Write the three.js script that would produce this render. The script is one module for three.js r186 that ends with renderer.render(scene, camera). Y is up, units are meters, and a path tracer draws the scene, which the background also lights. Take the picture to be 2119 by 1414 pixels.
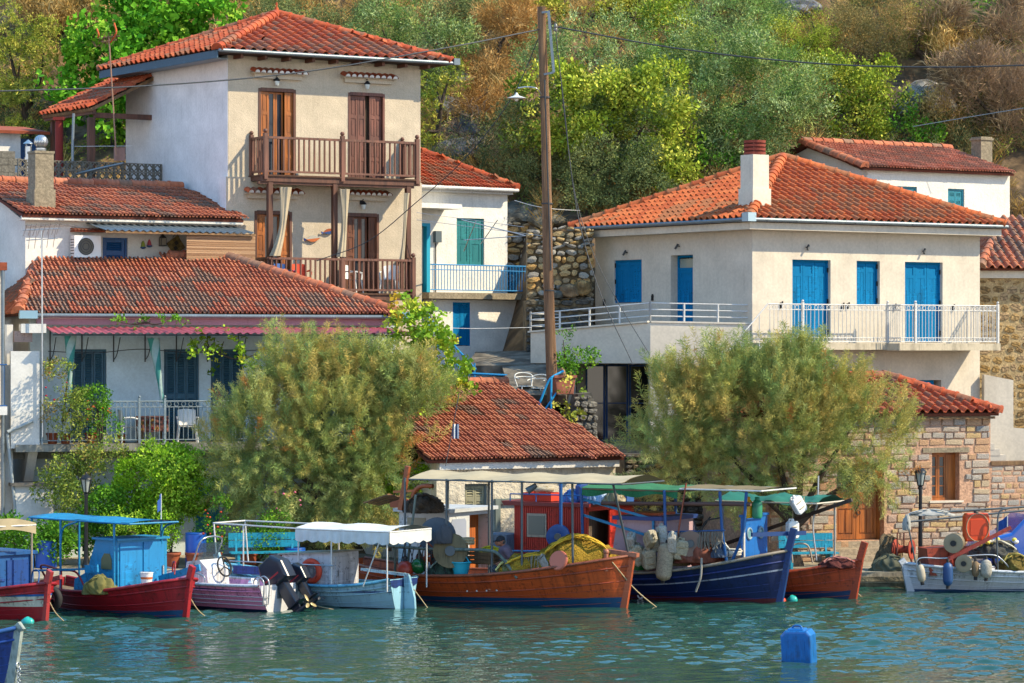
import * as THREE from 'three';
import { mergeGeometries } from 'three/addons/utils/BufferGeometryUtils.js';
import { MarchingCubes } from 'three/addons/objects/MarchingCubes.js';

// ---------- camera, sky, sun, exposure ----------
const F = 6450, CX = 1059.5, HY = 725, EYE = 6.2;           // focal length and horizon in photograph pixels, eye height in metres
const scene = new THREE.Scene();
const camera = new THREE.PerspectiveCamera(2 * Math.atan(707 / F) * 180 / Math.PI, 2119 / 1414, 1, 2000);
camera.position.set(0, EYE, 0);
camera.lookAt(0, EYE, -10);
camera.setViewOffset(2119, 1414, 0, 707 - HY, 2119, 1414);
camera.updateProjectionMatrix(); camera.updateMatrixWorld();
const renderer = new THREE.WebGLRenderer({ antialias: true });
renderer.toneMapping = THREE.LinearToneMapping;
renderer.toneMappingExposure = 1.68;
renderer.shadowMap.enabled = true;
const SUN = new THREE.Vector3(0.735, 0.66, 0.13).normalize();
{
  const w = 512, h = 256, a = new Float32Array(w * h * 4);
  for (let j = 0; j < h; j++) for (let i = 0; i < w; i++) {
    const el = ((j + 0.5) / h - 0.5) * Math.PI, az = (i + 0.5) / w * 2 * Math.PI;
    const y = Math.max(0, Math.sin(el)), d = [Math.cos(el) * Math.sin(az + Math.PI / 2) * -1, y, Math.cos(el) * Math.cos(az + Math.PI / 2)];
    const k = Math.pow(1 - y, 7), o = (j * w + i) * 4;
    for (let c = 0; c < 3; c++) a[o + c] = ([0.15, 0.38, 0.72][c] * (1 - k) + [1.6, 1.44, 1.22][c] * k) * 1.25;
    a[o + 3] = 1;
  }
  const t = new THREE.DataTexture(a, w, h, THREE.RGBAFormat, THREE.FloatType);
  t.mapping = THREE.EquirectangularReflectionMapping; t.magFilter = THREE.LinearFilter; t.needsUpdate = true;
  scene.background = t; scene.environment = t;
}
const sun = new THREE.DirectionalLight(new THREE.Color(1.0, 0.84, 0.58), 5.0);
sun.position.copy(SUN).multiplyScalar(150).add(new THREE.Vector3(0, 5, -90));
sun.target.position.set(0, 5, -90);
sun.castShadow = true; sun.shadow.mapSize.set(4096, 4096);
Object.assign(sun.shadow.camera, { left: -40, right: 40, top: 40, bottom: -40, near: 10, far: 320 });
scene.add(sun, sun.target);

// ---------- small helpers ----------
const V = (x, y, z) => new THREE.Vector3(x, y, z);
const R = (d) => d * Math.PI / 180;
let seed = 7;
const rnd = () => { seed |= 0; seed = seed + 0x6D2B79F5 | 0; let t = Math.imul(seed ^ seed >>> 15, 1 | seed); t = t + Math.imul(t ^ t >>> 7, 61 | t) ^ t; return ((t ^ t >>> 14) >>> 0) / 4294967296; };
const rr = (a, b) => a + (b - a) * rnd();
const pick = (a) => a[Math.floor(rnd() * a.length)];
const lerp = (a, b, t) => a + (b - a) * t;
const clamp = (x, a, b) => Math.min(b, Math.max(a, x));
const hash = (x, y) => { let n = Math.imul(x | 0, 374761393) + Math.imul(y | 0, 668265263); n = Math.imul(n ^ n >>> 13, 1274126177); return ((n ^ n >>> 16) >>> 0) / 4294967296; };
function vnoise(x, y, p = 1 << 20) {
  const xi = Math.floor(x), yi = Math.floor(y), fx = x - xi, fy = y - yi, u = fx * fx * (3 - 2 * fx), v = fy * fy * (3 - 2 * fy), m = (n) => ((n % p) + p) % p;
  return lerp(lerp(hash(m(xi), m(yi)), hash(m(xi + 1), m(yi)), u), lerp(hash(m(xi), m(yi + 1)), hash(m(xi + 1), m(yi + 1)), u), v);
}
const fbm = (x, y, o = 4, p = 1 << 20) => { let s = 0, a = 0.5, n = 0; for (let i = 0; i < o; i++) { s += a * vnoise(x, y, p); n += a; x = x * 2 + 17; y = y * 2 + 31; a *= 0.5; p *= 2; } return s / n; };

// a point of the place, read from the photograph at a known distance
const at = (px, py, d) => V((px - CX) * d / F, EYE - (py - HY) * d / F, -d);
const depthOnWater = (py, y = 0) => (EYE - y) * F / (py - HY);

// ---------- textures (tileable, grey values that multiply a colour) ----------
function texture(n, f, srgb = true) {
  const a = new Uint8Array(n * n * 4);
  for (let j = 0; j < n; j++) for (let i = 0; i < n; i++) { const c = f(i / n, j / n), o = (j * n + i) * 4; for (let k = 0; k < 3; k++) a[o + k] = clamp(Math.round((Array.isArray(c) ? c[k] : c) * 255), 0, 255); a[o + 3] = 255; }
  const t = new THREE.DataTexture(a, n, n); t.wrapS = t.wrapT = THREE.RepeatWrapping; t.magFilter = THREE.LinearFilter; t.minFilter = THREE.LinearMipmapLinearFilter; t.generateMipmaps = true;
  if (srgb) t.colorSpace = THREE.SRGBColorSpace; t.needsUpdate = true; return t;
}
const T = {
  plaster: texture(512, (u, v) => { const s = fbm(u * 34, v * 2, 4, 34), b = fbm(u * 4, v * 4, 4, 4); return 0.92 + 0.12 * (fbm(u * 6, v * 6, 5, 6) - 0.5) + 0.08 * (fbm(u * 64, v * 64, 2, 64) - 0.5) - 0.06 * Math.pow(clamp(s * b * 2.6 - 0.62, 0, 1), 1.2); }),
  rough: texture(512, (u, v) => 0.66 + 0.34 * fbm(u * 24, v * 24, 4, 24) - 0.16 * Math.pow(fbm(u * 60 + 3, v * 60, 2, 60), 3) + 0.10 * (fbm(u * 5, v * 5, 3, 5) - 0.5)),
  stain: texture(512, (u, v) => { const s = fbm(u * 40, v * 3, 4, 40), b = fbm(u * 5, v * 5, 4, 5); return 0.98 - 0.30 * Math.pow(clamp(s * b * 2.4 - 0.35, 0, 1), 1.3) - 0.10 * (fbm(u * 30, v * 30, 3, 30) - 0.5); }),
  wood: texture(512, (u, v) => { const g = fbm(u * 48, v * 3, 4, 48), r = fbm(u * 8, v * 2, 3, 8); return 0.72 + 0.36 * (g - 0.5) + 0.34 * (r - 0.5) + 0.08; }),
  cloth: texture(256, (u, v) => 0.90 + 0.12 * (fbm(u * 6, v * 6, 4, 6) - 0.5) + 0.05 * (hash(Math.floor(u * 256), Math.floor(v * 256)) - 0.5)),
  paint: texture(512, (u, v) => { const a = fbm(u * 4, v * 4, 5, 4), c = fbm(u * 40, v * 40, 3, 40), s = fbm(u * 44, v * 3, 3, 44), l = fbm(u * 5, v * 60, 3, 5); return 0.90 + 0.22 * (a - 0.5) - (c > 0.70 ? 0.2 : 0) * (a > 0.48 ? 1 : 0.2) - 0.26 * Math.pow(clamp(s * a * 2.6 - 0.62, 0, 1), 1.1) + (l * a > 0.42 ? 0.1 : 0) + 0.05 * (hash(Math.floor(u * 512), Math.floor(v * 512)) - 0.5); }),
  tile: texture(256, (u, v) => 0.88 + 0.20 * (fbm(u * 8, v * 8, 4, 8) - 0.5) - 0.25 * Math.pow(fbm(u * 22, v * 22, 3, 22), 3)),
  rock: texture(512, (u, v) => 0.55 + 0.75 * (fbm(u * 8, v * 8, 6, 8) - 0.5) + 0.14),
  ripple: texture(512, (u, v) => 0.5 + 0.6 * (fbm(u * 26, v * 14, 4, 26) - 0.5) + 0.4 * (fbm(u * 9 + 5, v * 5, 3, 9) - 0.5), false),
};
const texAt = {};
const tex = (k, s) => texAt[k + s] ??= (() => { const t = T[k].clone(); t.repeat.set(s, s); t.needsUpdate = true; return t; })();
// mat(colour, options): t = texture name, s = repeats per metre, b = bump height in metres
function mat(c, o = {}) {
  const m = new (o.phys ? THREE.MeshPhysicalMaterial : THREE.MeshStandardMaterial)({ color: Array.isArray(c) ? new THREE.Color(...c) : new THREE.Color(c), roughness: o.r ?? 0.85, metalness: o.m ?? 0, side: THREE.DoubleSide });
  if (o.t) m.map = tex(o.t, o.s ?? 0.5);
  if (o.b) { m.bumpMap = tex(o.bt ?? o.t, o.bs ?? o.s ?? 0.5); m.bumpScale = o.b; }
  if (o.v) m.vertexColors = true;
  if (o.x) Object.assign(m, o.x);
  return m;
}

// ---------- geometry ----------
const fixed = (g) => { if (!g.index) { const n = g.attributes.position.count, a = new Uint32Array(n); for (let i = 0; i < n; i++) a[i] = i; g.setIndex(new THREE.BufferAttribute(a, 1)); } for (const k of Object.keys(g.attributes)) if (!['position', 'normal', 'uv', 'color'].includes(k)) g.deleteAttribute(k); return g; };
const bx = (x0, x1, y0, y1, z0, z1) => new THREE.BoxGeometry(Math.abs(x1 - x0), Math.abs(y1 - y0), Math.abs(z1 - z0)).translate((x0 + x1) / 2, (y0 + y1) / 2, (z0 + z1) / 2);
const bc = (x, y, z, w, h, d) => new THREE.BoxGeometry(w, h, d).translate(x, y, z);
const UPV = V(0, 1, 0);
function rod(a, b, r, seg = 6, r2 = r) {
  a = a.isVector3 ? a : V(...a); b = b.isVector3 ? b : V(...b);
  const d = b.clone().sub(a), g = new THREE.CylinderGeometry(r2, r, d.length(), seg, 1);
  g.applyQuaternion(new THREE.Quaternion().setFromUnitVectors(UPV, d.normalize())); const m = a.clone().add(b).multiplyScalar(0.5); return g.translate(m.x, m.y, m.z);
}
// a squared bar between two points
function bar(a, b, w, h) {
  a = a.isVector3 ? a : V(...a); b = b.isVector3 ? b : V(...b);
  const d = b.clone().sub(a), L = d.length(), g = new THREE.BoxGeometry(L, h, w); d.normalize();
  const z = V(0, 1, 0); const side = Math.abs(d.y) > 0.98 ? V(0, 0, 1) : V().crossVectors(d, z).normalize(), up = V().crossVectors(side, d).normalize();
  g.applyMatrix4(new THREE.Matrix4().makeBasis(d, up, side)); const m = a.clone().add(b).multiplyScalar(0.5); return g.translate(m.x, m.y, m.z);
}
const tube = (pts, r, n = 24, seg = 6, closed = false) => new THREE.TubeGeometry(new THREE.CatmullRomCurve3(pts.map((p) => p.isVector3 ? p : V(...p)), closed), n, r, seg, closed);
const lathe = (pts, seg = 14) => new THREE.LatheGeometry(pts.map((p) => new THREE.Vector2(p[0], p[1])), seg);
const ball = (x, y, z, r, sx = 1, sy = 1, sz = 1, a = 12, b = 8) => new THREE.SphereGeometry(r, a, b).scale(sx, sy, sz).translate(x, y, z);
const ring = (R0, r, a = 8, b = 24) => new THREE.TorusGeometry(R0, r, a, b);
function ext(pts, depth, holes = [], bev = 0) {
  const s = new THREE.Shape(pts.map((p) => new THREE.Vector2(p[0], p[1])));
  for (const h of holes) s.holes.push(new THREE.Path(h.map((p) => new THREE.Vector2(p[0], p[1]))));
  return new THREE.ExtrudeGeometry(s, { depth, bevelEnabled: bev > 0, bevelSize: bev, bevelThickness: bev, bevelSegments: bev > 0.04 ? 3 : 1, curveSegments: 8 });
}
// a grid sheet from f(u, v) -> [x, y, z]
function sheet(nu, nv, f) {
  const p = [], uv = [], ix = [];
  for (let j = 0; j <= nv; j++) for (let i = 0; i <= nu; i++) { p.push(...f(i / nu, j / nv)); uv.push(i / nu, j / nv); }
  for (let j = 0; j < nv; j++) for (let i = 0; i < nu; i++) { const a = j * (nu + 1) + i, b = a + 1, c = a + nu + 1, d = c + 1; ix.push(a, b, d, a, d, c); }
  const g = new THREE.BufferGeometry(); g.setAttribute('position', new THREE.Float32BufferAttribute(p, 3)); g.setAttribute('uv', new THREE.Float32BufferAttribute(uv, 2)); g.setIndex(ix); g.computeVertexNormals(); return g;
}
// flat polygon of 3-D points, given thickness downwards along its normal
function slab(pts, th) {
  const n = V(); const P = pts.map((p) => p.isVector3 ? p : V(...p));
  n.crossVectors(P[1].clone().sub(P[0]), P[2].clone().sub(P[0])).normalize();
  const g = [], tri = (a, b, c) => g.push(...a.toArray(), ...b.toArray(), ...c.toArray()), Q = P.map((p) => p.clone().addScaledVector(n, -th));
  for (let i = 1; i < P.length - 1; i++) { tri(P[0], P[i], P[i + 1]); tri(Q[0], Q[i + 1], Q[i]); }
  for (let i = 0; i < P.length; i++) { const j = (i + 1) % P.length; tri(P[i], Q[i], Q[j]); tri(P[i], Q[j], P[j]); }
  const b = new THREE.BufferGeometry(); b.setAttribute('position', new THREE.Float32BufferAttribute(g, 3)); b.setAttribute('uv', new THREE.Float32BufferAttribute(new Float32Array(g.length / 3 * 2), 2)); b.computeVertexNormals(); return b;
}
// texture coordinates in metres from the piece's own axes
function ownUV(g) {
  const p = g.attributes.position, n = g.attributes.normal, uv = new Float32Array(p.count * 2);
  for (let i = 0; i < p.count; i++) {
    const x = Math.abs(n.getX(i)), y = Math.abs(n.getY(i)), z = Math.abs(n.getZ(i));
    if (y >= x && y >= z) { uv[i * 2] = p.getX(i); uv[i * 2 + 1] = p.getZ(i); } else if (x >= z) { uv[i * 2] = p.getZ(i); uv[i * 2 + 1] = p.getY(i); } else { uv[i * 2] = p.getX(i); uv[i * 2 + 1] = p.getY(i); }
  }
  g.setAttribute('uv', new THREE.BufferAttribute(uv, 2)); return g;
}
function joined(geos, m) {
  const list = (Array.isArray(geos) ? geos : [geos]).flat(9).map(fixed);
  const g = list.length > 1 ? mergeGeometries(list) : list[0].clone();
  if (!g) throw new Error('merge failed');
  if (m) g.applyMatrix4(m);
  return ownUV(g);
}

// ---------- things and parts ----------
const taken = {};
const numbered = (n) => { const k = taken[n] = (taken[n] ?? -1) + 1; return k ? n + '_' + String(k).padStart(3, '0') : n; };
function tag(o, label, category, group) { o.userData = { label, category }; if (group) o.userData.group = group; return o; }
function thing(name, label, category, pos = [0, 0, 0], turn = 0, group) {
  const o = new THREE.Group(); o.name = numbered(name); o.position.set(...(pos.isVector3 ? pos.toArray() : pos)); o.rotation.y = turn; tag(o, label, category, group); if (/(wall|terrace|path)$/.test(name)) o.userData.kind = 'thing'; scene.add(o); o.updateMatrixWorld(true); return o;
}
function part(parent, name, geos, m, pf) {
  const o = new THREE.Mesh(joined(geos, pf && pf.m), m); o.name = parent === scene ? numbered(name) : name; o.castShadow = o.receiveShadow = true; parent.add(o); return o;
}
const single = (name, label, category, geos, m, group) => tag(part(scene, name, geos, m), label, category, group);
const structure = (name, geos, m) => { const o = part(scene, name, geos, m); o.userData = { kind: 'structure' }; return o; };
// one mesh sharing a given geometry
function piece(parent, name, g, m, matrix) { const o = new THREE.Mesh(g, m); o.name = name; o.castShadow = o.receiveShadow = true; matrix.decompose(o.position, o.quaternion, o.scale); parent.add(o); return o; }
// a plane of a house: origin and turn in the house's own axes; x along the wall, z outwards
const face = (h, o, turn) => ({ h, m: new THREE.Matrix4().makeRotationY(turn).setPosition(...o) });
const plain = (h) => face(h, [0, 0, 0], 0);
// where the line of sight through a pixel meets a plane z = zl of a face: [x, y] there
function hit(pf, px, py, zl = 0) {
  const inv = pf.h.matrixWorld.clone().multiply(pf.m).invert(), o = V(0, EYE, 0).applyMatrix4(inv), d = at(px, py, 1).sub(V(0, EYE, 0)).transformDirection(inv);
  const t = (zl - o.z) / d.z; return [o.x + d.x * t, o.y + d.y * t];
}
function box2(pf, x0, y0, x1, y1, zl = 0) { const m = (y0 + y1) / 2, n = (x0 + x1) / 2, a = hit(pf, x0, m, zl), b = hit(pf, x1, m, zl), c = hit(pf, n, y0, zl), d = hit(pf, n, y1, zl); return { x0: a[0], x1: b[0], y1: c[1], y0: d[1] }; }
const rect = (r) => [[r.x0, r.y0], [r.x1, r.y0], [r.x1, r.y1], [r.x0, r.y1]];
// a wall with openings, its outer face at z = 0
const wall = (pts, holes = [], th = 0.3) => ext(pts, th, holes.map((h) => Array.isArray(h) ? h : rect(h))).translate(0, 0, -th);
// ---------- roof tiles, stones, shutters, railings ----------
const seenAt = (p) => ({ x: CX + p.x / -p.z * F, y: HY - (p.y - EYE) / -p.z * F, d: -p.z });
const inFrame = (p) => { const s = seenAt(p); return s.x > -20 && s.x < 2140 && s.y > -20 && s.y < 1430; };
const MOST = 300;
function profileTile(prof, W, L, lift, lip) {
  const p = [], q = (a, b, c, d) => p.push(...a, ...b, ...c, ...a, ...c, ...d), n = prof.length;
  for (let i = 0; i < n - 1; i++) {
    const [x0, y0] = prof[i], [x1, y1] = prof[i + 1];
    const A = [x0 * W, y0, 0], B = [x0 * W, y0 + lift, L], C = [x1 * W, y1 + lift, L], D = [x1 * W, y1, 0];
    q(A, B, C, D); q(B, [x0 * W, y0 + lift - lip, L - 0.004], [x1 * W, y1 + lift - lip, L - 0.004], C);
  }
  const g = new THREE.BufferGeometry(); g.setAttribute('position', new THREE.Float32BufferAttribute(p, 3)); g.computeVertexNormals();
  const uv = []; for (let i = 0; i < p.length; i += 3) uv.push(p[i] / W, p[i + 2] / L); g.setAttribute('uv', new THREE.Float32BufferAttribute(uv, 2)); return fixed(g);
}
const ROMAN = [[0, 0], [0.06, 0.045], [0.16, 0.085], [0.3, 0.102], [0.44, 0.085], [0.54, 0.045], [0.62, 0.005], [0.8, -0.012], [1, 0]];
const FLAT = [[0, 0.01], [0.02, 0.075], [0.2, 0.075], [0.24, 0.006], [0.52, 0.004], [0.55, 0.058], [0.7, 0.058], [0.74, 0.004], [1, 0.004]];
// planes: [eaveLeft, eaveRight, ridgeRight, ridgeLeft?] in the house's axes
function tileRoof(house, roof, planes, o) {
  const W = o.W, E = o.L, geo = profileTile(o.prof, W, E * 1.14, o.lift ?? 0.045, 0.03), found = [];
  for (const pts of planes) {
    const P = pts.map((p) => V(...p)), e = P[1].clone().sub(P[0]).normalize(); let n = V().crossVectors(e, P[2].clone().sub(P[0])).normalize(); if (n.y < 0) n.negate();
    const up = V().crossVectors(n, e).normalize(); if (up.y < 0) up.negate();
    const ab = P.map((p) => { const d = p.clone().sub(P[0]); return [d.dot(e), d.dot(up)]; });
    const inside = (a, b) => { let r = false; for (let i = 0, j = ab.length - 1; i < ab.length; j = i++) { const [xi, yi] = ab[i], [xj, yj] = ab[j]; if ((yi > b) !== (yj > b) && a < (xj - xi) * (b - yi) / (yj - yi) + xi) r = !r; } return r; };
    const amax = Math.max(...ab.map((q) => q[0])), bmax = Math.max(...ab.map((q) => q[1])), amin = Math.min(...ab.map((q) => q[0]));
    const turn = new THREE.Matrix4().makeBasis(e, n, up.clone().negate());
    const cols = Math.round((amax - amin) / W), w = (amax - amin) / cols;
    for (let b = -0.06, k = 0; b < bmax; b += E, k++) for (let i = 0; i < cols; i++) {
      const a = amin + i * w;
      if (!inside(a + w / 2, Math.max(0.02, b + E * 0.5)) && !inside(a + w / 2, Math.max(0.02, b + E * 0.2))) continue;
      const slip = rnd() < 0.012 ? 1 : 0, j = (o.jit ?? 1) * (1 + slip * 4), sag = 0.03 * (fbm(a * 0.5 + 9, b * 0.6, 2) - 0.5), pos = P[0].clone().addScaledVector(e, a + rr(-0.006, 0.006) * j).addScaledVector(up, b + E * 1.14 + rr(-0.012, 0.012) * j).addScaledVector(n, 0.028 + sag + rr(-0.004, 0.004)).addScaledVector(up, -slip * rr(0.03, 0.09));
      const m = turn.clone().multiply(new THREE.Matrix4().makeRotationY(rr(-0.012, 0.012) * j)).setPosition(pos);
      const wp = pos.clone().applyMatrix4(house.matrixWorld);
      found.push({ m, q: fbm(a * 0.55 + P[0].x * 3, b * 0.8 + P[0].z, 3), d: seenAt(wp).d + (inFrame(wp) ? 0 : 1000) });
    }
  }
  found.sort((p, q) => p.d - q.d);
  const few = found.slice(0, MOST), rest = found.slice(MOST);
  const tone = (t, list) => t.q > 0.56 && rnd() < 0.55 ? list[list.length - 1] : list[Math.floor(rnd() * (list.length - 1))];
  for (const t of few) piece(roof, 'tile', geo, tone(t, o.mats), t.m);
  if (rest.length) {
    const im = new THREE.InstancedMesh(geo, o.base, rest.length); im.name = 'tile_field'; im.userData.kind = 'stuff'; im.castShadow = im.receiveShadow = true;
    rest.forEach((t, i) => { im.setMatrixAt(i, t.m); im.setColorAt(i, tone(t, o.cols)); }); roof.add(im);
  }
}
const tileMats = (list, s = 1.2) => { const cols = list.map((c) => new THREE.Color(c)); return { mats: list.map((c) => mat(c, { t: 'tile', s, b: 0.004, r: 0.92 })), cols, base: mat('#ffffff', { t: 'tile', s, b: 0.004, r: 0.92 }) }; };
function ridgeTiles(roof, a, b, r0, mats, step = 0.42) {
  const r = r0 * 1.2;
  a = V(...a); b = V(...b); const d = b.clone().sub(a), L = d.length(), n = Math.max(1, Math.round(L / step)), s = L / n; d.normalize();
  const g = new THREE.CylinderGeometry(r, r * 1.16, s * 1.1, 8, 1, true, -Math.PI / 2 - 0.2, Math.PI + 0.4), side = V().crossVectors(d, UPV).normalize(), up = V().crossVectors(side, d).normalize();
  const lipG = joined([g, new THREE.CylinderGeometry(r * 1.28, r * 1.28, 0.06, 8, 1, false, -Math.PI / 2 - 0.2, Math.PI + 0.4).translate(0, -s * 0.52, 0)]);
  const m = new THREE.Matrix4().makeBasis(side, d, up);   // cylinder axis y -> d, open half downwards
  for (let i = 0; i < n; i++) piece(roof, 'ridge_tile', lipG, pick(mats), m.clone().multiply(new THREE.Matrix4().makeRotationX(rr(0.0, 0.05))).setPosition(a.clone().addScaledVector(d, s * (i + 0.5)).addScaledVector(up, 0.045)));
}
// stones
function stoneShape(k, n, jit) {
  const p = [], base = [], top = [];
  let s = k * 97 + 13; const q = () => { s = (s * 16807) % 2147483647; return s / 2147483647; };
  for (let i = 0; i < n; i++) {
    let x, y;
    if (n === 4) { x = [-0.5, 0.5, 0.5, -0.5][i]; y = [-0.5, -0.5, 0.5, 0.5][i]; } else { const a = (i + 0.3) / n * 2 * Math.PI, sq = 0.5 / Math.pow(Math.pow(Math.abs(Math.cos(a)), 4) + Math.pow(Math.abs(Math.sin(a)), 4), 0.25); x = Math.cos(a) * sq; y = Math.sin(a) * sq; }
    x *= 1 - jit * q(); y *= 1 - jit * q(); base.push([x, y, 0]); top.push([x * 0.92, y * 0.88, 0.75 + 0.25 * q()]);
  }
  const c = [0.1 * (q() - 0.5), 0.1 * (q() - 0.5), 1 + 0.1 * q()];
  for (let i = 0; i < n; i++) { const j = (i + 1) % n; p.push(...base[i], ...base[j], ...top[j], ...base[i], ...top[j], ...top[i], ...top[i], ...top[j], ...c); }
  const g = new THREE.BufferGeometry(); g.setAttribute('position', new THREE.Float32BufferAttribute(p, 3)); g.computeVertexNormals(); const uv = []; for (let i = 0; i < p.length; i += 3) uv.push(p[i], p[i + 1]); g.setAttribute('uv', new THREE.Float32BufferAttribute(uv, 2)); return fixed(g);
}
const blocks = [1, 2, 3, 4].map((k) => stoneShape(k, 4, 0.09)), rubble = [5, 6, 7, 8, 9].map((k) => stoneShape(k, 7, 0.24));
function stoneCourses(house, parent, pf, r, holes, o) {
  const found = [], toWorld = house.matrixWorld.clone().multiply(pf.m);
  for (let y = r.y0; y < r.y1 - 0.03;) {
    const h = Math.min(rr(o.h[0], o.h[1]), r.y1 - y);
    for (let x = r.x0; x < r.x1 - 0.03;) {
      let w = Math.min(rr(o.w[0], o.w[1]), r.x1 - x); if (r.x1 - x - w < 0.08) w = r.x1 - x;
      const cx = x + w / 2, cy = y + h / 2 + (o.wob ? rr(-o.wob, o.wob) : 0), ok = !holes.some((q) => cx > q.x0 - w * 0.42 && cx < q.x1 + w * 0.42 && cy > q.y0 - h * 0.42 && cy < q.y1 + h * 0.42) && (!o.keep || o.keep(cx, cy));
      if (ok) { const m = pf.m.clone().multiply(new THREE.Matrix4().makeTranslation(cx, cy, -0.012)).multiply(new THREE.Matrix4().makeRotationZ(rr(-1, 1) * (o.turn ?? 0.03) + (rnd() < 0.5 && o.flip ? Math.PI : 0))).scale(V(w - o.gap, h - o.gap, rr(o.d[0], o.d[1]))); const wp = V(cx, cy, 0).applyMatrix4(toWorld); found.push({ m, k: (inFrame(wp) ? w * h / wp.z / wp.z : 0) }); }
      x += w;
    }
    y += h;
  }
  found.sort((a, b) => b.k - a.k);
  const shapes = o.shapes, few = found.slice(0, o.most ?? MOST), rest = found.slice(o.most ?? MOST);
  for (const t of few) piece(parent, 'stone', pick(shapes), pick(o.mats), t.m);
  if (rest.length) { const im = new THREE.InstancedMesh(shapes[1], o.base, rest.length); im.name = 'stone_field'; im.userData.kind = 'stuff'; im.castShadow = im.receiveShadow = true; rest.forEach((t, i) => { im.setMatrixAt(i, t.m); im.setColorAt(i, pick(o.cols)); }); parent.add(im); }
}
const stoneMats = (list, t = 'rock') => ({ mats: list.map((c) => mat(c, { t, s: 0.9, b: 0.02, r: 0.95 })), cols: list.map((c) => new THREE.Color(c)), base: mat('#ffffff', { t, s: 0.9, b: 0.02, r: 0.95 }) });

// one shutter or door leaf, flat in the face: x0..x1, y0..y1, front at z
function leaf(x0, x1, y0, y1, z, style) {
  const g = [], w = x1 - x0, f = Math.min(0.09, w * 0.18), t = 0.045;
  if (style === 'plank') {
    g.push(bx(x0, x1, y0, y1, z - t, z - 0.018)); const n = Math.max(2, Math.round((w - 2 * f) / 0.13)), s = (w - 2 * f) / n, top = y0 + (y1 - y0) * 0.86;
    g.push(bx(x0, x0 + f, y0, y1, z - 0.018, z), bx(x1 - f, x1, y0, y1, z - 0.018, z), bx(x0 + f, x1 - f, y1 - 0.1, y1, z - 0.018, z), bx(x0 + f, x1 - f, y0, y0 + 0.12, z - 0.018, z), bx(x0 + f, x1 - f, top - 0.1, top, z - 0.018, z - 0.001));
    for (let i = 0; i < n; i++) g.push(bx(x0 + f + s * i + 0.006, x0 + f + s * (i + 1) - 0.006, y0 + 0.12, top - 0.1, z - 0.02, z - 0.008));
  } else if (style === 'louver') {
    g.push(bx(x0, x0 + f, y0, y1, z - t, z), bx(x1 - f, x1, y0, y1, z - t, z)); const mid = (y0 + y1) / 2;
    for (const [a, b] of [[y0, mid], [mid, y1]]) {
      g.push(bx(x0 + f, x1 - f, a, a + 0.07, z - t, z - 0.001), bx(x0 + f, x1 - f, b - 0.07, b, z - t, z - 0.001));
      const n = Math.max(3, Math.round((b - a - 0.14) / 0.065)), s = (b - a - 0.14) / n;
      for (let i = 0; i < n; i++) g.push(new THREE.BoxGeometry(w - 2 * f, 0.012, 0.062).rotateX(0.75).translate((x0 + x1) / 2, a + 0.07 + s * (i + 0.5), z - 0.024));
    }
    g.push(bx(x0 + f, x1 - f, y0 + 0.02, y1 - 0.02, z - t - 0.012, z - t - 0.004));
  } else if (style === 'panel') {
    g.push(bx(x0, x1, y0, y1, z - t, z - 0.016), bx(x0, x0 + f, y0, y1, z - 0.016, z), bx(x1 - f, x1, y0, y1, z - 0.016, z)); const n = (y1 - y0) > 1.6 ? 4 : 2, s = (y1 - y0) / n;
    for (let i = 0; i <= n; i++) { const y = clamp(y0 + s * i, y0 + 0.05, y1 - 0.05); g.push(bx(x0 + f, x1 - f, y - 0.05, y + 0.05, z - 0.016, z - 0.001)); if (i < n) g.push(bx(x0 + f * 1.8, x1 - f * 1.8, y0 + s * i + 0.1, y0 + s * (i + 1) - 0.1, z - 0.017, z - 0.006)); }
  }
  return g;
}
// an opening's frame with `n` closed shutter leaves set `depth` behind the wall's face
function shutters(h, pf, r, n, style, m, depth = 0.1, name = 'shutter', fm = m) {
  const fr = part(h, 'window_frame', [bx(r.x0 - 0.01, r.x0 + 0.06, r.y0, r.y1, -depth - 0.12, -depth + 0.015), bx(r.x1 - 0.06, r.x1 + 0.01, r.y0, r.y1, -depth - 0.12, -depth + 0.015), bx(r.x0 + 0.06, r.x1 - 0.06, r.y1 - 0.06, r.y1 + 0.01, -depth - 0.12, -depth + 0.015)], fm, pf);
  const w = (r.x1 - r.x0 - 0.13) / n;
  for (let i = 0; i < n; i++) part(h, name, leaf(r.x0 + 0.065 + w * i + 0.006, r.x0 + 0.065 + w * (i + 1) - 0.006, r.y0 + 0.02, r.y1 - 0.065, -depth - rr(0, 0.012), style), m, pf);
  return fr;
}
const handleMat = mat('#1b1b1c', { r: 0.5, m: 0.5 });
function hinges(h, pf, r, z) { for (const x of [r.x0 + 0.03, r.x1 - 0.03]) for (const t of [0.12, 0.5, 0.88]) part(h, 'hinge', bc(x, lerp(r.y0, r.y1, t), z, 0.04, 0.14, 0.05), handleMat, pf); }
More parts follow.
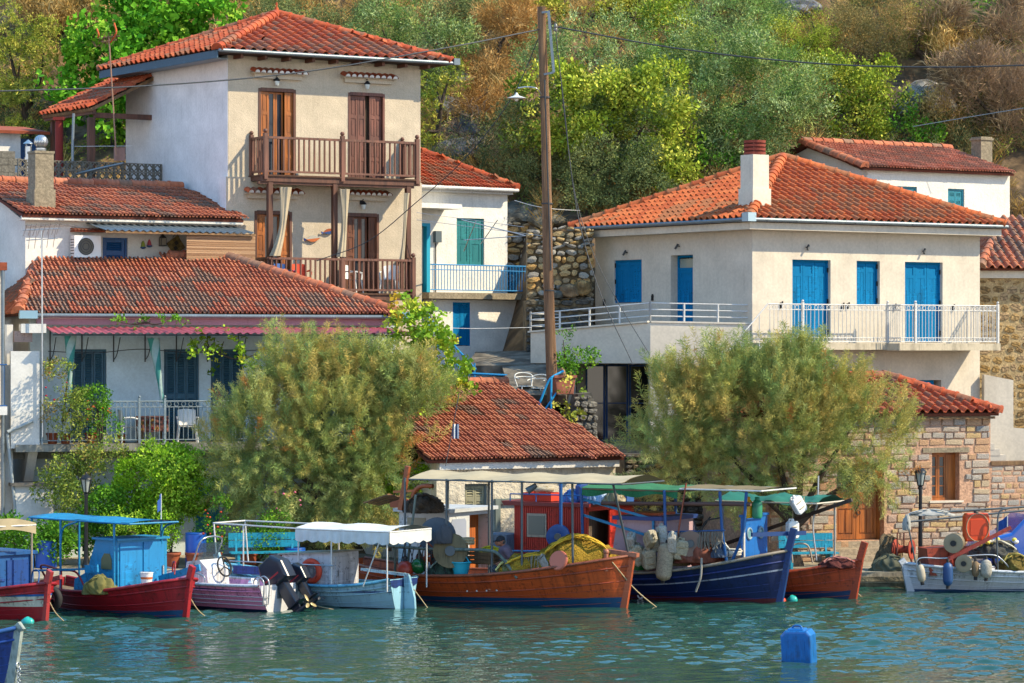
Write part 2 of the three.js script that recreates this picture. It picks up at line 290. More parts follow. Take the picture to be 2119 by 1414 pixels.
// glazed leaf: frame, panes
const glassMat = mat('#0e1a26', { r: 0.06, phys: true, x: { ior: 1.5, specularIntensity: 1 } });
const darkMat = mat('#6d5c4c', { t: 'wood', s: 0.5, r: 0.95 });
function glazed(h, pf, x0, x1, y0, y1, z, fm, rows, gm = glassMat) {
  const f = 0.055, g = [bx(x0, x0 + f, y0, y1, z - 0.05, z), bx(x1 - f, x1, y0, y1, z - 0.05, z), bx(x0 + f, x1 - f, y0, y0 + f, z - 0.05, z), bx(x0 + f, x1 - f, y1 - f, y1, z - 0.05, z)], s = (y1 - y0 - 2 * f) / rows;
  for (let i = 1; i < rows; i++) g.push(bx(x0 + f, x1 - f, y0 + f + s * i - 0.015, y0 + f + s * i + 0.015, z - 0.04, z - 0.005));
  const fr = part(h, 'glazed_leaf', g, fm, pf);
  for (let i = 0; i < rows; i++) part(fr, 'pane', bx(x0 + f, x1 - f, y0 + f + s * i + (i ? 0.015 : 0), y0 + f + s * (i + 1) - (i < rows - 1 ? 0.015 : 0), z - 0.032, z - 0.022), gm, pf);
  return fr;
}
// straight railing between two points of the house's axes
function railing(h, a, b, y0, y1, n, o) {
  const A = V(...a), B = V(...b), p = (t, y) => V(lerp(A.x, B.x, t), y, lerp(A.z, B.z, t));
  for (const [y, r] of o.rails) part(h, 'rail', o.square ? bar(p(0, y), p(1, y), r * 2.2, r * 2) : rod(p(0, y), p(1, y), r, 6), o.m);
  for (let i = 0; i < n; i++) { const t = (i + 0.5) / n; part(h, 'baluster', o.square ? bar(p(t, y0), p(t, y1), o.bar * 2, o.bar * 1.6) : rod(p(t, y0), p(t, y1), o.bar, 5), o.m); }
}
const newel = (h, x, y0, y1, z, r, m, knob) => part(h, 'newel_post', [bc(x, (y0 + y1) / 2, z, r * 2, y1 - y0, r * 2), ...(knob ? [ball(x, y1 + r * 1.1, z, r * 1.15), rod([x, y1 - 0.01, z], [x, y1 + r, z], r * 0.5)] : [])], m);
function wallLamp(h, pf, x, y, m) {   // small lantern on a bracket
  const b = part(h, 'wall_lamp', [rod([x, y + 0.12, 0], [x, y + 0.16, 0.16], 0.018), bc(x, y + 0.1, 0.02, 0.09, 0.16, 0.03), lathe([[0.02, 0.12], [0.1, 0.03], [0.1, 0.01], [0.02, 0.01]], 8).translate(x, y, 0.16)], m, pf);
  part(b, 'lamp_glass', lathe([[0.085, 0], [0.055, -0.13], [0.0, -0.15]], 8).translate(x, y, 0.16), mat('#c9d2cf', { r: 0.15 }), pf); return b;
}
function spotLamp(h, pf, x, y, m) { return part(h, 'wall_spot', [rod([x, y, 0], [x + 0.01, y + 0.02, 0.1], 0.018), rod([x + 0.03, y + 0.07, 0.08], [x - 0.05, y - 0.08, 0.13], 0.035, 8)], m, pf); }
// ---------- land and water ----------
const QA = R(6), quayZ = (x) => -81.2 - (x - 10) * Math.tan(QA);        // the quay's edge
function landHeight(x, d) {
  const k = [[70, -2.5], [79, -2.5], [85, 0.3], [88.5, 0.4], [90.5, 2.0], [92, 3.6], [95, 4.9], [97.5, 5.6], [99, 7.0], [101, 9.6], [105, 12.2], [112, 15.6], [122, 20.5], [140, 30], [175, 44], [230, 56], [330, 62]];
  let i = 0; while (i < k.length - 2 && d > k[i + 1][0]) i++;
  const t = clamp((d - k[i][0]) / (k[i + 1][0] - k[i][0]), 0, 1), h = lerp(k[i][1], k[i + 1][1], t);
  const a = clamp((d - 98) / 8, 0, 1);
  const pad = clamp((x - 9) / 3, 0, 1) * clamp((d - 95) / 2, 0, 1) * clamp((116 - d) / 10, 0, 1), padR = clamp((x - 8.5) / 2, 0, 1) * clamp((d - 86) / 2, 0, 1) * clamp((103 - d) / 3, 0, 1), padW = clamp((x + 5) / 1, 0, 1) * clamp((0.4 - x) / 0.8, 0, 1) * clamp((d - 95) / 1.5, 0, 1) * clamp((103.5 - d) / 2, 0, 1), padT = clamp((x - 1.2) / 0.6, 0, 1) * clamp((6 - x) / 0.8, 0, 1) * clamp((d - 87) / 1.5, 0, 1) * clamp((97 - d) / 1.5, 0, 1), padL = clamp((-5 - x) / 2, 0, 1) * clamp((d - 95) / 2, 0, 1) * clamp((110 - d) / 7, 0, 1);
  return h - pad * Math.max(0, h - 7.6 - Math.max(0, d - 106) * 0.5) - padT * Math.max(0, h - 2.4) - padW * Math.max(0, h - 5.3) - padR * Math.max(0, Math.min(h, 7.6) - 2.2) - padL * Math.max(0, h - 8.0 - Math.max(0, d - 101) * 0.75) + a * (1.6 * (fbm(x * 0.12 + 40, d * 0.12, 3) - 0.5) * 2 + 0.7 * (fbm(x * 0.5, d * 0.5 + 9, 3) - 0.5) * 2);
}
{
  const soil = mat('#ffffff', { v: 1, t: 'rock', s: 0.35, b: 0.06, r: 1 });
  const nx = 260, nz = 240, g = sheet(nx, nz, (u, v) => { const d = 80 + 260 * Math.pow(v, 2.1), x = (u - 0.5) * 2 * (40 + d * 0.35); return [x, landHeight(x, d), -d]; });
  const c = [], p = g.attributes.position, A = new THREE.Color('#8a6a44'), B = new THREE.Color('#a08058'), C = new THREE.Color('#6f6a5e'), q = new THREE.Color();
  for (let i = 0; i < p.count; i++) { const n = fbm(p.getX(i) * 0.35, p.getZ(i) * 0.35, 4), k = fbm(p.getX(i) * 0.9 + 50, p.getZ(i) * 0.9, 3); q.copy(A).lerp(B, clamp(n * 2 - 0.5, 0, 1)).lerp(C, clamp(k * 3 - 1.6, 0, 1)); c.push(q.r, q.g, q.b); }
  g.setAttribute('color', new THREE.Float32BufferAttribute(c, 3));
  { const o = new THREE.Mesh(g, soil), uv = new Float32Array(p.count * 2); for (let i = 0; i < p.count; i++) { uv[i * 2] = p.getX(i); uv[i * 2 + 1] = p.getZ(i) * 0.8 - p.getY(i) * 0.9; } g.setAttribute('uv', new THREE.BufferAttribute(uv, 2)); o.name = 'hillside'; o.userData = { kind: 'structure' }; o.castShadow = o.receiveShadow = true; scene.add(o); }
}
{
  const conc = mat('#b3a68d', { t: 'rough', s: 0.5, b: 0.01, r: 0.95 }), face_ = mat('#8f8468', { t: 'rock', s: 0.9, b: 0.05, r: 0.95 });
  const L = -34, Rr = 34, pts = [V(L, 0.42, quayZ(L)), V(Rr, 0.42, quayZ(Rr)), V(Rr, 0.42, -90), V(L, 0.42, -90)];
  structure('quay_pavement', slab(pts, 0.28), conc);
  // rough vertical face of the quay
  structure('quay_wall', [sheet(400, 10, (u, v) => { const x = lerp(L, Rr, u), y = lerp(-1.0, 0.30, v); return [x, y, quayZ(x) - 0.02 + 0.10 * (fbm(x * 3, y * 6, 3) - 0.6) * (1 - v * 0.6)]; }), slab([V(L, 0.302, quayZ(L) + 0.03), V(Rr, 0.302, quayZ(Rr) + 0.03), V(Rr, 0.302, quayZ(Rr) - 0.6), V(L, 0.302, quayZ(L) - 0.6)], 0.12)], face_);
  structure('seabed', sheet(20, 20, (u, v) => [lerp(-60, 60, u), -2.2, lerp(-95, -10, v)]), mat('#55604c', { t: 'rock', s: 0.3 }));
}
{
  // rippled water: short crossing waves over longer ones
  const W = []; let s0 = seed; seed = 4242;
  for (let i = 0; i < 60; i++) { const fine = i < 42, L = fine ? 0.17 * Math.pow(3, rnd()) : 0.5 * Math.pow(3.2, rnd()), a = R(90 + rr(-50, 50)), k = 2 * Math.PI / L; W.push([Math.cos(a) * k, Math.sin(a) * k, rnd() * 6.28, L * (fine ? 0.0030 : 0.0058) * rr(0.5, 1.3)]); }
  seed = s0;
  const hgt = (x, z) => { let y = 0; const c = 0.3 + 1.5 * Math.pow(clamp(fbm(x * 0.13 + 7, z * 0.11, 3) * 2 - 0.45, 0, 1.2), 1.2); for (const [kx, kz, p, a] of W) y += a * Math.sin(kx * x + kz * z + p); return y * c; };
  const near = sheet(700, 720, (u, v) => { const d = lerp(54, 83.5, v), x = (u - 0.5) * 44; return [x, hgt(x, -d), -d]; });
  const flat = [bx(-400, -22, -0.05, -0.006, -83.5, 40), bx(22, 400, -0.05, -0.006, -83.5, 40), bx(-22, 22, -0.05, -0.006, -54, 40)].map((g) => g);
  const m = new THREE.MeshPhysicalMaterial({ color: new THREE.Color(0.014, 0.056, 0.042), roughness: 0.03, ior: 1.45, specularIntensity: 1 }); m.bumpMap = tex('ripple', 0.35); m.bumpScale = 0.016;
  const o = new THREE.Mesh(joined([near, ...flat]), m); o.name = 'water'; o.userData = { kind: 'structure' }; o.receiveShadow = true; scene.add(o);
}

// where the line of sight through a pixel of the photograph meets the slope
function ground(px, py) { for (let d = 96; d < 300; d += 0.1) { const p = at(px, py, d); if (p.y <= landHeight(p.x, d)) return V(p.x, landHeight(p.x, d), -d); } return at(px, py, 140); }
// ---------- shared house materials ----------
const M = {
  white: mat('#dcdad4', { t: 'plaster', s: 0.35, b: 0.006 }), whiteRough: mat('#e2dfd6', { t: 'plaster', s: 0.4, b: 0.012, bt: 'rough', bs: 0.8 }), beige: mat('#c8baa3', { t: 'plaster', s: 0.5, b: 0.014, bt: 'rough', bs: 2.3 }),
  cream: mat('#d6cdbc', { t: 'plaster', s: 0.3, b: 0.004 }), creamDark: mat('#d6cdbc', { t: 'plaster', s: 0.3, b: 0.004 }), concrete: mat('#9d9078', { t: 'rough', s: 0.8, b: 0.012 }), greyBlock: mat('#8b8577', { t: 'rough', s: 0.9, b: 0.012 }),
  brownWood: mat('#6d4330', { t: 'wood', s: 0.6, b: 0.004, r: 0.6 }), railWood: mat('#7d5140', { t: 'wood', s: 0.6, b: 0.003, r: 0.6 }), orangeWood: mat('#b3661e', { t: 'wood', s: 0.7, b: 0.003, r: 0.5 }), darkWood: mat('#3f2a1e', { t: 'wood', s: 0.6, b: 0.004 }),
  rawWood: mat('#8a6a48', { t: 'wood', s: 0.5, b: 0.004 }), blue: mat('#0077ae', { t: 'paint', s: 0.6, r: 0.75, phys: true, x: { specularIntensity: 0.25 } }), turq: mat('#0f7d92', { t: 'paint', s: 0.6, r: 0.5 }), skyBlue: mat('#0b86c2', { t: 'paint', s: 0.8, r: 0.5 }), deepBlue: mat('#0a5290', { t: 'paint', s: 0.6, r: 0.5 }),
  greyBlue: mat('#3b5a6c', { t: 'paint', s: 0.6, r: 0.6 }), gutter: mat('#7d8a92', { t: 'paint', s: 1, r: 0.4, m: 0.4 }), whitePaint: mat('#d5d5d2', { t: 'paint', s: 0.8, r: 0.45 }), iron: mat('#3a3d40', { r: 0.6, m: 0.3 }), whitePlastic: mat('#d8d8d6', { r: 0.4 }),
  terracotta: mat('#a04e30', { t: 'tile', s: 1, r: 0.9 }), deck: mat('#5a3a28', { t: 'wood', s: 0.5 }), underlay: mat('#5c2f20', { r: 1 }), mortar: mat('#a08d76', { t: 'rough', s: 1 }), steel: mat('#a9adb0', { r: 0.3, m: 0.8 }), black: mat('#151517', { r: 0.6 }),
};
const TR = tileMats(['#bd562c', '#b64e26', '#c46034', '#ae4a24', '#bd562c', '#b85a36', '#c86a40', '#9a6246']);           // newer barrel tiles
const TF = tileMats(['#c47350', '#bb6a48', '#cc7e58', '#b26244', '#c47350', '#be7658', '#b26c4c', '#96705a']);           // older flat tiles
const GR = {};
function gutterRun(h, a, b, m = M.gutter, r = 0.062) { return part(h, 'gutter', [rod(a, b, r, 8), ball(...a, r), ball(...b, r)], m); }

// ---------- the tall plastered house with two timber balconies ----------
{
  const d0 = 94, h = thing('tall_house', 'tall beige plastered house with two brown timber balconies and pyramid tile roof', 'house', [(472 - CX) * d0 / F, 4.2, -d0], R(32));
  const f = plain(h), lf = face(h, [0, 0, 0], -Math.PI / 2);
  const W = hit(f, 870, 250)[0], D = -hit(lf, 260, 250)[0], ov = 0.72, yc = hit(f, 480, 366)[1];
  const yE = hit(f, 503, 106, ov)[1], xr = hit(f, 932, 128, ov)[0], apex = hit(f, 572, 34, -D / 2);
  const d1 = box2(f, 535, 184, 611, 360), d2 = box2(f, 721, 193, 795, 362), d3 = box2(f, 527, 437, 603, 600, 0.12), d4 = box2(f, 714, 443, 783, 606, 0.12);
  d1.y0 = d2.y0 = yc; const yl = hit(f, 700, 606, 0.12)[1]; d3.y0 = d4.y0 = yl; d1.y1 = d2.y1 = (d1.y1 + d2.y1) / 2; d3.y1 = d4.y1 = (d3.y1 + d4.y1) / 2;
  const yT = yE + 0.12;
  part(h, 'front_wall', wall([[0, yc], [W, yc], [W, yT], [0, yT]], [d1, d2], 0.35), M.beige, f);
  part(h, 'lower_front_wall', wall([[-0.12, -3], [W - 0.02, -3], [W - 0.02, yc - 0.004], [-0.12, yc - 0.004]], [d3, d4], 0.45).translate(0, 0, 0.12), M.beige, f);
  part(h, 'side_wall', wall([[-D, -3], [-0.36, -3], [-0.36, yT], [-D, yT]], [], 0.3), mat('#e4e2e2', { t: 'plaster', s: 0.35, b: 0.004 }), lf);
  const sideW = mat('#e4e2e2', { t: 'plaster', s: 0.35, b: 0.004 }); part(h, 'corner_wall', bx(-0.02, -0.002, yc, yT, -0.37, -0.012), sideW); part(h, 'corner_wall', bx(-0.14, -0.122, -3, yc - 0.004, -0.345, 0.105), sideW);
  part(h, 'back_wall', [bx(0.3, W, -3, yT, -D, -D + 0.3), bx(W - 0.3, W, -3, yT, -D + 0.3, -0.46)], M.beige);
  part(h, 'floor', [bx(0.3, W - 0.3, yc - 0.2, yc - 0.01, -D + 0.3, -0.46), bx(0.3, W - 0.3, yl - 0.2, yl - 0.01, -D + 0.3, -0.46)], M.concrete);
  // doors: open panelled shutters folded against the jambs, glazed leaves and a curtain behind
  const curtain = mat('#9fb4c4', { t: 'cloth', s: 1 });
  const open = (r, z, wm) => {
    part(h, 'door_frame', [bx(r.x0 - 0.01, r.x0 + 0.07, r.y0, r.y1, z - 0.22, z + 0.02), bx(r.x1 - 0.07, r.x1 + 0.01, r.y0, r.y1, z - 0.22, z + 0.02), bx(r.x0 + 0.07, r.x1 - 0.07, r.y1 - 0.09, r.y1 + 0.02, z - 0.22, z + 0.02)], M.brownWood, f);
    const w = (r.x1 - r.x0 - 0.14), s = w * 0.25;
    part(h, 'shutter', leaf(r.x0 + 0.07, r.x0 + 0.07 + s, r.y0 + 0.02, r.y1 - 0.1, z - 0.03, 'panel'), wm, f); part(h, 'shutter', leaf(r.x1 - 0.07 - s, r.x1 - 0.07, r.y0 + 0.02, r.y1 - 0.1, z - 0.035, 'panel'), wm, f);
    const a = r.x0 + 0.07 + s + 0.01, b = r.x1 - 0.07 - s - 0.01, m = (a + b) / 2; glazed(h, f, a, m - 0.01, r.y0 + 0.02, r.y1 - 0.1, z - 0.12, wm, 1); glazed(h, f, m + 0.01, b, r.y0 + 0.02, r.y1 - 0.1, z - 0.13, wm, 1);
    part(h, 'curtain', sheet(14, 1, (u, v) => [lerp(a, b, u), lerp(r.y0 + 0.4, r.y1 - 0.15, v), z - 0.24 + 0.02 * Math.sin(u * 40)]), curtain, f);
  };
  open(d1, 0, M.orangeWood); open(d3, 0.12, M.orangeWood); open(d4, 0.12, mat('#7b4424', { t: 'wood', s: 0.7, r: 0.55 }));
  const pinkWood = mat('#7b4a3c', { t: 'wood', s: 0.6, r: 0.6 });
  part(h, 'door_frame', [bx(d2.x0 - 0.01, d2.x0 + 0.06, d2.y0, d2.y1, -0.22, 0.02), bx(d2.x1 - 0.06, d2.x1 + 0.01, d2.y0, d2.y1, -0.22, 0.02), bx(d2.x0 + 0.06, d2.x1 - 0.06, d2.y1 - 0.08, d2.y1 + 0.02, -0.22, 0.02)], pinkWood, f);
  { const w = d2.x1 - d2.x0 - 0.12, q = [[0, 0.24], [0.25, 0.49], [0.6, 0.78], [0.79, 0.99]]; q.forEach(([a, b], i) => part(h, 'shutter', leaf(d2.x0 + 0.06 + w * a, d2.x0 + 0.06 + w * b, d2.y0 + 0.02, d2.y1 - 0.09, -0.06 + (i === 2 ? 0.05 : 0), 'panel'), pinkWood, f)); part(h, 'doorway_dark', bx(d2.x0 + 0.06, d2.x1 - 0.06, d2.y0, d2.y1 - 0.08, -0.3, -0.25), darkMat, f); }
  // tile hoods over the doors
  for (const [x0, y0, x1, z] of [[521, 147, 632, 0], [708, 156, 818, 0], [508, 396, 624, 0.12], [706, 400, 806, 0.12]]) {
    const a = hit(f, x0, y0, z + 0.12), b = hit(f, x1, y0 + (x1 - x0) * 0.07, z + 0.12), y = a[1], n = 9, s = (b[0] - a[0]) / n;
    const hood = part(h, 'tile_hood', [bx(a[0] + 0.1, b[0] - 0.1, y - 0.2, y - 0.07, z, z + 0.12), bx(a[0], b[0], y - 0.07, y - 0.045, z, z + 0.22)], M.beige, f);
    for (let i = 0; i < n; i++) { part(hood, 'hood_tile', new THREE.CylinderGeometry(s * 0.5, s * 0.5, 0.34, 8, 1, true, -Math.PI / 2, Math.PI).rotateX(-Math.PI / 2 + 0.3).translate(a[0] + s * (i + 0.5), y + 0.0, z + 0.16), pick(TR.mats), f); part(hood, 'hood_end', new THREE.CylinderGeometry(s * 0.38, s * 0.38, 0.03, 8, 1, false, -Math.PI / 2, Math.PI).rotateX(-Math.PI / 2 + 0.3).translate(a[0] + s * (i + 0.5), y - 0.035, z + 0.3), M.whiteRough, f); }
  }
  for (const [x, y, z] of [[573, 168, 0], [760, 175, 0], [752, 424, 0.12]]) { const p = hit(f, x, y, z + 0.16); wallLamp(h, face(h, [0, 0, z], 0), p[0], p[1], M.black); }
  // roof
  const eL = [-ov, yE, ov], eR = [xr, yE, ov], bL = [-ov, yE, -D - 0.4], bR = [xr, yE, -D - 0.4], A = [apex[0], apex[1], -D / 2];
  const roof = part(h, 'roof', [slab([eL, eR, A].map((p) => V(...p)), 0.06), slab([bL, eL, A].map((p) => V(...p)), 0.06), slab([eR, bR, A].map((p) => V(...p)), 0.06), slab([bR, bL, A].map((p) => V(...p)), 0.06)], M.underlay);
  tileRoof(h, roof, [[eL, eR, A], [bL, eL, A], [eR, bR, A]], { W: 0.35, L: 0.36, prof: ROMAN, ...TR });
  for (const c of [eL, eR, bL]) ridgeTiles(roof, c, [A[0], A[1] + 0.03, A[2]], 0.12, TR.mats);
  part(roof, 'finial', lathe([[0.1, 0], [0.06, 0.12], [0.07, 0.2], [0.02, 0.28], [0.05, 0.34], [0, 0.42]], 10).translate(A[0], A[1] + 0.05, A[2]), TR.mats[0]);
  part(h, 'soffit', bx(-ov + 0.03, xr - 0.03, yE - 0.07, yE - 0.045, -D - 0.37, ov - 0.03), M.darkWood);
  for (let i = 0; i < 9; i++) part(h, 'rafter_end', bc(lerp(0.2, W, i / 8), yE - 0.13, 0.28, 0.09, 0.11, 0.5), M.brownWood);
  gutterRun(h, [-ov + 0.05, yE - 0.01, ov + 0.07], [xr + 0.05, yE - 0.01, ov + 0.07]);
  part(h, 'gutter_end', bc(xr + 0.16, yE + 0.04, ov + 0.07, 0.22, 0.2, 0.16), M.gutter);
  part(h, 'fascia_board', bx(-ov - 0.03, -ov + 0.01, yE - 0.24, yE - 0.0, -D - 0.4, ov + 0.02), mat('#4d6778', { t: 'paint', s: 1 }));
  part(h, 'side_soffit', bx(-ov + 0.012, 0, yE - 0.2, yE - 0.16, -D - 0.3, 0.0), mat('#8fa0ac', { r: 0.8 }));
  // upper balcony
  const p1 = 0.98, bl = hit(f, 549, 362, p1)[0], br = hit(f, 863, 375, p1)[0], yb = hit(f, 700, 366, p1)[1], yr = hit(f, 700, 290, p1)[1];
  const deckOf = (x0, x1, y, z0, z1) => { const n = Math.round((z1 - z0) / 0.16), s = (z1 - z0) / n; for (let i = 0; i < n; i++) part(h, 'deck_plank', bx(x0, x1, y - 0.05, y, z0 + s * i + 0.005, z0 + s * (i + 1) - 0.005), M.deck); };
  deckOf(bl - 0.08, br + 0.06, yb, 0.005, p1 + 0.06);
  part(h, 'balcony_beam', bar([bl - 0.12, yb - 0.13, p1 - 0.05], [br + 0.1, yb - 0.13, p1 - 0.05], 0.12, 0.15), M.brownWood);
  for (let i = 0; i < 6; i++) part(h, 'joist', bx(lerp(bl, br, i / 5) - 0.05, lerp(bl, br, i / 5) + 0.05, yb - 0.17, yb - 0.055, 0.125, p1 - 0.115), M.brownWood);
  const wood = { square: true, m: M.railWood, bar: 0.026 };
  const rl = (y0, y1) => ({ ...wood, rails: [[y1, 0.035], [y0 + 0.1, 0.03]] });
  railing(h, [bl, 0, p1], [br, 0, p1], yb + 0.1, yr, 30, rl(yb, yr)); railing(h, [bl, 0, 0.06], [bl, 0, p1], yb + 0.1, yr, 6, rl(yb, yr)); railing(h, [br, 0, 0.06], [br, 0, p1], yb + 0.1, yr, 6, rl(yb, yr));
  for (const x of [bl, (bl + br) / 2, br]) newel(h, x, yb - 0.14, yr + 0.13, p1, 0.06, M.railWood, true);
  for (const x of [bl, br]) newel(h, x, yb, yr + 0.12, 0.07, 0.055, M.railWood, true);
  // lower balcony with posts and tied curtains
  const p2 = 1.12, cl = hit(f, 556, 590, p2)[0], cr = hit(f, 855, 610, p2)[0], y2 = hit(f, 760, 607, p2)[1], y2r = hit(f, 760, 538, p2)[1];
  deckOf(cl - 0.1, cr + 0.06, y2, 0.125, p2 + 0.06);
  part(h, 'balcony_beam', bar([cl - 0.1, y2 - 0.13, p2 - 0.05], [cr + 0.1, y2 - 0.13, p2 - 0.05], 0.12, 0.16), M.brownWood);
  railing(h, [cl, 0, p2], [cr, 0, p2], y2 + 0.08, y2r, 30, rl(y2, y2r)); railing(h, [cr, 0, 0.15], [cr, 0, p2], y2 + 0.08, y2r, 7, rl(y2, y2r)); railing(h, [cl, 0, 0.15], [cl, 0, p2], y2 + 0.08, y2r, 7, rl(y2, y2r));
  newel(h, cr, y2 - 0.14, y2r + 0.1, p2, 0.06, M.railWood, true); newel(h, (cl + cr) / 2, y2 - 0.1, y2r + 0.08, p2, 0.05, M.railWood, false);
  const posts = [558, 692, 844].map((x) => hit(f, x, 480, p1 - 0.08)[0]);
  for (const x of posts) part(h, 'balcony_post', bx(x - 0.075, x + 0.075, y2 + 0.002, yb - 0.205, p1 - 0.16, p1 - 0.01), M.brownWood);
  part(h, 'lower_beam', bar([posts[0] - 0.4, yb - 0.245, p1 - 0.085], [posts[2] + 0.2, yb - 0.245, p1 - 0.085], 0.1, 0.075), M.brownWood);
  const cmat = mat('#b9ab90', { t: 'cloth', s: 1, r: 0.95 });
  [[587, 388, 600, 566, 530, 0.34], [709, 392, 718, 703, 532, 0.29], [838, 400, 838, 828, 540, 0.16]].forEach(([x0, y0, xm, x1, y1, w]) => {
    const a = hit(f, x0, y0, p1 + 0.02), b = hit(f, x1, y1, p1 + 0.02), m = hit(f, xm, (y0 + y1) / 2, p1 + 0.02);
    part(h, 'tied_curtain', sheet(40, 24, (u, v) => { const t = u * 2 * Math.PI, k = (w * (0.9 - 0.45 * Math.sin(v * Math.PI * 0.9))) * (1 + 0.16 * Math.sin(5 * t + v * 3) + 0.1 * Math.sin(9 * t + 1)), cx = lerp(lerp(a[0], b[0], v), m[0], Math.sin(v * Math.PI) * 0.25); return [cx + k * 0.6 * Math.cos(t), lerp(a[1], b[1], v), p1 + 0.12 + k * 0.45 * Math.sin(t)]; }), cmat);
  });
  // painted wooden fish on the wall
  const fish = (px, py, c1, c2, s, tilt) => { const p = hit(f, px, py, 0.16), g = thing('wooden_fish', c1 === 0 ? 'painted wooden fish with blue belly hung between the timber posts' : 'painted wooden fish with orange back hung beside the curtain', 'ornament', V(p[0], p[1], 0.17).applyMatrix4(h.matrixWorld), h.rotation.y, 'wooden fish on the balcony wall');
    const out = (k, y) => { const q = []; for (let i = 0; i <= 10; i++) { const t = i / 10; q.push([(t - 0.5) * s, y * s * Math.sin(Math.PI * t) * 0.2]); } return q; };
    part(g, 'upper_half', ext([...out(0, 1), [-0.5 * s, 0]], 0.03).rotateZ(tilt), mat(c1 === 0 ? '#b8b4a8' : '#a3542a', { t: 'paint', s: 2 })); part(g, 'lower_half', ext([...out(0, -1), [-0.5 * s, 0]], 0.03).rotateZ(tilt), mat(c1 === 0 ? '#c56a35' : '#27508c', { t: 'paint', s: 2 }));
    part(g, 'tail', ext([[-0.47 * s, 0], [-0.66 * s, 0.12 * s], [-0.62 * s, -0.1 * s]], 0.028).rotateZ(tilt), mat('#2a4a8a', { r: 0.7 })); };
  fish(647, 494, 0, 1, 0.5, 0.12); fish(680, 479, 1, 1, 0.42, 0.2);
  GR.tall = { h, f, lf, W, D, y2, p2, yc, yE };
}
// plastic and wooden seats on the lower balcony
const chairMats = { white: M.whitePlastic, orange: mat('#c6421a', { r: 0.5 }), blue: mat('#1f4f93', { r: 0.6 }) };
function plasticChair(name, label, pos, turn, m, group, s = 1) {
  const c = thing(name, label, 'chair', pos, turn, group); c.scale.setScalar(s);
  part(c, 'seat', sheet(6, 6, (u, v) => [lerp(-0.23, 0.23, u), 0.43 - 0.03 * Math.sin(u * Math.PI) * Math.sin(v * Math.PI), lerp(-0.22, 0.24, v)]), m);
  part(c, 'backrest', [sheet(10, 6, (u, v) => { const a = lerp(-1.1, 1.1, u); return [0.27 * Math.sin(a), lerp(0.45, 0.86 - 0.12 * u * (1 - u) * -1, v), -0.06 - 0.2 * Math.cos(a) - 0.06 * v]; })], m);
  for (const s of [-1, 1]) { part(c, 'armrest', tube([[s * 0.25, 0.66, -0.16], [s * 0.28, 0.67, 0.05], [s * 0.27, 0.62, 0.24]], 0.025, 8, 6), m); for (const z of [-0.2, 0.23]) part(c, 'leg', rod([s * 0.22, 0.43, z * 0.9], [s * 0.27, 0, z * 1.15], 0.028, 6, 0.022), m); part(c, 'arm_support', rod([s * 0.27, 0.62, 0.23], [s * 0.24, 0.42, 0.22], 0.024), m); }
  return c;
}
{
  const { h, f, y2 } = GR.tall; const on = (px, z) => V(hit(f, px, 590, z)[0], y2 + 0.001, z).applyMatrix4(h.matrixWorld);
  plasticChair('plastic_chair', 'white plastic armchair on the timber balcony below the middle curtain', on(728, 0.55), R(70), chairMats.white, 'chairs on the lower timber balcony');
  plasticChair('plastic_chair', 'white plastic armchair on the timber balcony beside its end post', on(806, 0.6), R(-10), chairMats.white, 'chairs on the lower timber balcony');
  plasticChair('plastic_chair', 'orange chair behind the timber railing next to the tied curtain', on(622, 0.6), R(20), chairMats.orange, 'chairs on the lower timber balcony');
  plasticChair('plastic_chair', 'blue chair half hidden behind the timber railing and the red roof', on(588, 0.55), R(40), chairMats.blue, 'chairs on the lower timber balcony');
}
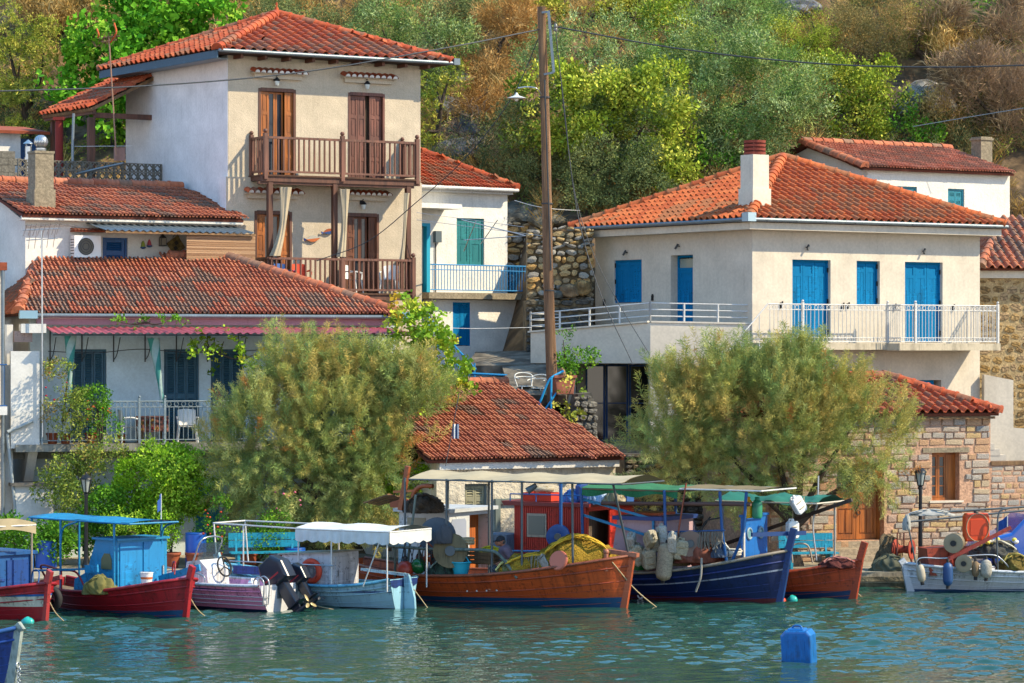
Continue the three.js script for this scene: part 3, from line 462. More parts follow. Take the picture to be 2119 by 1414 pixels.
// ---------- low house tucked against the tall one: flat tile roof, chimney, awning ----------
{
  const t = GR.tall, h = thing('low_house', 'low white house with old tile roof, chimney and air conditioner beside the tall house', 'house', t.h.position, t.h.rotation.y), f = plain(h);
  const ze = 0.75, zr = -2.75, x0 = hit(f, 52, 470, 0.32)[0], yE = hit(f, 300, 450, ze)[1], x0e = hit(f, 46, 442, ze)[0], yR = hit(f, 200, 386, zr)[1], xr = -0.16;
  const win = box2(f, 212, 492, 264, 552, 0.32);
  const roof = part(h, 'roof', [slab([V(x0e, yE, ze), V(xr + 0.3, yE, ze), V(xr + 0.3, yR, zr), V(x0e, yR, zr)], 0.08), slab([V(xr, yE, 2 * zr - ze), V(x0e, yE, 2 * zr - ze), V(x0e, yR, zr), V(xr, yR, zr)], 0.08)], M.underlay);
  tileRoof(h, roof, [[[x0e, yE, ze], [xr + 0.45, yE, ze], [xr - 0.02, yR, zr], [x0e, yR, zr]]], { W: 0.24, L: 0.4, prof: FLAT, ...TF, jit: 2 });
  ridgeTiles(roof, [x0e, yR + 0.03, zr], [xr - 0.05, yR + 0.03, zr], 0.12, TF.mats);
  part(h, 'front_wall', wall([[x0, -2], [-0.15, -2], [-0.15, yE - 0.1], [x0, yE - 0.1]], [win], 0.3).translate(0, 0, 0.32), M.white);
  part(h, 'gable_wall', wall([[2 * zr - 0.32, -2], [0.018, -2], [0.018, yE - 0.1], [zr, yR - 0.14], [2 * zr - 0.32, yE - 0.1]], [], 0.3), M.white, face(h, [x0, 0, 0], -Math.PI / 2));
  part(h, 'eave_board', bx(x0e, xr + 0.3, yE - 0.14, yE - 0.03, ze - 0.12, ze - 0.04), M.whiteRough);
  part(h, 'eave_soffit', bx(x0e, xr + 0.3, yE - 0.16, yE - 0.145, 0.32, ze - 0.1), M.whiteRough);
  shutters(h, face(h, [0, 0, 0.32], 0), win, 1, 'louver', M.deepBlue, 0.08);
  // chimney with turbine vent
  const c = hit(f, 90, 424, 0.2), ct = hit(f, 90, 313, 0.2)[1], cm = hit(f, 90, 392, 0.2)[1];
  const ch = part(h, 'chimney', [bc(c[0], (c[1] + cm) / 2 - 0.2, 0.0, 0.66, cm - c[1] + 0.4, 0.6), bc(c[0], (cm + ct) / 2, 0.0, 0.58, ct - cm, 0.52), bc(c[0], ct - 0.03, 0, 0.62, 0.07, 0.56)], M.concrete);
  const vent = part(ch, 'turbine_vent', [lathe([[0.13, 0], [0.15, 0.03], [0.15, 0.1]], 12).translate(c[0], ct, 0)], M.steel);
  for (let i = 0; i < 16; i++) { const a = i / 16 * 2 * Math.PI; part(ch, 'vent_blade', sheet(6, 1, (u, v) => { const q = lerp(0.35, Math.PI - 0.2, u), b = a + v * 0.34, r = 0.21 * Math.sin(q); return [c[0] + r * Math.cos(b), ct + 0.29 - 0.2 * Math.cos(Math.PI - q) * -1 * -1, r * Math.sin(b)]; }), M.steel); }
  // corrugated awning, bamboo screen
  const aw0 = hit(f, 182, 462, 0.5), aw1 = hit(f, 530, 488, 1.75), ay = hit(f, 300, 478, 1.75)[1];
  const aw = part(h, 'corrugated_awning', sheet(150, 3, (u, v) => [lerp(aw0[0], aw1[0], u), lerp(yE - 0.2, ay, v) + 0.025 * Math.sin(u * 150 * 0.9), lerp(0.35, 1.75, v)]), mat('#6d7b84', { t: 'paint', s: 0.7, r: 0.5, m: 0.3 }));
  part(aw, 'awning_edge', bar([aw0[0], ay - 0.05, 1.7], [aw1[0], ay - 0.05, 1.7], 0.06, 0.06), M.rawWood);
  const b0 = hit(f, 386, 520, 1.62), b1 = hit(f, 528, 520, 1.62), scr = part(h, 'bamboo_screen', bx(b0[0], b1[0], ay - 1.35, ay - 0.08, 1.6, 1.605), mat('#8a6b50', { t: 'wood', s: 1 }));
  for (let i = 0; i < 40; i++) { const y = lerp(ay - 1.34, ay - 0.1, (i + 0.5) / 40); part(scr, 'reed', rod([b0[0], y + rr(-0.005, 0.005), 1.612], [b1[0], y, 1.612], 0.014, 5), pick([mat('#9a7a5c', { r: 0.9 }), mat('#a98a6c', { r: 0.9 }), mat('#8c6c52', { r: 0.9 })].slice(0))); }
  // pipe along the wall
  part(h, 'wall_pipe', tube([[x0, yE - 0.32, 0.36], [x0 + 1.6, yE - 0.3, 0.36], [x0 + 1.75, yE - 0.45, 0.36], [x0 + 1.75, yE - 0.8, 0.36]], 0.03), M.whitePaint);
  // air conditioner
  const a = hit(f, 176, 510, 0.5), ac = thing('air_conditioner', 'white air conditioner unit on the wall left of the small blue shutter', 'air conditioner', V(a[0], a[1] - 0.33, 0.34).applyMatrix4(h.matrixWorld), h.rotation.y);
  part(ac, 'casing', [bx(-0.42, 0.42, 0, 0.64, 0.04, 0.34)], M.whitePlastic); part(ac, 'fan_grille', [ring(0.24, 0.012).translate(-0.06, 0.32, 0.35), ring(0.17, 0.008).translate(-0.06, 0.32, 0.35), ring(0.1, 0.008).translate(-0.06, 0.32, 0.35)], M.iron);
  part(ac, 'fan_opening', new THREE.CylinderGeometry(0.24, 0.24, 0.01, 20).rotateX(Math.PI / 2).translate(-0.06, 0.32, 0.341), mat('#5d5a50', { r: 0.8 })); for (const s of [-0.3, 0.3]) part(ac, 'bracket', [bc(s, -0.03, 0.17, 0.04, 0.05, 0.34), rod([s, -0.05, 0.3], [s, -0.3, 0.01], 0.014)], M.iron);
  part(ac, 'side_louvers', [...Array(6)].map((_, i) => bc(-0.425, 0.12 + i * 0.08, 0.19, 0.012, 0.025, 0.22)), M.iron);
  const hood = part(h, 'small_hood', bx(a[0] - 0.4, a[0] + 0.6, a[1] + 0.42, a[1] + 0.46, 0.32, 0.7), M.terracotta);
  for (let i = 0; i < 9; i++) part(hood, 'hood_tile', new THREE.CylinderGeometry(0.05, 0.05, 0.42, 6, 1, true, -Math.PI / 2, Math.PI).rotateX(-Math.PI / 2 + 0.15).translate(a[0] - 0.35 + i * 0.11, a[1] + 0.47, 0.52), pick(TF.mats));
  const la = hit(f, 338, 500, 0.5), lan = thing('hanging_lantern', 'dark metal lantern hung on the wall under the corrugated awning', 'lantern', V(la[0], la[1], 0.45).applyMatrix4(h.matrixWorld), h.rotation.y);
  part(lan, 'lantern_frame', [lathe([[0.02, 0.22], [0.11, 0.12], [0.1, 0.1], [0.02, 0.1]], 6), bc(0, -0.12, 0, 0.18, 0.03, 0.18), ...[-1, 1].flatMap((s) => [rod([s * 0.08, -0.1, 0.08], [s * 0.08, 0.1, 0.08], 0.01), rod([s * 0.08, -0.1, -0.08], [s * 0.08, 0.1, -0.08], 0.01)]), rod([0, 0.2, 0], [0, 0.3, -0.1], 0.012)], M.iron); part(lan, 'lantern_glass', bc(0, 0, 0, 0.14, 0.2, 0.14), mat('#8a8578', { r: 0.2 }));
  const ru = hit(f, 366, 508, 0.5), rug = thing('woven_bag', 'checked yellow and black woven square hung by its corner under the awning', 'bag', V(ru[0], ru[1], 0.42).applyMatrix4(h.matrixWorld), h.rotation.y);
  for (let i = 0; i < 4; i++) for (let j = 0; j < 4; j++) part(rug, 'woven_patch', bc((i - 1.5) * 0.11, (j - 1.5) * 0.11, 0, 0.108, 0.108, 0.03).rotateZ(0.62), (i + j) % 2 ? pick([mat('#6b5a2c', { t: 'cloth', s: 2 })]) : mat((i * j) % 3 ? '#2c2a26' : '#8a7440', { t: 'cloth', s: 2 }));
  part(rug, 'strap', tube([[-0.1, 0.24, 0], [0.02, 0.36, 0], [0.14, 0.16, 0]], 0.012, 8, 5), M.black);
  [[297, 506, '#7a8a2a', 'green hanging ornament shaped like a bell beside the blue shutter'], [310, 503, '#a23a4a', 'small red and blue ornament on the wall beside the lantern']].forEach(([px, py, col, lab]) => { const q = hit(f, px, py, 0.4), o = thing('wall_ornament', lab, 'ornament', V(q[0], q[1], 0.36).applyMatrix4(h.matrixWorld), 0); part(o, 'body', lathe([[0, -0.1], [0.07, -0.08], [0.05, 0.03], [0.02, 0.1], [0, 0.11]], 8), mat(col, { r: 0.6 })); part(o, 'base_ring', lathe([[0.03, -0.13], [0.09, -0.1], [0.08, -0.07]], 8), mat('#30507a', { r: 0.6 })); });
  GR.low = { h, f };
}
// ---------- yard behind: lattice wall, porch roof, posts ----------
{
  const t = GR.tall, turn = t.h.rotation.y;
  const h = thing('lattice_wall', 'low wall of pierced concrete blocks behind the chimney', 'wall', [t.h.position.x, 4.2, t.h.position.z], turn), f = plain(h), z = -4.6;
  const base = hit(f, 200, 392, z)[1], top = hit(f, 200, 335, z)[1], xa = hit(f, 36, 360, z)[0], xb = -0.02, n = Math.round((xb - xa) / 0.27), s = (xb - xa) / n, rows = 3, hh = (top - base) / rows;
  const lat = joined([bc(0, 0.46, 0, 1, 0.08, 1), bc(0, -0.46, 0, 1, 0.08, 1), bc(0.46, 0, 0, 0.08, 0.84, 1), bc(-0.46, 0, 0, 0.08, 0.84, 1), bar([-0.42, 0, 0], [0, 0.42, 0], 0.9, 0.07), bar([0, 0.42, 0], [0.42, 0, 0], 0.88, 0.07), bar([0.42, 0, 0], [0, -0.42, 0], 0.86, 0.07), bar([0, -0.42, 0], [-0.42, 0, 0], 0.84, 0.07)]);
  for (let i = 0; i < n; i++) for (let j = 0; j < rows; j++) piece(h, 'lattice_block', lat, M.greyBlock, new THREE.Matrix4().makeTranslation(xa + s * (i + 0.5), base + hh * (j + 0.5), z).scale(V(s - 0.01, hh - 0.01, 0.1)));
  part(h, 'wall_base', bx(xa, xb, base - 1.6, base - 0.004, z - 0.08, z + 0.08), M.greyBlock);
  const p = thing('drain_pipe', 'grey drain pipe running down along the lattice wall', 'pipe', [0, 0, 0]); const q = (px, py, d) => at(px, py, d);
  part(p, 'pipe_run', tube([q(152, 235, 96.4), q(150, 300, 96.4), q(150, 362, 96.4)], 0.045, 12, 7), M.gutter); part(p, 'pipe_slope', tube([q(150, 362, 96.4), q(200, 350, 96), q(256, 338, 95.6)], 0.04, 10, 7), M.gutter);
  // porch
  const po = thing('porch', 'open timber porch with tiled lean-to roof behind the tall white wall', 'porch', [t.h.position.x, 4.2, t.h.position.z], turn), D = t.D;
  const zp = -D - 0.1, a = hit(plain(po), 160, 228, -6.2), yt = hit(plain(po), 255, 178, -6.6)[1];
  const A = [a[0], a[1], -5.2], B = [a[0], a[1], -9], C = [0.2, yt + 0.3, -9], E = [0.2, yt + 0.3, -5.2];
  const rf = part(po, 'porch_roof', slab([V(...B), V(...A), V(...E), V(...C)], 0.1), M.rawWood); tileRoof(po, rf, [[B, A, E, C]], { W: 0.3, L: 0.36, prof: ROMAN, ...TR });
  part(po, 'porch_beam', [bar([a[0] + 0.2, a[1] - 0.2, -5.4], [0.1, a[1] - 0.2, -5.4], 0.14, 0.16), bar([a[0] + 0.15, a[1] - 0.1, -9], [a[0] + 0.15, a[1] - 0.1, -5.25], 0.12, 0.14)], M.brownWood);
  for (const x of [188]) { const w = hit(plain(po), x, 300, -5.4)[0]; part(po, 'porch_post', bx(w - 0.1, w + 0.1, 2, a[1] - 0.28, -5.5, -5.3), M.brownWood); }
  part(po, 'porch_post', bx(a[0] + 0.25, a[0] + 0.4, 2, a[1] - 0.17, -8.9, -8.75), M.brownWood);
  const rp = single('red_post', 'red painted post under the leafy tree behind the lattice wall', 'post', [rod(at(122, 365, 98), at(122, 250, 98), 0.13, 8), bc(at(122, 246, 98).x, at(122, 246, 98).y, -98, 0.34, 0.1, 0.34)], mat('#8c2a20', { t: 'paint', s: 1 }));
  const gw = thing('block_wall', 'grey concrete block wall at the left edge with metal flue behind', 'wall', at(45, 372, 97.5), R(20));
  for (let i = 0; i < 3; i++) for (let j = 0; j < 4; j++) part(gw, 'block', bc(-0.25 - i * 0.42 - (j % 2) * 0.2, 0.11 + j * 0.22, 0, 0.41, 0.21, 0.3), M.greyBlock); part(gw, 'block', bc(-0.9, -0.5, 0, 1.6, 1.0, 0.28), M.greyBlock);
  const fl = thing('metal_flue', 'galvanised flue pipe with conical cap beside the concrete chimney', 'flue', at(58, 350, 96.5)); part(fl, 'pipe', rod([0, -0.8, 0], [0, 0.7, 0], 0.1, 10), M.steel); part(fl, 'collar', rod([0, 0.25, 0], [0, 0.36, 0], 0.125, 10), M.steel); part(fl, 'cap', lathe([[0.16, 0.78], [0.15, 0.8], [0, 0.92]], 10), M.steel); for (let i = 0; i < 3; i++) part(fl, 'strut', rod([0.09 * Math.cos(i * 2.1), 0.68, 0.09 * Math.sin(i * 2.1)], [0.11 * Math.cos(i * 2.1), 0.8, 0.11 * Math.sin(i * 2.1)], 0.012), M.steel);
  const ws = thing('white_shed', 'white walled shed corner with blue door at the left edge', 'shed', at(42, 330, 100), R(30)); part(ws, 'wall', bx(-3, 0, -3, 0.85, -2, 0), M.white); part(ws, 'door', bx(0.02, 0.7, -3, 0.7, -0.5, -0.4), M.deepBlue); part(ws, 'roof', slab([V(-3.2, 0.9, 0.3), V(0.9, 0.9, 0.3), V(0.9, 1.2, -2), V(-3.2, 1.2, -2)], 0.1), M.terracotta);
  const to = thing('towel', 'pinkish towel hung on a line behind the lattice wall', 'towel', at(247, 305, 97)); part(to, 'cloth', sheet(10, 8, (u, v) => [(u - 0.5) * 0.36, -v * 0.42, 0.03 * Math.sin(u * 9)]), mat('#9a7468', { t: 'cloth', s: 2 })); part(to, 'line', rod([-1.4, 0.03, 0], [0.4, 0.04, 0], 0.01), M.whitePaint);
}
// ---------- front left house: flat tile roof, red awning, long balcony ----------
{
  const d0 = 86.6, h = thing('balcony_house', 'white two-storey house with long tile roof, red corrugated awning and front balcony', 'house', [(62 - CX) * d0 / F, 0.4, -d0], R(18)), f = plain(h), ov = 0.5;
  const yE = hit(f, 400, 651, ov)[1], xl = hit(f, 38, 640, ov)[0], xr = hit(f, 830, 655, ov)[0], zr = -3.9, yR = hit(f, 200, 553, zr)[1], yR2 = hit(f, 400, 536, zr)[1];
  const r1 = hit(f, 76, 552, zr)[0], r2 = hit(f, 330, 548, zr)[0], r3 = hit(f, 345, 536, zr)[0], r4 = hit(f, 468, 535, zr)[0], zb = 2 * zr - ov;
  const yF = hit(f, 400, 917, 1.2)[1], W = hit(f, 818, 700, 0)[0];
  const ds = [[147, 220], [339, 412], [436, 504], [620, 690]].map(([a, b]) => { const r = box2(f, a, 723, b, 915); r.y0 = yF; return r; });
  part(h, 'front_wall', wall([[0, -0.3], [W, -0.3], [W, yE], [0, yE]], ds, 0.3), mat('#cfdfe4', { t: 'plaster', s: 0.35, b: 0.006 }));
  part(h, 'side_wall', [bx(0, 0.3, -0.3, yE, -7.4, -0.31), bx(W - 0.3, W, -0.3, yE, -7.4, -0.31), bx(0.3, W - 0.3, -0.3, yE, -7.4, -7.1)], M.white);
  part(h, 'upper_floor', bx(0.3, W - 0.3, yF - 0.25, yF, -7.1, -0.31), M.concrete);
  const w2 = mat('#39657a', { t: 'paint', s: 0.6, r: 0.6 });
  for (const r of ds) shutters(h, f, r, 3, 'louver', w2, 0.1);
  const E0 = [xl, yE, ov], E1 = [xr, yE, ov], P = (x, y) => [x, y, zr];
  const roof = part(h, 'roof', [slab([E0, E1, P(r4, yR2), P(r3, yR2), P(r3 - 0.1, yR), P(r1, yR)].map((p) => V(...p)), 0.09), slab([[xl, yE, zb], E0, P(r1, yR)].map((p) => V(...p)), 0.09), slab([E1, [xr, yE, zb], P(r4, yR2)].map((p) => V(...p)), 0.09), slab([[xr, yE, zb], [xl, yE, zb], P(r1, yR), P(r4, yR)].map((p) => V(...p)), 0.09)], M.underlay);
  tileRoof(h, roof, [[E0, E1, P(r4, yR2), P(r3, yR2), P(r3 - 0.1, yR), P(r1, yR)], [[xl, yE, zb], E0, P(r1, yR)]], { W: 0.245, L: 0.42, prof: FLAT, ...TF });
  ridgeTiles(roof, E0, P(r1, yR + 0.03), 0.13, TF.mats); ridgeTiles(roof, P(r1, yR + 0.03), P(r3 - 0.1, yR + 0.04), 0.13, TF.mats); ridgeTiles(roof, P(r3 - 0.1, yR + 0.04), P(r3 + 0.15, yR2 + 0.03), 0.13, TF.mats); ridgeTiles(roof, P(r3 + 0.1, yR2 + 0.03), P(r4, yR2 + 0.03), 0.13, TF.mats); ridgeTiles(roof, E1, P(r4, yR2 + 0.03), 0.13, TF.mats);
  gutterRun(h, [xl + 0.2, yE - 0.04, ov + 0.08], [xr + 0.1, yE - 0.06, ov + 0.08]);
  part(h, 'gutter_box', [bc(xl + 0.25, yE - 0.02, ov + 0.08, 0.5, 0.22, 0.2), bc(xr + 0.1, yE - 0.02, ov + 0.08, 0.3, 0.22, 0.2)], mat('#7fa0b0', { r: 0.5, m: 0.3 }));
  part(h, 'pink_fascia', bx(xl + 0.5, xr - 0.2, yE - 0.3, yE - 0.12, ov - 0.14, ov - 0.02), mat('#a8848c', { t: 'paint', s: 0.6 }));
  part(h, 'soffit', bx(xl + 0.3, xr - 0.1, yE - 0.12, yE - 0.1, -0.3, ov - 0.02), M.white);
  const za = 1.75, a0 = hit(f, 110, 690, za)[0], a1 = hit(f, 862, 692, za)[0], yA = hit(f, 480, 690, za)[1];
  const awn = part(h, 'corrugated_awning', sheet(420, 4, (u, v) => [lerp(lerp(xl + 0.75, a0, v), lerp(xr - 0.5, a1, v), u), lerp(yE - 0.36, yA, v) + 0.022 * Math.sin(u * 420 * 0.72), lerp(ov - 0.06, za, v)]), mat('#b0525c', { t: 'paint', s: 0.5, r: 0.6 }));
  for (let i = 0; i < 12; i++) { const x = lerp(a0 + 0.2, a1 - 0.3, i / 11); part(awn, 'awning_bracket', [bar([x, yE - 0.45, 0.4], [x, yA - 0.04, za - 0.1], 0.03, 0.03), tube([[x, yA - 0.75, 0.02], [x, yA - 0.6, 0.5], [x, yA - 0.12, 1.0]], 0.014, 8, 5), bar([x, yA - 0.8, 0.03], [x, yE - 0.4, 0.03], 0.03, 0.03)], M.iron); }
  part(awn, 'awning_rail', bar([a0, yA - 0.05, za - 0.08], [a1, yA - 0.05, za - 0.08], 0.04, 0.04), M.iron);
  part(awn, 'lower_wire', tube([...Array(9)].map((_, i) => [lerp(a0, a1, i / 8), yA - 0.5 - 0.06 * Math.sin(i * 2.3), 0.9]), 0.012, 50, 5), M.iron);
  // balcony
  const pz = 1.3, bl = hit(f, 84, 900, pz)[0], br = W - 0.1, yr = hit(f, 300, 831, pz)[1];
  part(h, 'balcony_slab', bx(bl - 0.7, br, yF - 0.2, yF, 0.003, pz + 0.1), mat('#8c8a80', { t: 'stain', s: 0.5 }));
  part(h, 'slab_beam', bx(bl - 0.65, br, yF - 0.42, yF - 0.205, 0.003, 0.4), mat('#7d7c74', { t: 'stain', s: 0.5 }));
  for (const x of [bl - 0.3, bl + 2.7, bl + 6]) part(h, 'slab_bracket', ext([[0, 0], [1.1, 0], [0.8, -0.3], [0, -1.1]], 0.25).rotateY(-Math.PI / 2).translate(x + 0.25, yF - 0.21, 0.004), M.white);
  const ir = mat('#8b9aa0', { t: 'paint', s: 1, r: 0.5 });
  const nb = Math.round((br - bl) / 0.135);
  railing(h, [bl, 0, pz], [br, 0, pz], yF + 0.1, yr - 0.16, nb, { rails: [[yr, 0.022], [yr - 0.16, 0.014], [yF + 0.1, 0.016]], m: ir, bar: 0.011 });
  railing(h, [bl, 0, 0.1], [bl, 0, pz], yF + 0.1, yr - 0.16, 8, { rails: [[yr, 0.022], [yr - 0.16, 0.014], [yF + 0.1, 0.016]], m: ir, bar: 0.011 });
  for (const px of [86, 288, 341, 480]) { const x = hit(f, px, 870, pz)[0]; newel(h, x, yF + 0.005, yr + 0.1, pz, 0.03, ir, true); }
  for (let i = 0; i < 26; i++) part(h, 'scroll', ring(0.06, 0.01, 5, 12).translate(lerp(bl + 0.1, bl + 5.2, i / 25), yr - 0.08, pz), ir);
  // tied-up striped curtains by the shutters
  const strip = mat('#3f8f86', { t: 'cloth', s: 2 }), stripW = mat('#9fb8b4', { t: 'cloth', s: 2 });
  [[146, 695, 145, 812], [318, 700, 337, 835]].forEach(([x0, y0, x1, y1]) => { const a = hit(f, x0, y0, 1.2), b = hit(f, x1, y1, 1.2); for (let k = 0; k < 4; k++) part(h, 'tied_curtain', sheet(8, 30, (u, v) => { const t = (u + k) / 4 * 2 * Math.PI + v * 5, w = lerp(0.17, 0.06, Math.min(1, v * 1.4)); return [lerp(a[0], b[0], v) + w * Math.cos(t), lerp(a[1], b[1], v), 1.15 + w * 0.7 * Math.sin(t)]; }), k % 2 ? strip : stripW, f); });
  // white screen wall at the balcony's end and small roof box
  const s0 = hit(f, 22, 800, 1.3)[0], s1 = hit(f, 86, 800, 1.3)[0] - 0.06, st = hit(f, 50, 727, 1.3)[1];
  part(h, 'end_screen', bx(s0, s1, yF - 0.1, st, 1.1, 1.3), M.white);
  part(h, 'end_pier', [bx(s0 - 0.1, s0 + 0.12, -0.3, yE - 0.3, 0.5, 0.9), bx(s0 + 0.3, s1 + 0.2, st + 0.5, st + 0.75, 0.8, 1.2)], M.white);
  part(h, 'drain_pipe', [rod([s0 - 0.1, yF + 0.35, 1.36], [s1 - 0.2, yF + 0.65, 1.36], 0.05, 8), rod([s0 - 0.1, yF + 0.3, 1.3], [s0 + 0.25, 0.5, 1.1], 0.05, 8)], mat('#9aa3a6', { r: 0.6 }));
  // ground floor door and low wall
  const gd = box2(f, 405, 1003, 452, 1115, 0.02); gd.y0 = 0.05; part(h, 'ground_door', [bx(gd.x0, gd.x1, gd.y0, gd.y1, 0.003, 0.05), bx(gd.x0 + 0.06, (gd.x0 + gd.x1) / 2 - 0.02, gd.y0 + 0.1, gd.y1 - 0.1, 0.05, 0.07), bx((gd.x0 + gd.x1) / 2 + 0.02, gd.x1 - 0.06, gd.y0 + 0.1, gd.y1 - 0.1, 0.05, 0.07)], M.turq);
  const lw = box2(f, 28, 1006, 110, 1075, 1.2); part(h, 'porch_wall', bx(lw.x0, lw.x1, -0.1, lw.y1, 0.6, 1.2), M.white); part(h, 'porch_cap', bx(lw.x0 - 0.1, lw.x1 + 0.1, lw.y1 + 0.003, lw.y1 + 0.09, 0.4, 1.3), mat('#6d6a64', { t: 'stain', s: 1 }));
  part(h, 'meter_box', bc(hit(f, 46, 690, 0.9)[0], st + 0.4, 0.95, 0.5, 0.3, 0.2), mat('#a88f86', { t: 'paint', s: 1 }));
  GR.left = { h, f, yF, pz, bl, br, yr, yA, za, a0, a1, W };
  // neighbouring house edge with blue rail
  const nh = thing('neighbour_house', 'sliver of a pale house with tile edge and blue railing at the left edge', 'house', at(-30, 1085, 85), R(18)), nf = plain(nh);
  const e = hit(nf, 8, 560, 0); part(nh, 'wall', bx(-4, e[0], 0, e[1], -5, 0), M.creamDark); part(nh, 'roof_edge', bx(-4, e[0] + 0.06, e[1] + 0.002, e[1] + 0.22, -5, 0.15), M.terracotta);
  const ra = hit(nf, 14, 840, 0.9), rb = hit(nf, 14, 755, 0.9); part(nh, 'balcony_floor', bx(-4, ra[0], ra[1] - 0.25, ra[1] - 0.02, 0.003, 0.95), M.white); railing(nh, [-4, 0, 0.9], [ra[0], 0, 0.9], ra[1], rb[1], 28, { rails: [[rb[1], 0.02], [ra[1], 0.02]], m: M.deepBlue, bar: 0.012 });
  part(nh, 'downpipe', [rod([e[0] - 0.05, 0.2, 0.1], [e[0] - 0.05, e[1], 0.1], 0.05, 8)], M.gutter);
}
// ---------- blue and white house between the tall house and the pole ----------
{
  const d0 = 98.8, h = thing('blue_railed_house', 'small white house with turquoise shutters and bright blue balcony railing', 'house', [(866 - CX) * d0 / F, 5.2, -d0], R(40)), f = plain(h);
  const W = hit(f, 1050, 500)[0], yE = hit(f, 960, 388, 0.35)[1], xr = hit(f, 1068, 394, 0.35)[0], yS = hit(f, 970, 606, 1.0)[1], D = 6;
  const dr = box2(f, 861, 462, 889, 596), wi = box2(f, 945, 452, 1002, 549); dr.y0 = yS;
  part(h, 'upper_wall', wall([[-0.45, yS], [W, yS], [W, yE - 0.05], [-0.45, yE - 0.05]], [dr, wi], 0.3), M.whiteRough);
  part(h, 'end_wall', bx(W - 0.3, W, yS, yE - 0.05, -D, -0.301), M.whiteRough); part(h, 'rear_wall', bx(-0.45, W - 0.301, yS, yE - 0.05, -D, -D + 0.3), M.whiteRough);
  const zl = 0.7, xl = hit(f, 893, 680, zl)[0], xe = hit(f, 1086, 690, zl)[0], ld = box2(f, 937, 626, 973, 716, zl), ld2 = box2(f, 857, 620, 873, 700, 0.2);
  part(h, 'lower_wall', wall([[xl, -2], [xe, -2], [xe, yS - 0.22], [xl, yS - 0.22]], [ld], 0.4).translate(0, 0, zl), M.whiteRough);
  part(h, 'lower_side_wall', [bx(xe - 0.4, xe, -2, yS - 0.22, -D, zl - 0.401), bx(xl, xl + 0.3, -2, yS - 0.22, -0.1, zl - 0.401), bx(-0.4, xl - 0.002, -2, yS - 0.22, -0.3, 0.2)], M.cream);
  part(h, 'balcony_slab', bx(-0.4, xe + 0.12, yS - 0.2, yS - 0.003, -0.25, 1.05), M.concrete);
  const yr = hit(f, 970, 549, 1.0)[1], bb = mat('#0a78b0', { r: 0.6 });
  railing(h, [-0.3, 0, 1.0], [xe + 0.06, 0, 1.0], yS + 0.08, yr, 34, { rails: [[yr, 0.022], [yS + 0.08, 0.018], [yr - 0.16, 0.014]], m: bb, bar: 0.012 }); railing(h, [xe + 0.06, 0, 1.0], [xe + 0.06, 0, -0.9], yS + 0.08, yr, 14, { rails: [[yr, 0.022], [yS + 0.08, 0.018], [yr - 0.16, 0.014]], m: bb, bar: 0.012 });
  shutters(h, f, wi, 2, 'panel', mat('#1d7a7e', { t: 'paint', s: 0.7, r: 0.5 }), 0.06); shutters(h, face(h, [0, 0, zl], 0), ld, 2, 'plank', M.blue, 0.03, 'door_leaf'); part(h, 'side_door', leaf(ld2.x0, ld2.x1, ld2.y0, ld2.y1, 0.26, 'plank'), M.blue);
  part(h, 'door_frame', [bx(dr.x0, dr.x0 + 0.1, dr.y0, dr.y1, -0.2, 0.03), bx(dr.x1 - 0.14, dr.x1, dr.y0, dr.y1, -0.2, 0.03), bx(dr.x0 + 0.1, dr.x1 - 0.14, dr.y1 - 0.1, dr.y1, -0.2, 0.03)], mat('#1690ae', { r: 0.5 }));
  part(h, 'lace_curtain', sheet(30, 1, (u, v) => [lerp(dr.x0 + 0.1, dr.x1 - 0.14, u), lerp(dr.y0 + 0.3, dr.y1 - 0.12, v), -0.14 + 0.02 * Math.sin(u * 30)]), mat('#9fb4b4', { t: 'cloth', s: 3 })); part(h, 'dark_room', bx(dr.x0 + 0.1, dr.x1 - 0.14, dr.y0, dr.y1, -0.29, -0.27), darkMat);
  const cs = box2(f, 858, 421, 956, 431, 0.9); part(h, 'canopy_slab', bx(cs.x0 - 0.3, cs.x1, cs.y0, cs.y1, 0.002, 0.9), M.whiteRough);
  const zr = -D / 2, yR = hit(f, 870, 318, zr)[1] + 0.1, xh = hit(f, 872, 322, zr)[0];
  const e0 = [-0.5, yE, 0.35], e1 = [xr, yE, 0.35], b1 = [xr, yE, -D - 0.35], b0 = [-0.5, yE, -D - 0.35], A = [Math.max(xh - 0.4, -0.3), yR, zr], B = [-0.5, yR, zr];
  const roof = part(h, 'roof', [slab([e0, e1, A, B].map((p) => V(...p)), 0.08), slab([e1, b1, A].map((p) => V(...p)), 0.08), slab([b1, b0, B, A].map((p) => V(...p)), 0.08)], M.underlay);
  tileRoof(h, roof, [[e0, e1, A, B], [e1, b1, A]], { W: 0.24, L: 0.36, prof: FLAT, ...TR, jit: 2 }); ridgeTiles(roof, e1, A, 0.12, TR.mats); ridgeTiles(roof, b1, A, 0.12, TR.mats);
  part(h, 'eave_band', bx(-0.45, xr - 0.05, yE - 0.16, yE - 0.06, -D - 0.25, 0.26), M.whitePaint); gutterRun(h, [-0.5, yE - 0.03, 0.42], [xr, yE - 0.03, 0.42], M.whitePaint, 0.06);
  const mb = hit(f, 906, 490, 0.1); part(h, 'meter_box', bc(mb[0], mb[1], 0.08, 0.24, 0.36, 0.14), mat('#4d5a60', { r: 0.5 })); part(h, 'service_pipe', rod([mb[0] - 0.04, yS, 0.04], [mb[0] - 0.04, mb[1] - 0.2, 0.04], 0.02), M.iron);
  // clothes line frame
  const cf = thing('clothes_line', 'metal clothes line frame with wires jutting from the white house wall', 'clothes line', [0, 0, 0]);
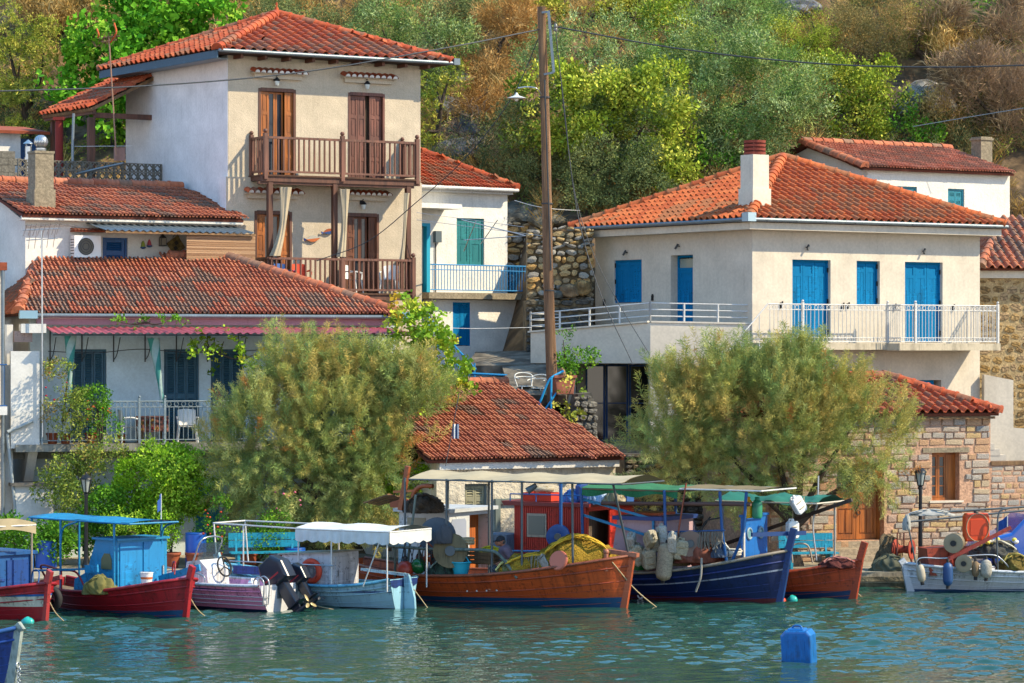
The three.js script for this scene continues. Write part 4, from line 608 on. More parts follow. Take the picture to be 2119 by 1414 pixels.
  part(cf, 'frame_bar', [rod(at(955, 455, 96.2), at(1088, 488, 96), 0.018), rod(at(1088, 488, 96), at(960, 497, 96.2), 0.014), rod(at(985, 458, 96.6), at(960, 520, 97.4), 0.016), rod(at(1030, 455, 96.2), at(995, 505, 97.8), 0.016)], M.steel); part(cf, 'line_wire', [rod(at(862, 440, 96), at(1085, 470, 96), 0.008), rod(at(862, 455, 96), at(1150, 492, 95), 0.008)], M.steel);
  // outside stair with blue handrail below
  const st = thing('blue_stair_rail', 'blue painted handrail sloping down from the white house to the path', 'handrail', [0, 0, 0]);
  const P = (a, b, c) => at(a, b, c); part(st, 'handrail', [rod(P(884, 655, 95.6), P(985, 765, 93.5), 0.035, 7), rod(P(880, 688, 95.6), P(965, 775, 93.5), 0.03, 7)], bb); part(st, 'post', [rod(P(887, 640, 95.6), P(887, 700, 95.6), 0.03), rod(P(982, 752, 93.5), P(982, 800, 93.5), 0.03)], bb);
  const pr = thing('path_railing', 'short blue pipe railing along the path above the old tile roof', 'railing', [0, 0, 0]); part(pr, 'rail', rod(P(968, 773, 93), P(1049, 777, 93), 0.035, 7), bb); for (const x of [972, 1048]) part(pr, 'post', rod(P(x, 775, 93), P(x, 812, 93), 0.03), bb);
}
// ---------- old low roof in the middle ----------
{
  const d0 = 86.6, h = thing('middle_house', 'low whitewashed house with weathered brown tile roof behind the fishing boats', 'house', [(1278 - CX) * d0 / F, 0.4, -d0], R(26)), f = plain(h), zr = -5.2, ze = 0.3;
  const yE = hit(f, 1100, 950, ze)[1], xr = hit(f, 1292, 947, ze)[0], xl = hit(f, 885, 955, ze)[0], rr_ = hit(f, 1046, 795, zr), yR = rr_[1];
  const wi = box2(f, 962, 1003, 1010, 1062); wi.y1 += 0.02;
  const E0 = [xl, yE, ze], E1 = [xr, yE, ze], A = [rr_[0], yR, zr], B = [xl, yR, zr], C = [xr, yE, 2 * zr - ze], Dd = [xl, yE, 2 * zr - ze];
  const roof = part(h, 'roof', [slab([E0, E1, A, B].map((p) => V(...p)), 0.08), slab([E1, C, A].map((p) => V(...p)), 0.08), slab([C, Dd, B, A].map((p) => V(...p)), 0.08)], M.underlay);
  tileRoof(h, roof, [[E0, E1, A, B]], { W: 0.235, L: 0.4, prof: FLAT, ...tileMats(['#bf7350', '#b56a48', '#c87e58', '#ab6044', '#ba7052', '#8e6a54']), jit: 2.2 }); ridgeTiles(roof, A, B, 0.12, TF.mats);
  part(h, 'front_wall', wall([[xl + 0.4, -0.2], [xr - 0.12, -0.2], [xr - 0.12, yE - 0.06], [xl + 0.4, yE - 0.06]], [wi], 0.35), mat('#c9bfa9', { t: 'stain', s: 0.4, b: 0.04, bt: 'rough', bs: 0.6 }));
  part(h, 'cornice', bx(xl + 0.4, xr - 0.1, yE - 0.26, yE - 0.07, 0.003, 0.2), M.whiteRough);
  part(h, 'end_wall', bx(xr - 0.42, xr - 0.12, -0.2, yE - 0.08, zr * 2, -0.351), M.whiteRough); part(h, 'rear_wall', bx(xl + 0.4, xl + 0.7, -0.2, yE - 0.08, zr * 2, -0.351), M.whiteRough);
  shutters(h, f, wi, 2, 'louver', mat('#8d8a70', { t: 'stain', s: 1 }), 0.12, 'shutter', mat('#5f6a66', { r: 0.8 }));
  const dx = hit(f, 1030, 1050)[0]; part(h, 'door_frame', [bx(dx - 0.1, dx + 0.05, 0, 1.75, 0.002, 0.08), bx(dx + 0.75, dx + 0.9, 0, 1.75, 0.002, 0.08), bx(dx + 0.05, dx + 0.75, 1.6, 1.75, 0.002, 0.08)], mat('#6f7a74', { t: 'stain', s: 1 }));
  GR.mid = { h, f };
}
// ---------- the large white house with blue shutters ----------
{
  const d0 = 92, h = thing('white_house', 'large white house with orange tile roof, bright blue shutters and white wrought railings', 'house', [(1557 - CX) * d0 / F, 0.6, -d0], R(34)), f = plain(h), lf = face(h, [0, 0, 0], -Math.PI / 2), ov = 0.55, WH = mat('#cdc4b4', { t: 'plaster', s: 0.3, b: 0.003 });
  const W = hit(f, 2028, 600)[0], D = -hit(lf, 1232, 560)[0], yE = (hit(f, 1700, 458, ov)[1] + hit(f, 1557, 452, ov)[1]) / 2, xr = hit(f, 2078, 467, ov)[0], yF = hit(f, 1760, 709, 0.3)[1];
  const d1 = box2(f, 1640, 538, 1719, 706), w1 = box2(f, 1773, 540, 1821, 633), d2 = box2(f, 1873, 543, 1951, 708), lw = box2(f, 1885, 787, 1948, 830); d1.y0 = d2.y0 = yF; d1.y1 = d2.y1 = w1.y1 = (d1.y1 + d2.y1 + w1.y1) / 3;
  part(h, 'front_wall', wall([[0, -2], [W, -2], [W, yE - 0.1], [0, yE - 0.1]], [d1, w1, d2, lw], 0.35), WH);
  const lwin = box2(lf, 1270, 538, 1328, 627), ldoor = box2(lf, 1388, 528, 1434, 668); const yT = ldoor.y0;
  part(h, 'side_wall', wall([[-D, -2], [-0.352, -2], [-0.352, yE - 0.1], [-D, yE - 0.1]], [lwin, ldoor], 0.35), WH, lf);
  part(h, 'corner_wall', bx(0, 0.3, -2, yE - 0.1, -0.3515, -0.3505), M.cream); part(h, 'back_wall', [bx(0.35, W, -2, yE - 0.1, -D, -D + 0.3), bx(W - 0.3, W, -2, yE - 0.1, -D + 0.3, -0.352)], M.cream); part(h, 'inner_floor', bx(0.36, W - 0.31, yF - 0.2, yF - 0.02, -D + 0.31, -0.36), M.concrete);
  shutters(h, f, d1, 3, 'plank', M.blue, 0.13); shutters(h, f, w1, 2, 'plank', M.blue, 0.13); shutters(h, f, d2, 3, 'plank', M.blue, 0.13); shutters(h, lf, lwin, 2, 'plank', M.blue, 0.08); part(h, 'lower_window', leaf(lw.x0, lw.x1 - 0.2, lw.y0, lw.y1, -0.12, 'panel'), M.blue, f);
  for (const r of [d1, w1, d2]) hinges(h, f, r, -0.11); hinges(h, lf, lwin, -0.06);
  { const r = ldoor; part(h, 'door_frame', [bx(r.x0, r.x0 + 0.07, r.y0, r.y1, -0.34, -0.26), bx(r.x1 - 0.07, r.x1, r.y0, r.y1, -0.34, -0.26), bx(r.x0 + 0.07, r.x1 - 0.07, r.y1 - 0.07, r.y1, -0.34, -0.26)], M.blue, lf); part(h, 'door_leaf', leaf(r.x0 + 0.075, r.x1 - 0.075, r.y0 + 0.02, r.y1 - 0.45, -0.28, 'plank'), M.blue, lf); part(h, 'transom_glass', bx(r.x0 + 0.08, r.x1 - 0.08, r.y1 - 0.38, r.y1 - 0.1, -0.31, -0.3), mat('#7d8a84', { r: 0.1 }), lf); part(h, 'transom_bar', bx(r.x0 + 0.07, r.x1 - 0.07, r.y1 - 0.45, r.y1 - 0.38, -0.34, -0.27), M.blue, lf); }
  for (const [p, x, y] of [[f, 1672, 512], [f, 1913, 520], [lf, 1294, 523], [lf, 1402, 510]]) { const q = hit(p, x, y, 0.08); spotLamp(h, p, q[0], q[1], M.iron); }
  for (const [p, x, y] of [[f, 1617, 632], [f, 1744, 635], [f, 1755, 634], [f, 1852, 637], [f, 1973, 638], [lf, 1350, 617], [lf, 1250, 627]]) { const q = hit(p, x, y, 0.03); part(h, 'shutter_catch', [bc(q[0], q[1], 0.03, 0.06, 0.16, 0.06), bc(q[0] + 0.03, q[1] + 0.09, 0.05, 0.03, 0.07, 0.04)], M.black, p); }
  // roof
  const ap = hit(f, 1620, 331, -D * 0.5), hs = -D - ov;
  const e0 = [-ov, yE, ov], e1 = [xr, yE, ov], b0 = [-ov, yE, hs], b1 = [xr, yE, hs], A = [ap[0], ap[1], -D * 0.5];
  const roof = part(h, 'roof', [slab([e0, e1, A].map((p) => V(...p)), 0.09), slab([b0, e0, A].map((p) => V(...p)), 0.09), slab([e1, b1, A].map((p) => V(...p)), 0.09), slab([b1, b0, A].map((p) => V(...p)), 0.09)], M.underlay);
  const TO = tileMats(['#c86632', '#c05e2c', '#ce703c', '#b65628', '#a86840']);
  tileRoof(h, roof, [[e0, e1, A], [b0, e0, A]], { W: 0.285, L: 0.36, prof: ROMAN, ...TO });
  for (const c of [e0, e1, b0]) ridgeTiles(roof, c, [A[0], A[1] + 0.03, A[2]], 0.13, TO.mats);
  part(h, 'eave_band', [bx(-ov + 0.06, xr - 0.06, yE - 0.3, yE - 0.095, -D - 0.3, ov - 0.05)], M.cream);
  gutterRun(h, [-ov, yE - 0.02, ov + 0.08], [xr + 0.06, yE - 0.02, ov + 0.08]); gutterRun(h, [-ov - 0.08, yE - 0.02, hs], [-ov - 0.08, yE - 0.02, ov]); part(h, 'gutter_corner', bc(-ov - 0.03, yE + 0.05, ov + 0.03, 0.3, 0.26, 0.3).rotateY(0), mat('#9db3bd', { r: 0.4, m: 0.4 }));
  for (let i = 0; i < 9; i++) { const x = lerp(0, xr - 0.5, i / 8); part(h, 'gutter_clip', rod([x, yE + 0.05, ov + 0.02], [x, yE - 0.06, ov + 0.165], 0.012), M.iron); }
  // chimney
  const zc = -0.55, c0 = hit(f, 1562, 405, zc), ct = hit(f, 1562, 321, zc)[1], w = 0.3;
  const ch = part(h, 'chimney', [bc(c0[0], (c0[1] + ct) / 2 - 0.25, zc, w * 2, ct - c0[1] + 0.5, w * 2), bc(c0[0], c0[1] - 0.15, zc, w * 2.3, 0.7, w * 2.3)], M.cream), cap = mat('#a04a3a', { t: 'tile', s: 1 });
  for (let i = 0; i < 4; i++) part(ch, 'cap_ring', [new THREE.CylinderGeometry(w * 1.12, w * 1.06, 0.075, 8).translate(c0[0], ct + 0.05 + i * 0.115, zc)], cap); part(ch, 'cap_core', [bc(c0[0], ct + 0.22, zc, w * 1.5, 0.4, w * 1.5)], mat('#4a221d', { r: 1 }));
  // front balconies
  const p1 = 0.75, p2 = 1.35, xa = hit(f, 1592, 706, p1)[0], xb = hit(f, 1840, 712, p1)[0], xc = hit(f, 1900, 714, p2)[0], xd = hit(f, 2071, 716, p2)[0], slabM = mat('#b3a993', { t: 'stain', s: 0.6 });
  part(h, 'balcony_slab', bx(xa, xb, yF - 0.22, yF - 0.02, 0.003, p1), slabM); part(h, 'balcony_slab', bx(xb - 0.1, xd, yF - 0.24, yF - 0.025, 0.004, p2), slabM);
  const yr = hit(f, 1760, 631, p1)[1], wi = { m: M.whitePaint, bar: 0.011, rails: [[yr, 0.02], [yr - 0.16, 0.012], [yF + 0.14, 0.012], [yF + 0.02, 0.014]] };
  const run = (a, b, n) => { railing(h, a, b, yF + 0.02, yr, n, wi); const k = Math.round(n / 1.6); for (let i = 0; i < k; i++) { const t = (i + 0.5) / k, x = lerp(a[0], b[0], t), z = lerp(a[2], b[2], t), q = Math.atan2(-(b[2] - a[2]), b[0] - a[0]); part(h, 'scroll', [ring(0.062, 0.01, 5, 10).rotateY(q).translate(x, yr - 0.09, z), ring(0.055, 0.01, 5, 10).rotateY(q).translate(x, yF + 0.085, z)], M.whitePaint); } };
  run([xa, 0, p1 - 0.06], [xb, 0, p1 - 0.06], 30); run([xb, 0, p1 - 0.06], [xb, 0, p2 - 0.06], 7); run([xb, 0, p2 - 0.06], [xd - 0.06, 0, p2 - 0.06], 30); run([xd - 0.06, 0, 0.05], [xd - 0.06, 0, p2 - 0.06], 12);
  for (const [x, z] of [[hit(f, 1664, 670, p1)[0], p1 - 0.06], [xb, p1 - 0.06], [xc - 0.05, p2 - 0.06], [xd - 0.06, p2 - 0.06]]) newel(h, x, yF - 0.02, yr + 0.06, z, 0.035, M.whitePaint, true);
  // stair rail going down to the terrace
  part(h, 'stair_rail', [rod([xa, yr, p1 - 0.06], [xa - 1.6, yr - 1.5, p1 - 0.06], 0.02), rod([xa, yF + 0.1, p1 - 0.06], [xa - 1.6, yF - 1.4, p1 - 0.06], 0.016), ...[0.2, 0.45, 0.7, 0.95].map((t) => rod([xa - 1.6 * t, yr - 1.5 * t, p1 - 0.06], [xa - 1.6 * t, yF - 1.5 * t + 0.1, p1 - 0.06], 0.014))], M.whitePaint);
  GR.white = { h, f, lf, yT: yT + 0.6, W, D };
}
// ---------- terrace in front of its side wall ----------
{
  const t = thing('terrace', 'plastered terrace with low parapet and white three-bar railing beside the white house', 'terrace', [0, 0, 0]);
  const A = at(1556, 672, 92.1), K = at(1346, 668, 91.6), Lp = at(1098, 689, 94.2), B = V(Lp.x + 2.2, Lp.y, Lp.z - 6), wallSeg = (a, b, h0, h1, th, m, nm) => { const n = V(b.z - a.z, 0, -(b.x - a.x)).normalize().multiplyScalar(th), q = (p, y) => V(p.x, y, p.z); const g = [], P = [q(a, h0), q(b, h0), b.clone(), a.clone()]; part(t, nm, slab(P, th), m); };
  const yb = at(1200, 752, 93).y;
  wallSeg(K, A, -0.5, 0, 0.25, M.cream, 'parapet_wall'); wallSeg(Lp, K, yb, 0, 0.25, M.creamDark, 'parapet_wall');
  part(t, 'terrace_floor', slab([V(Lp.x + 0.05, Lp.y - 0.25, Lp.z - 0.2), V(K.x, Lp.y - 0.25, K.z - 0.3), V(A.x - 0.02, Lp.y - 0.25, A.z - 0.3), V(A.x - 4.6, Lp.y - 0.25, A.z - 8.5), B.clone().setY(Lp.y - 0.25)], 0.25), M.concrete);
  const cop = (a, b) => part(t, 'coping', bar(a.clone().add(V(0, 0.03, -0.12)), b.clone().add(V(0, 0.03, -0.12)), 0.3, 0.05), M.cream); cop(Lp, K); cop(K, A);
  const pier = at(1114, 700, 94); part(t, 'pier', bx(Lp.x + 0.02, Lp.x + 0.5, at(1114, 768, 94).y, yb - 0.003, Lp.z - 0.3, Lp.z - 0.05), M.cream);
  const rl = (a, b, n, y) => { const h = 0.58; for (const k of [0.58, 0.39, 0.2]) part(t, 'rail', rod(a.clone().add(V(0, k, -0.12)), b.clone().add(V(0, k, -0.12)), 0.02), M.whitePaint); for (let i = 0; i <= n; i++) { const p = a.clone().lerp(b, i / n); part(t, 'rail_post', rod(p.clone().add(V(0, 0.05, -0.12)), p.clone().add(V(0, h + (i === 0 || i === n ? 0.06 : 0), -0.12)), 0.032, 8), M.whitePaint); } };
  rl(Lp, K, 4); rl(K, A, 3); rl(Lp, B, 3);
  // recessed ground floor with blue glazed doors below
  const yg = at(1270, 918, 93).y, R0 = at(1196, 760, 93.6), R1 = at(1420, 760, 92.8);
  part(t, 'recess_wall', bx(R0.x, R1.x + 1, yg - 1, yb + 0.2, -95.2, -95), M.creamDark);
  for (const [a, b] of [[1212, 1252], [1254, 1300], [1302, 1345]]) { const p = at(a, 760, 94.8), q = at(b, 760, 94.8); glazed(t, face(t, [0, 0, -94.8], 0), p.x, q.x, yg, yb - 0.05, 0, mat('#17508e', { t: 'paint', s: 0.6, r: 0.6 }), 2); }
  part(t, 'recess_floor', bx(R0.x - 0.1, R1.x + 1, yg - 2.2, yg - 0.01, -94.99, -92.0), M.concrete);
  part(t, 'recess_side', bx(R0.x - 0.3, R0.x - 0.05, yg - 0.5, yb + 0.1, -94.98, -93.9), M.creamDark);
}
// ---------- stone house by the quay ----------
{
  const d0 = 84.6, h = thing('stone_house', 'grey and pink stone house with wooden door, wooden window and orange tile roof', 'house', [(1592 - CX) * d0 / F, 0.42, -d0], R(22)), f = plain(h);
  const W = hit(f, 2050, 1000)[0], yE = hit(f, 1960, 856, 0.22)[1], xr = hit(f, 2068, 852, 0.22)[0], dr = box2(f, 1732, 960, 1830, 1122), wi = box2(f, 1929, 937, 1986, 1036), x0 = 0;
  dr.y0 = 0.55;
  const grout = mat('#d8ab8c', { t: 'rough', s: 0.8, b: 0.02 });
  part(h, 'front_wall', wall([[x0, -0.3], [W, -0.3], [W, yE - 0.05], [x0, yE - 0.05]], [dr, wi], 0.5), grout);
  for (const x of [x0, W - 0.5]) part(h, 'end_wall', bx(x, x + 0.5, -0.3, yE - 0.05, -5, -0.501), grout);
  const SM = stoneMats(['#c4bab0', '#d0c0ae', '#d8c2a2', '#b4b0aa', '#d8ae88', '#d2b4a0', '#c6beb2', '#dcbc88', '#dac8b4'], 'rough');
  const lint = { x0: wi.x0 - 0.3, x1: wi.x1 + 0.3, y0: wi.y1, y1: wi.y1 + 0.14 }, dl = { x0: dr.x0 - 0.2, x1: dr.x1 + 0.2, y0: dr.y1, y1: dr.y1 + 0.14 };
  stoneCourses(h, h, f, { x0: x0 + 0.02, x1: W - 0.02, y0: 0, y1: yE - 0.12 }, [dr, wi, lint, dl], { h: [0.12, 0.24], w: [0.18, 0.62], gap: 0.022, d: [0.03, 0.07], wob: 0.012, turn: 0.05, flip: 1, shapes: blocks, ...SM });
  part(h, 'lintel', bx(lint.x0, lint.x1, lint.y0 + 0.004, lint.y1, -0.2, 0.035), M.concrete); part(h, 'lintel', bx(dl.x0, dl.x1, dl.y0 + 0.004, dl.y1, -0.2, 0.035), M.concrete);
  part(h, 'window_sill', bx(wi.x0 - 0.1, wi.x1 + 0.1, wi.y0 - 0.06, wi.y0 - 0.004, -0.3, 0.06), M.cream);
  // wooden window
  part(h, 'window_frame', [bx(wi.x0, wi.x0 + 0.06, wi.y0, wi.y1, -0.36, -0.22), bx(wi.x1 - 0.3, wi.x1, wi.y0, wi.y1, -0.36, -0.24), bx(wi.x0 + 0.06, wi.x1 - 0.3, wi.y1 - 0.07, wi.y1, -0.36, -0.22), bx(wi.x0 + 0.06, wi.x1 - 0.3, wi.y0, wi.y0 + 0.07, -0.36, -0.22)], M.orangeWood);
  { const a = wi.x0 + 0.065, b = wi.x1 - 0.305, m = (a + b) / 2; glazed(h, f, a, m - 0.004, wi.y0 + 0.075, wi.y1 - 0.075, -0.25, M.orangeWood, 4); glazed(h, f, m + 0.004, b, wi.y0 + 0.075, wi.y1 - 0.075, -0.25, M.orangeWood, 4); }
  // wooden door of two leaves with glazing above
  part(h, 'door_frame', [bx(dr.x0, dr.x0 + 0.08, dr.y0, dr.y1, -0.4, -0.25), bx(dr.x1 - 0.08, dr.x1, dr.y0, dr.y1, -0.4, -0.25), bx(dr.x0 + 0.08, dr.x1 - 0.08, dr.y1 - 0.08, dr.y1, -0.4, -0.25)], M.orangeWood);
  { const m = (dr.x0 + dr.x1) / 2, ym = dr.y0 + 1.25; for (const [a, b] of [[dr.x0 + 0.085, m - 0.006], [m + 0.006, dr.x1 - 0.085]]) { const dl = part(h, 'door_leaf', [bx(a, b, dr.y0 + 0.02, ym, -0.34, -0.31), bx(a, a + 0.1, dr.y0 + 0.02, ym, -0.31, -0.28), bx(b - 0.1, b, dr.y0 + 0.02, ym, -0.31, -0.28), bx(a + 0.1, b - 0.1, dr.y0 + 0.02, dr.y0 + 0.16, -0.31, -0.281), bx(a + 0.1, b - 0.1, ym - 0.2, ym, -0.31, -0.281), bx(a + 0.1, b - 0.1, ym - 0.38, ym - 0.28, -0.31, -0.282)], M.orangeWood); const w = (b - a - 0.2) / 2; for (let i = 0; i < 2; i++) part(dl, 'door_panel', bx(a + 0.12 + w * i, a + 0.08 + w * (i + 1), dr.y0 + 0.2, ym - 0.42, -0.31, -0.29), M.orangeWood); glazed(h, f, a, b, ym + 0.004, dr.y1 - 0.085, -0.29, M.orangeWood, 1); } part(h, 'door_handle', [tube([[m, ym - 0.05, -0.27], [m + 0.07, ym - 0.2, -0.22], [m + 0.02, ym - 0.42, -0.27]], 0.02), ring(0.06, 0.014, 5, 12).translate(m + 0.06, ym - 0.5, -0.24), ring(0.07, 0.012, 5, 12).translate(m + 0.02, ym - 0.1, -0.24)], M.black); }
  for (let i = 0; i < 3; i++) part(h, 'door_step', bx(dr.x0 - 0.15 - i * 0.25, dr.x1 + 0.3 + i * 0.25, -0.2, 0.53 - i * 0.18, -0.3 + (i ? 0.3 + (i - 1) * 0.35 : 0), 0.05 + i * 0.35), mat('#b7a68d', { t: 'rough', s: 0.9, b: 0.01 }));
  // roof
  const zr = -2.3, hA = hit(f, 1828, 783, zr), e0 = [-0.4, yE, 0.22], e1 = [xr, yE, 0.22], b1 = [xr, yE, -5.2], b0 = [-0.4, yE, -5.2], A = [hA[0], hA[1], zr], B = [1.6, hA[1], zr];
  const roof = part(h, 'roof', [slab([e0, e1, A, B].map((p) => V(...p)), 0.08), slab([e1, b1, A].map((p) => V(...p)), 0.08), slab([b1, b0, B, A].map((p) => V(...p)), 0.08), slab([b0, e0, B].map((p) => V(...p)), 0.08)], M.underlay);
  tileRoof(h, roof, [[e0, e1, A, B], [e1, b1, A], [b0, e0, B]], { W: 0.29, L: 0.36, prof: ROMAN, ...TR }); ridgeTiles(roof, e1, [A[0], A[1] + 0.03, A[2]], 0.13, TR.mats); ridgeTiles(roof, A, B, 0.13, TR.mats); ridgeTiles(roof, e0, B, 0.13, TR.mats);
  part(h, 'eave_board', bx(-0.3, xr - 0.1, yE - 0.16, yE - 0.09, 0.06, 0.18), M.rawWood);
  // boundary wall continuing to the edge of the picture
  const bw = thing('boundary_wall', 'stone boundary wall with timber coping at the right edge', 'wall', h.position, h.rotation.y), by = hit(f, 2085, 955, 0)[1];
  part(bw, 'wall_core', bx(W + 0.004, W + 4, -0.3, by - 0.1, -0.45, 0), grout); stoneCourses(bw, bw, f.h === h ? plain(bw) : f, { x0: W + 0.02, x1: W + 2.6, y0: 0, y1: by - 0.12 }, [], { h: [0.13, 0.21], w: [0.2, 0.46], gap: 0.035, d: [0.02, 0.05], shapes: blocks, ...SM }); part(bw, 'coping', bx(W + 0.004, W + 4, by - 0.098, by, -0.5, 0.05), M.rawWood);
  GR.stone = { h, f, W, by };
}
// ---------- rubble house and stair at the right edge ----------
{
  const d0 = 99.5, h = thing('rubble_house', 'yellowish rubble stone house with brown tile roof at the right edge', 'house', [(2022 - CX) * d0 / F, 0.5, -d0], R(10)), f = plain(h);
  const yE = hit(f, 2080, 556, 0.3)[1], grout = mat('#d0b482', { t: 'rough', s: 0.8, b: 0.02 });
  part(h, 'front_wall', bx(0, 6, 0, yE - 0.3, -5, 0), grout); part(h, 'eave_band', bx(0.05, 6, yE - 0.3, yE - 0.05, -5, 0.15), M.cream);
  stoneCourses(h, h, f, { x0: 0.05, x1: 1.9, y0: 0.5, y1: yE - 0.35 }, [], { h: [0.22, 0.36], w: [0.24, 0.5], gap: 0.03, d: [0.02, 0.05], wob: 0.06, turn: 0.4, flip: 1, shapes: rubble, ...stoneMats(['#cfa868', '#bf9858', '#d8b47a', '#ac8c5c', '#d0b084']) });
  const yR = hit(f, 2119, 462, -2.6)[1], e0 = [0, yE, 0.35], e1 = [6.4, yE, 0.35], A = [1.7, yR, -2.6], B = [6.4, yR + 0.2, -2.6], b0 = [0, yE, -5.4];
  const roof = part(h, 'roof', [slab([e0, e1, B, A].map((p) => V(...p)), 0.08), slab([b0, e0, A].map((p) => V(...p)), 0.08)], M.underlay); tileRoof(h, roof, [[e0, e1, B, A], [b0, e0, A]], { W: 0.28, L: 0.34, prof: ROMAN, ...TF }); ridgeTiles(roof, e0, A, 0.12, TF.mats);
  const s = thing('stair_wall', 'cream plastered stair wall rising between the stone house and the rubble house', 'wall', [(2030 - CX) * 97 / F, 0.5, -97], R(10)), sf = plain(s), a = hit(sf, 2032, 775), b = hit(sf, 2092, 787), c = hit(sf, 2092, 885), e = hit(sf, 2119, 890);
  part(s, 'wall', ext([[a[0], 0], [a[0], a[1]], [b[0], b[1]], [b[0], c[1]], [e[0] + 0.6, e[1]], [e[0] + 0.6, 0]], 0.25), M.cream);
  for (let i = 0; i < 4; i++) { const p = hit(sf, 2050 + i * 12, 917 + i * 12, 1.0); part(s, 'stair_step', bx(-0.3, p[0], p[1] - 0.2, p[1], 0.252, 1.4 - i * 0.01), M.creamDark); }
}
// ---------- upper house at the right ----------
{
  const d0 = 103, h = thing('hillside_house', 'small white house with pinkish tile roof and chimney up the slope', 'house', [(1795 - CX) * d0 / F, 7, -d0], R(34)), f = plain(h), lf = face(h, [0, 0, 0], -Math.PI / 2);
  const W = hit(f, 2090, 420)[0], yE = hit(f, 1940, 353, 0.25)[1], xr = hit(f, 2100, 361, 0.25)[0], zr = -3.0, yR = hit(f, 1840, 305, zr)[1], w1 = box2(f, 1847, 386, 1898, 420), w2 = box2(f, 1962, 391, 1996, 429);
  part(h, 'front_wall', wall([[0, -2], [W, -2], [W, yE - 0.05], [0, yE - 0.05]], [w1, w2], 0.3), M.whiteRough);
  part(h, 'gable_wall', wall([[-6, -2], [-0.301, -2], [-0.301, yE - 0.05], [zr, yR - 0.12], [-6, yE - 0.05]], [], 0.3), M.white, lf);
  shutters(h, f, w1, 2, 'louver', M.turq, 0.06); shutters(h, f, w2, 2, 'louver', M.turq, 0.06);
  const e0 = [-0.35, yE, 0.25], e1 = [xr, yE, 0.25], A = [xr, yR, zr], B = [-0.35, yR, zr];
  const roof = part(h, 'roof', [slab([e0, e1, A, B].map((p) => V(...p)), 0.08), slab([[xr, yE, -6.3], [-0.35, yE, -6.3], B, A].map((p) => V(...p)), 0.08)], M.underlay);
  tileRoof(h, roof, [[e0, e1, A, B]], { W: 0.25, L: 0.36, prof: FLAT, ...tileMats(['#d08468', '#c87a5e', '#d89074', '#c07054', '#a8745e']) }); ridgeTiles(roof, B, A, 0.13, TF.mats, 0.45); ridgeTiles(roof, e0, B, 0.12, TF.mats, 0.45);
  const c = hit(f, 2032, 340, -1.6), ct = hit(f, 2032, 287, -1.6)[1]; part(h, 'chimney', [bc(c[0], (c[1] + ct) / 2 - 0.3, -1.6, 0.52, ct - c[1] + 0.7, 0.5), bc(c[0], ct - 0.03, -1.6, 0.6, 0.07, 0.58)], M.concrete);
  const g = thing('grey_block_wall', 'unplastered grey block wall at the right edge beside the hillside house', 'wall', V(W + 0.1, 0, -0.2).applyMatrix4(h.matrixWorld), h.rotation.y); for (let j = 0; j < 14; j++) for (let i = 0; i < 5; i++) part(g, 'block', bc(0.2 + i * 0.41 + (j % 2) * 0.2, j * 0.21 - 0.4 + 0.7, 0, 0.4, 0.2, 0.3), M.greyBlock);
}
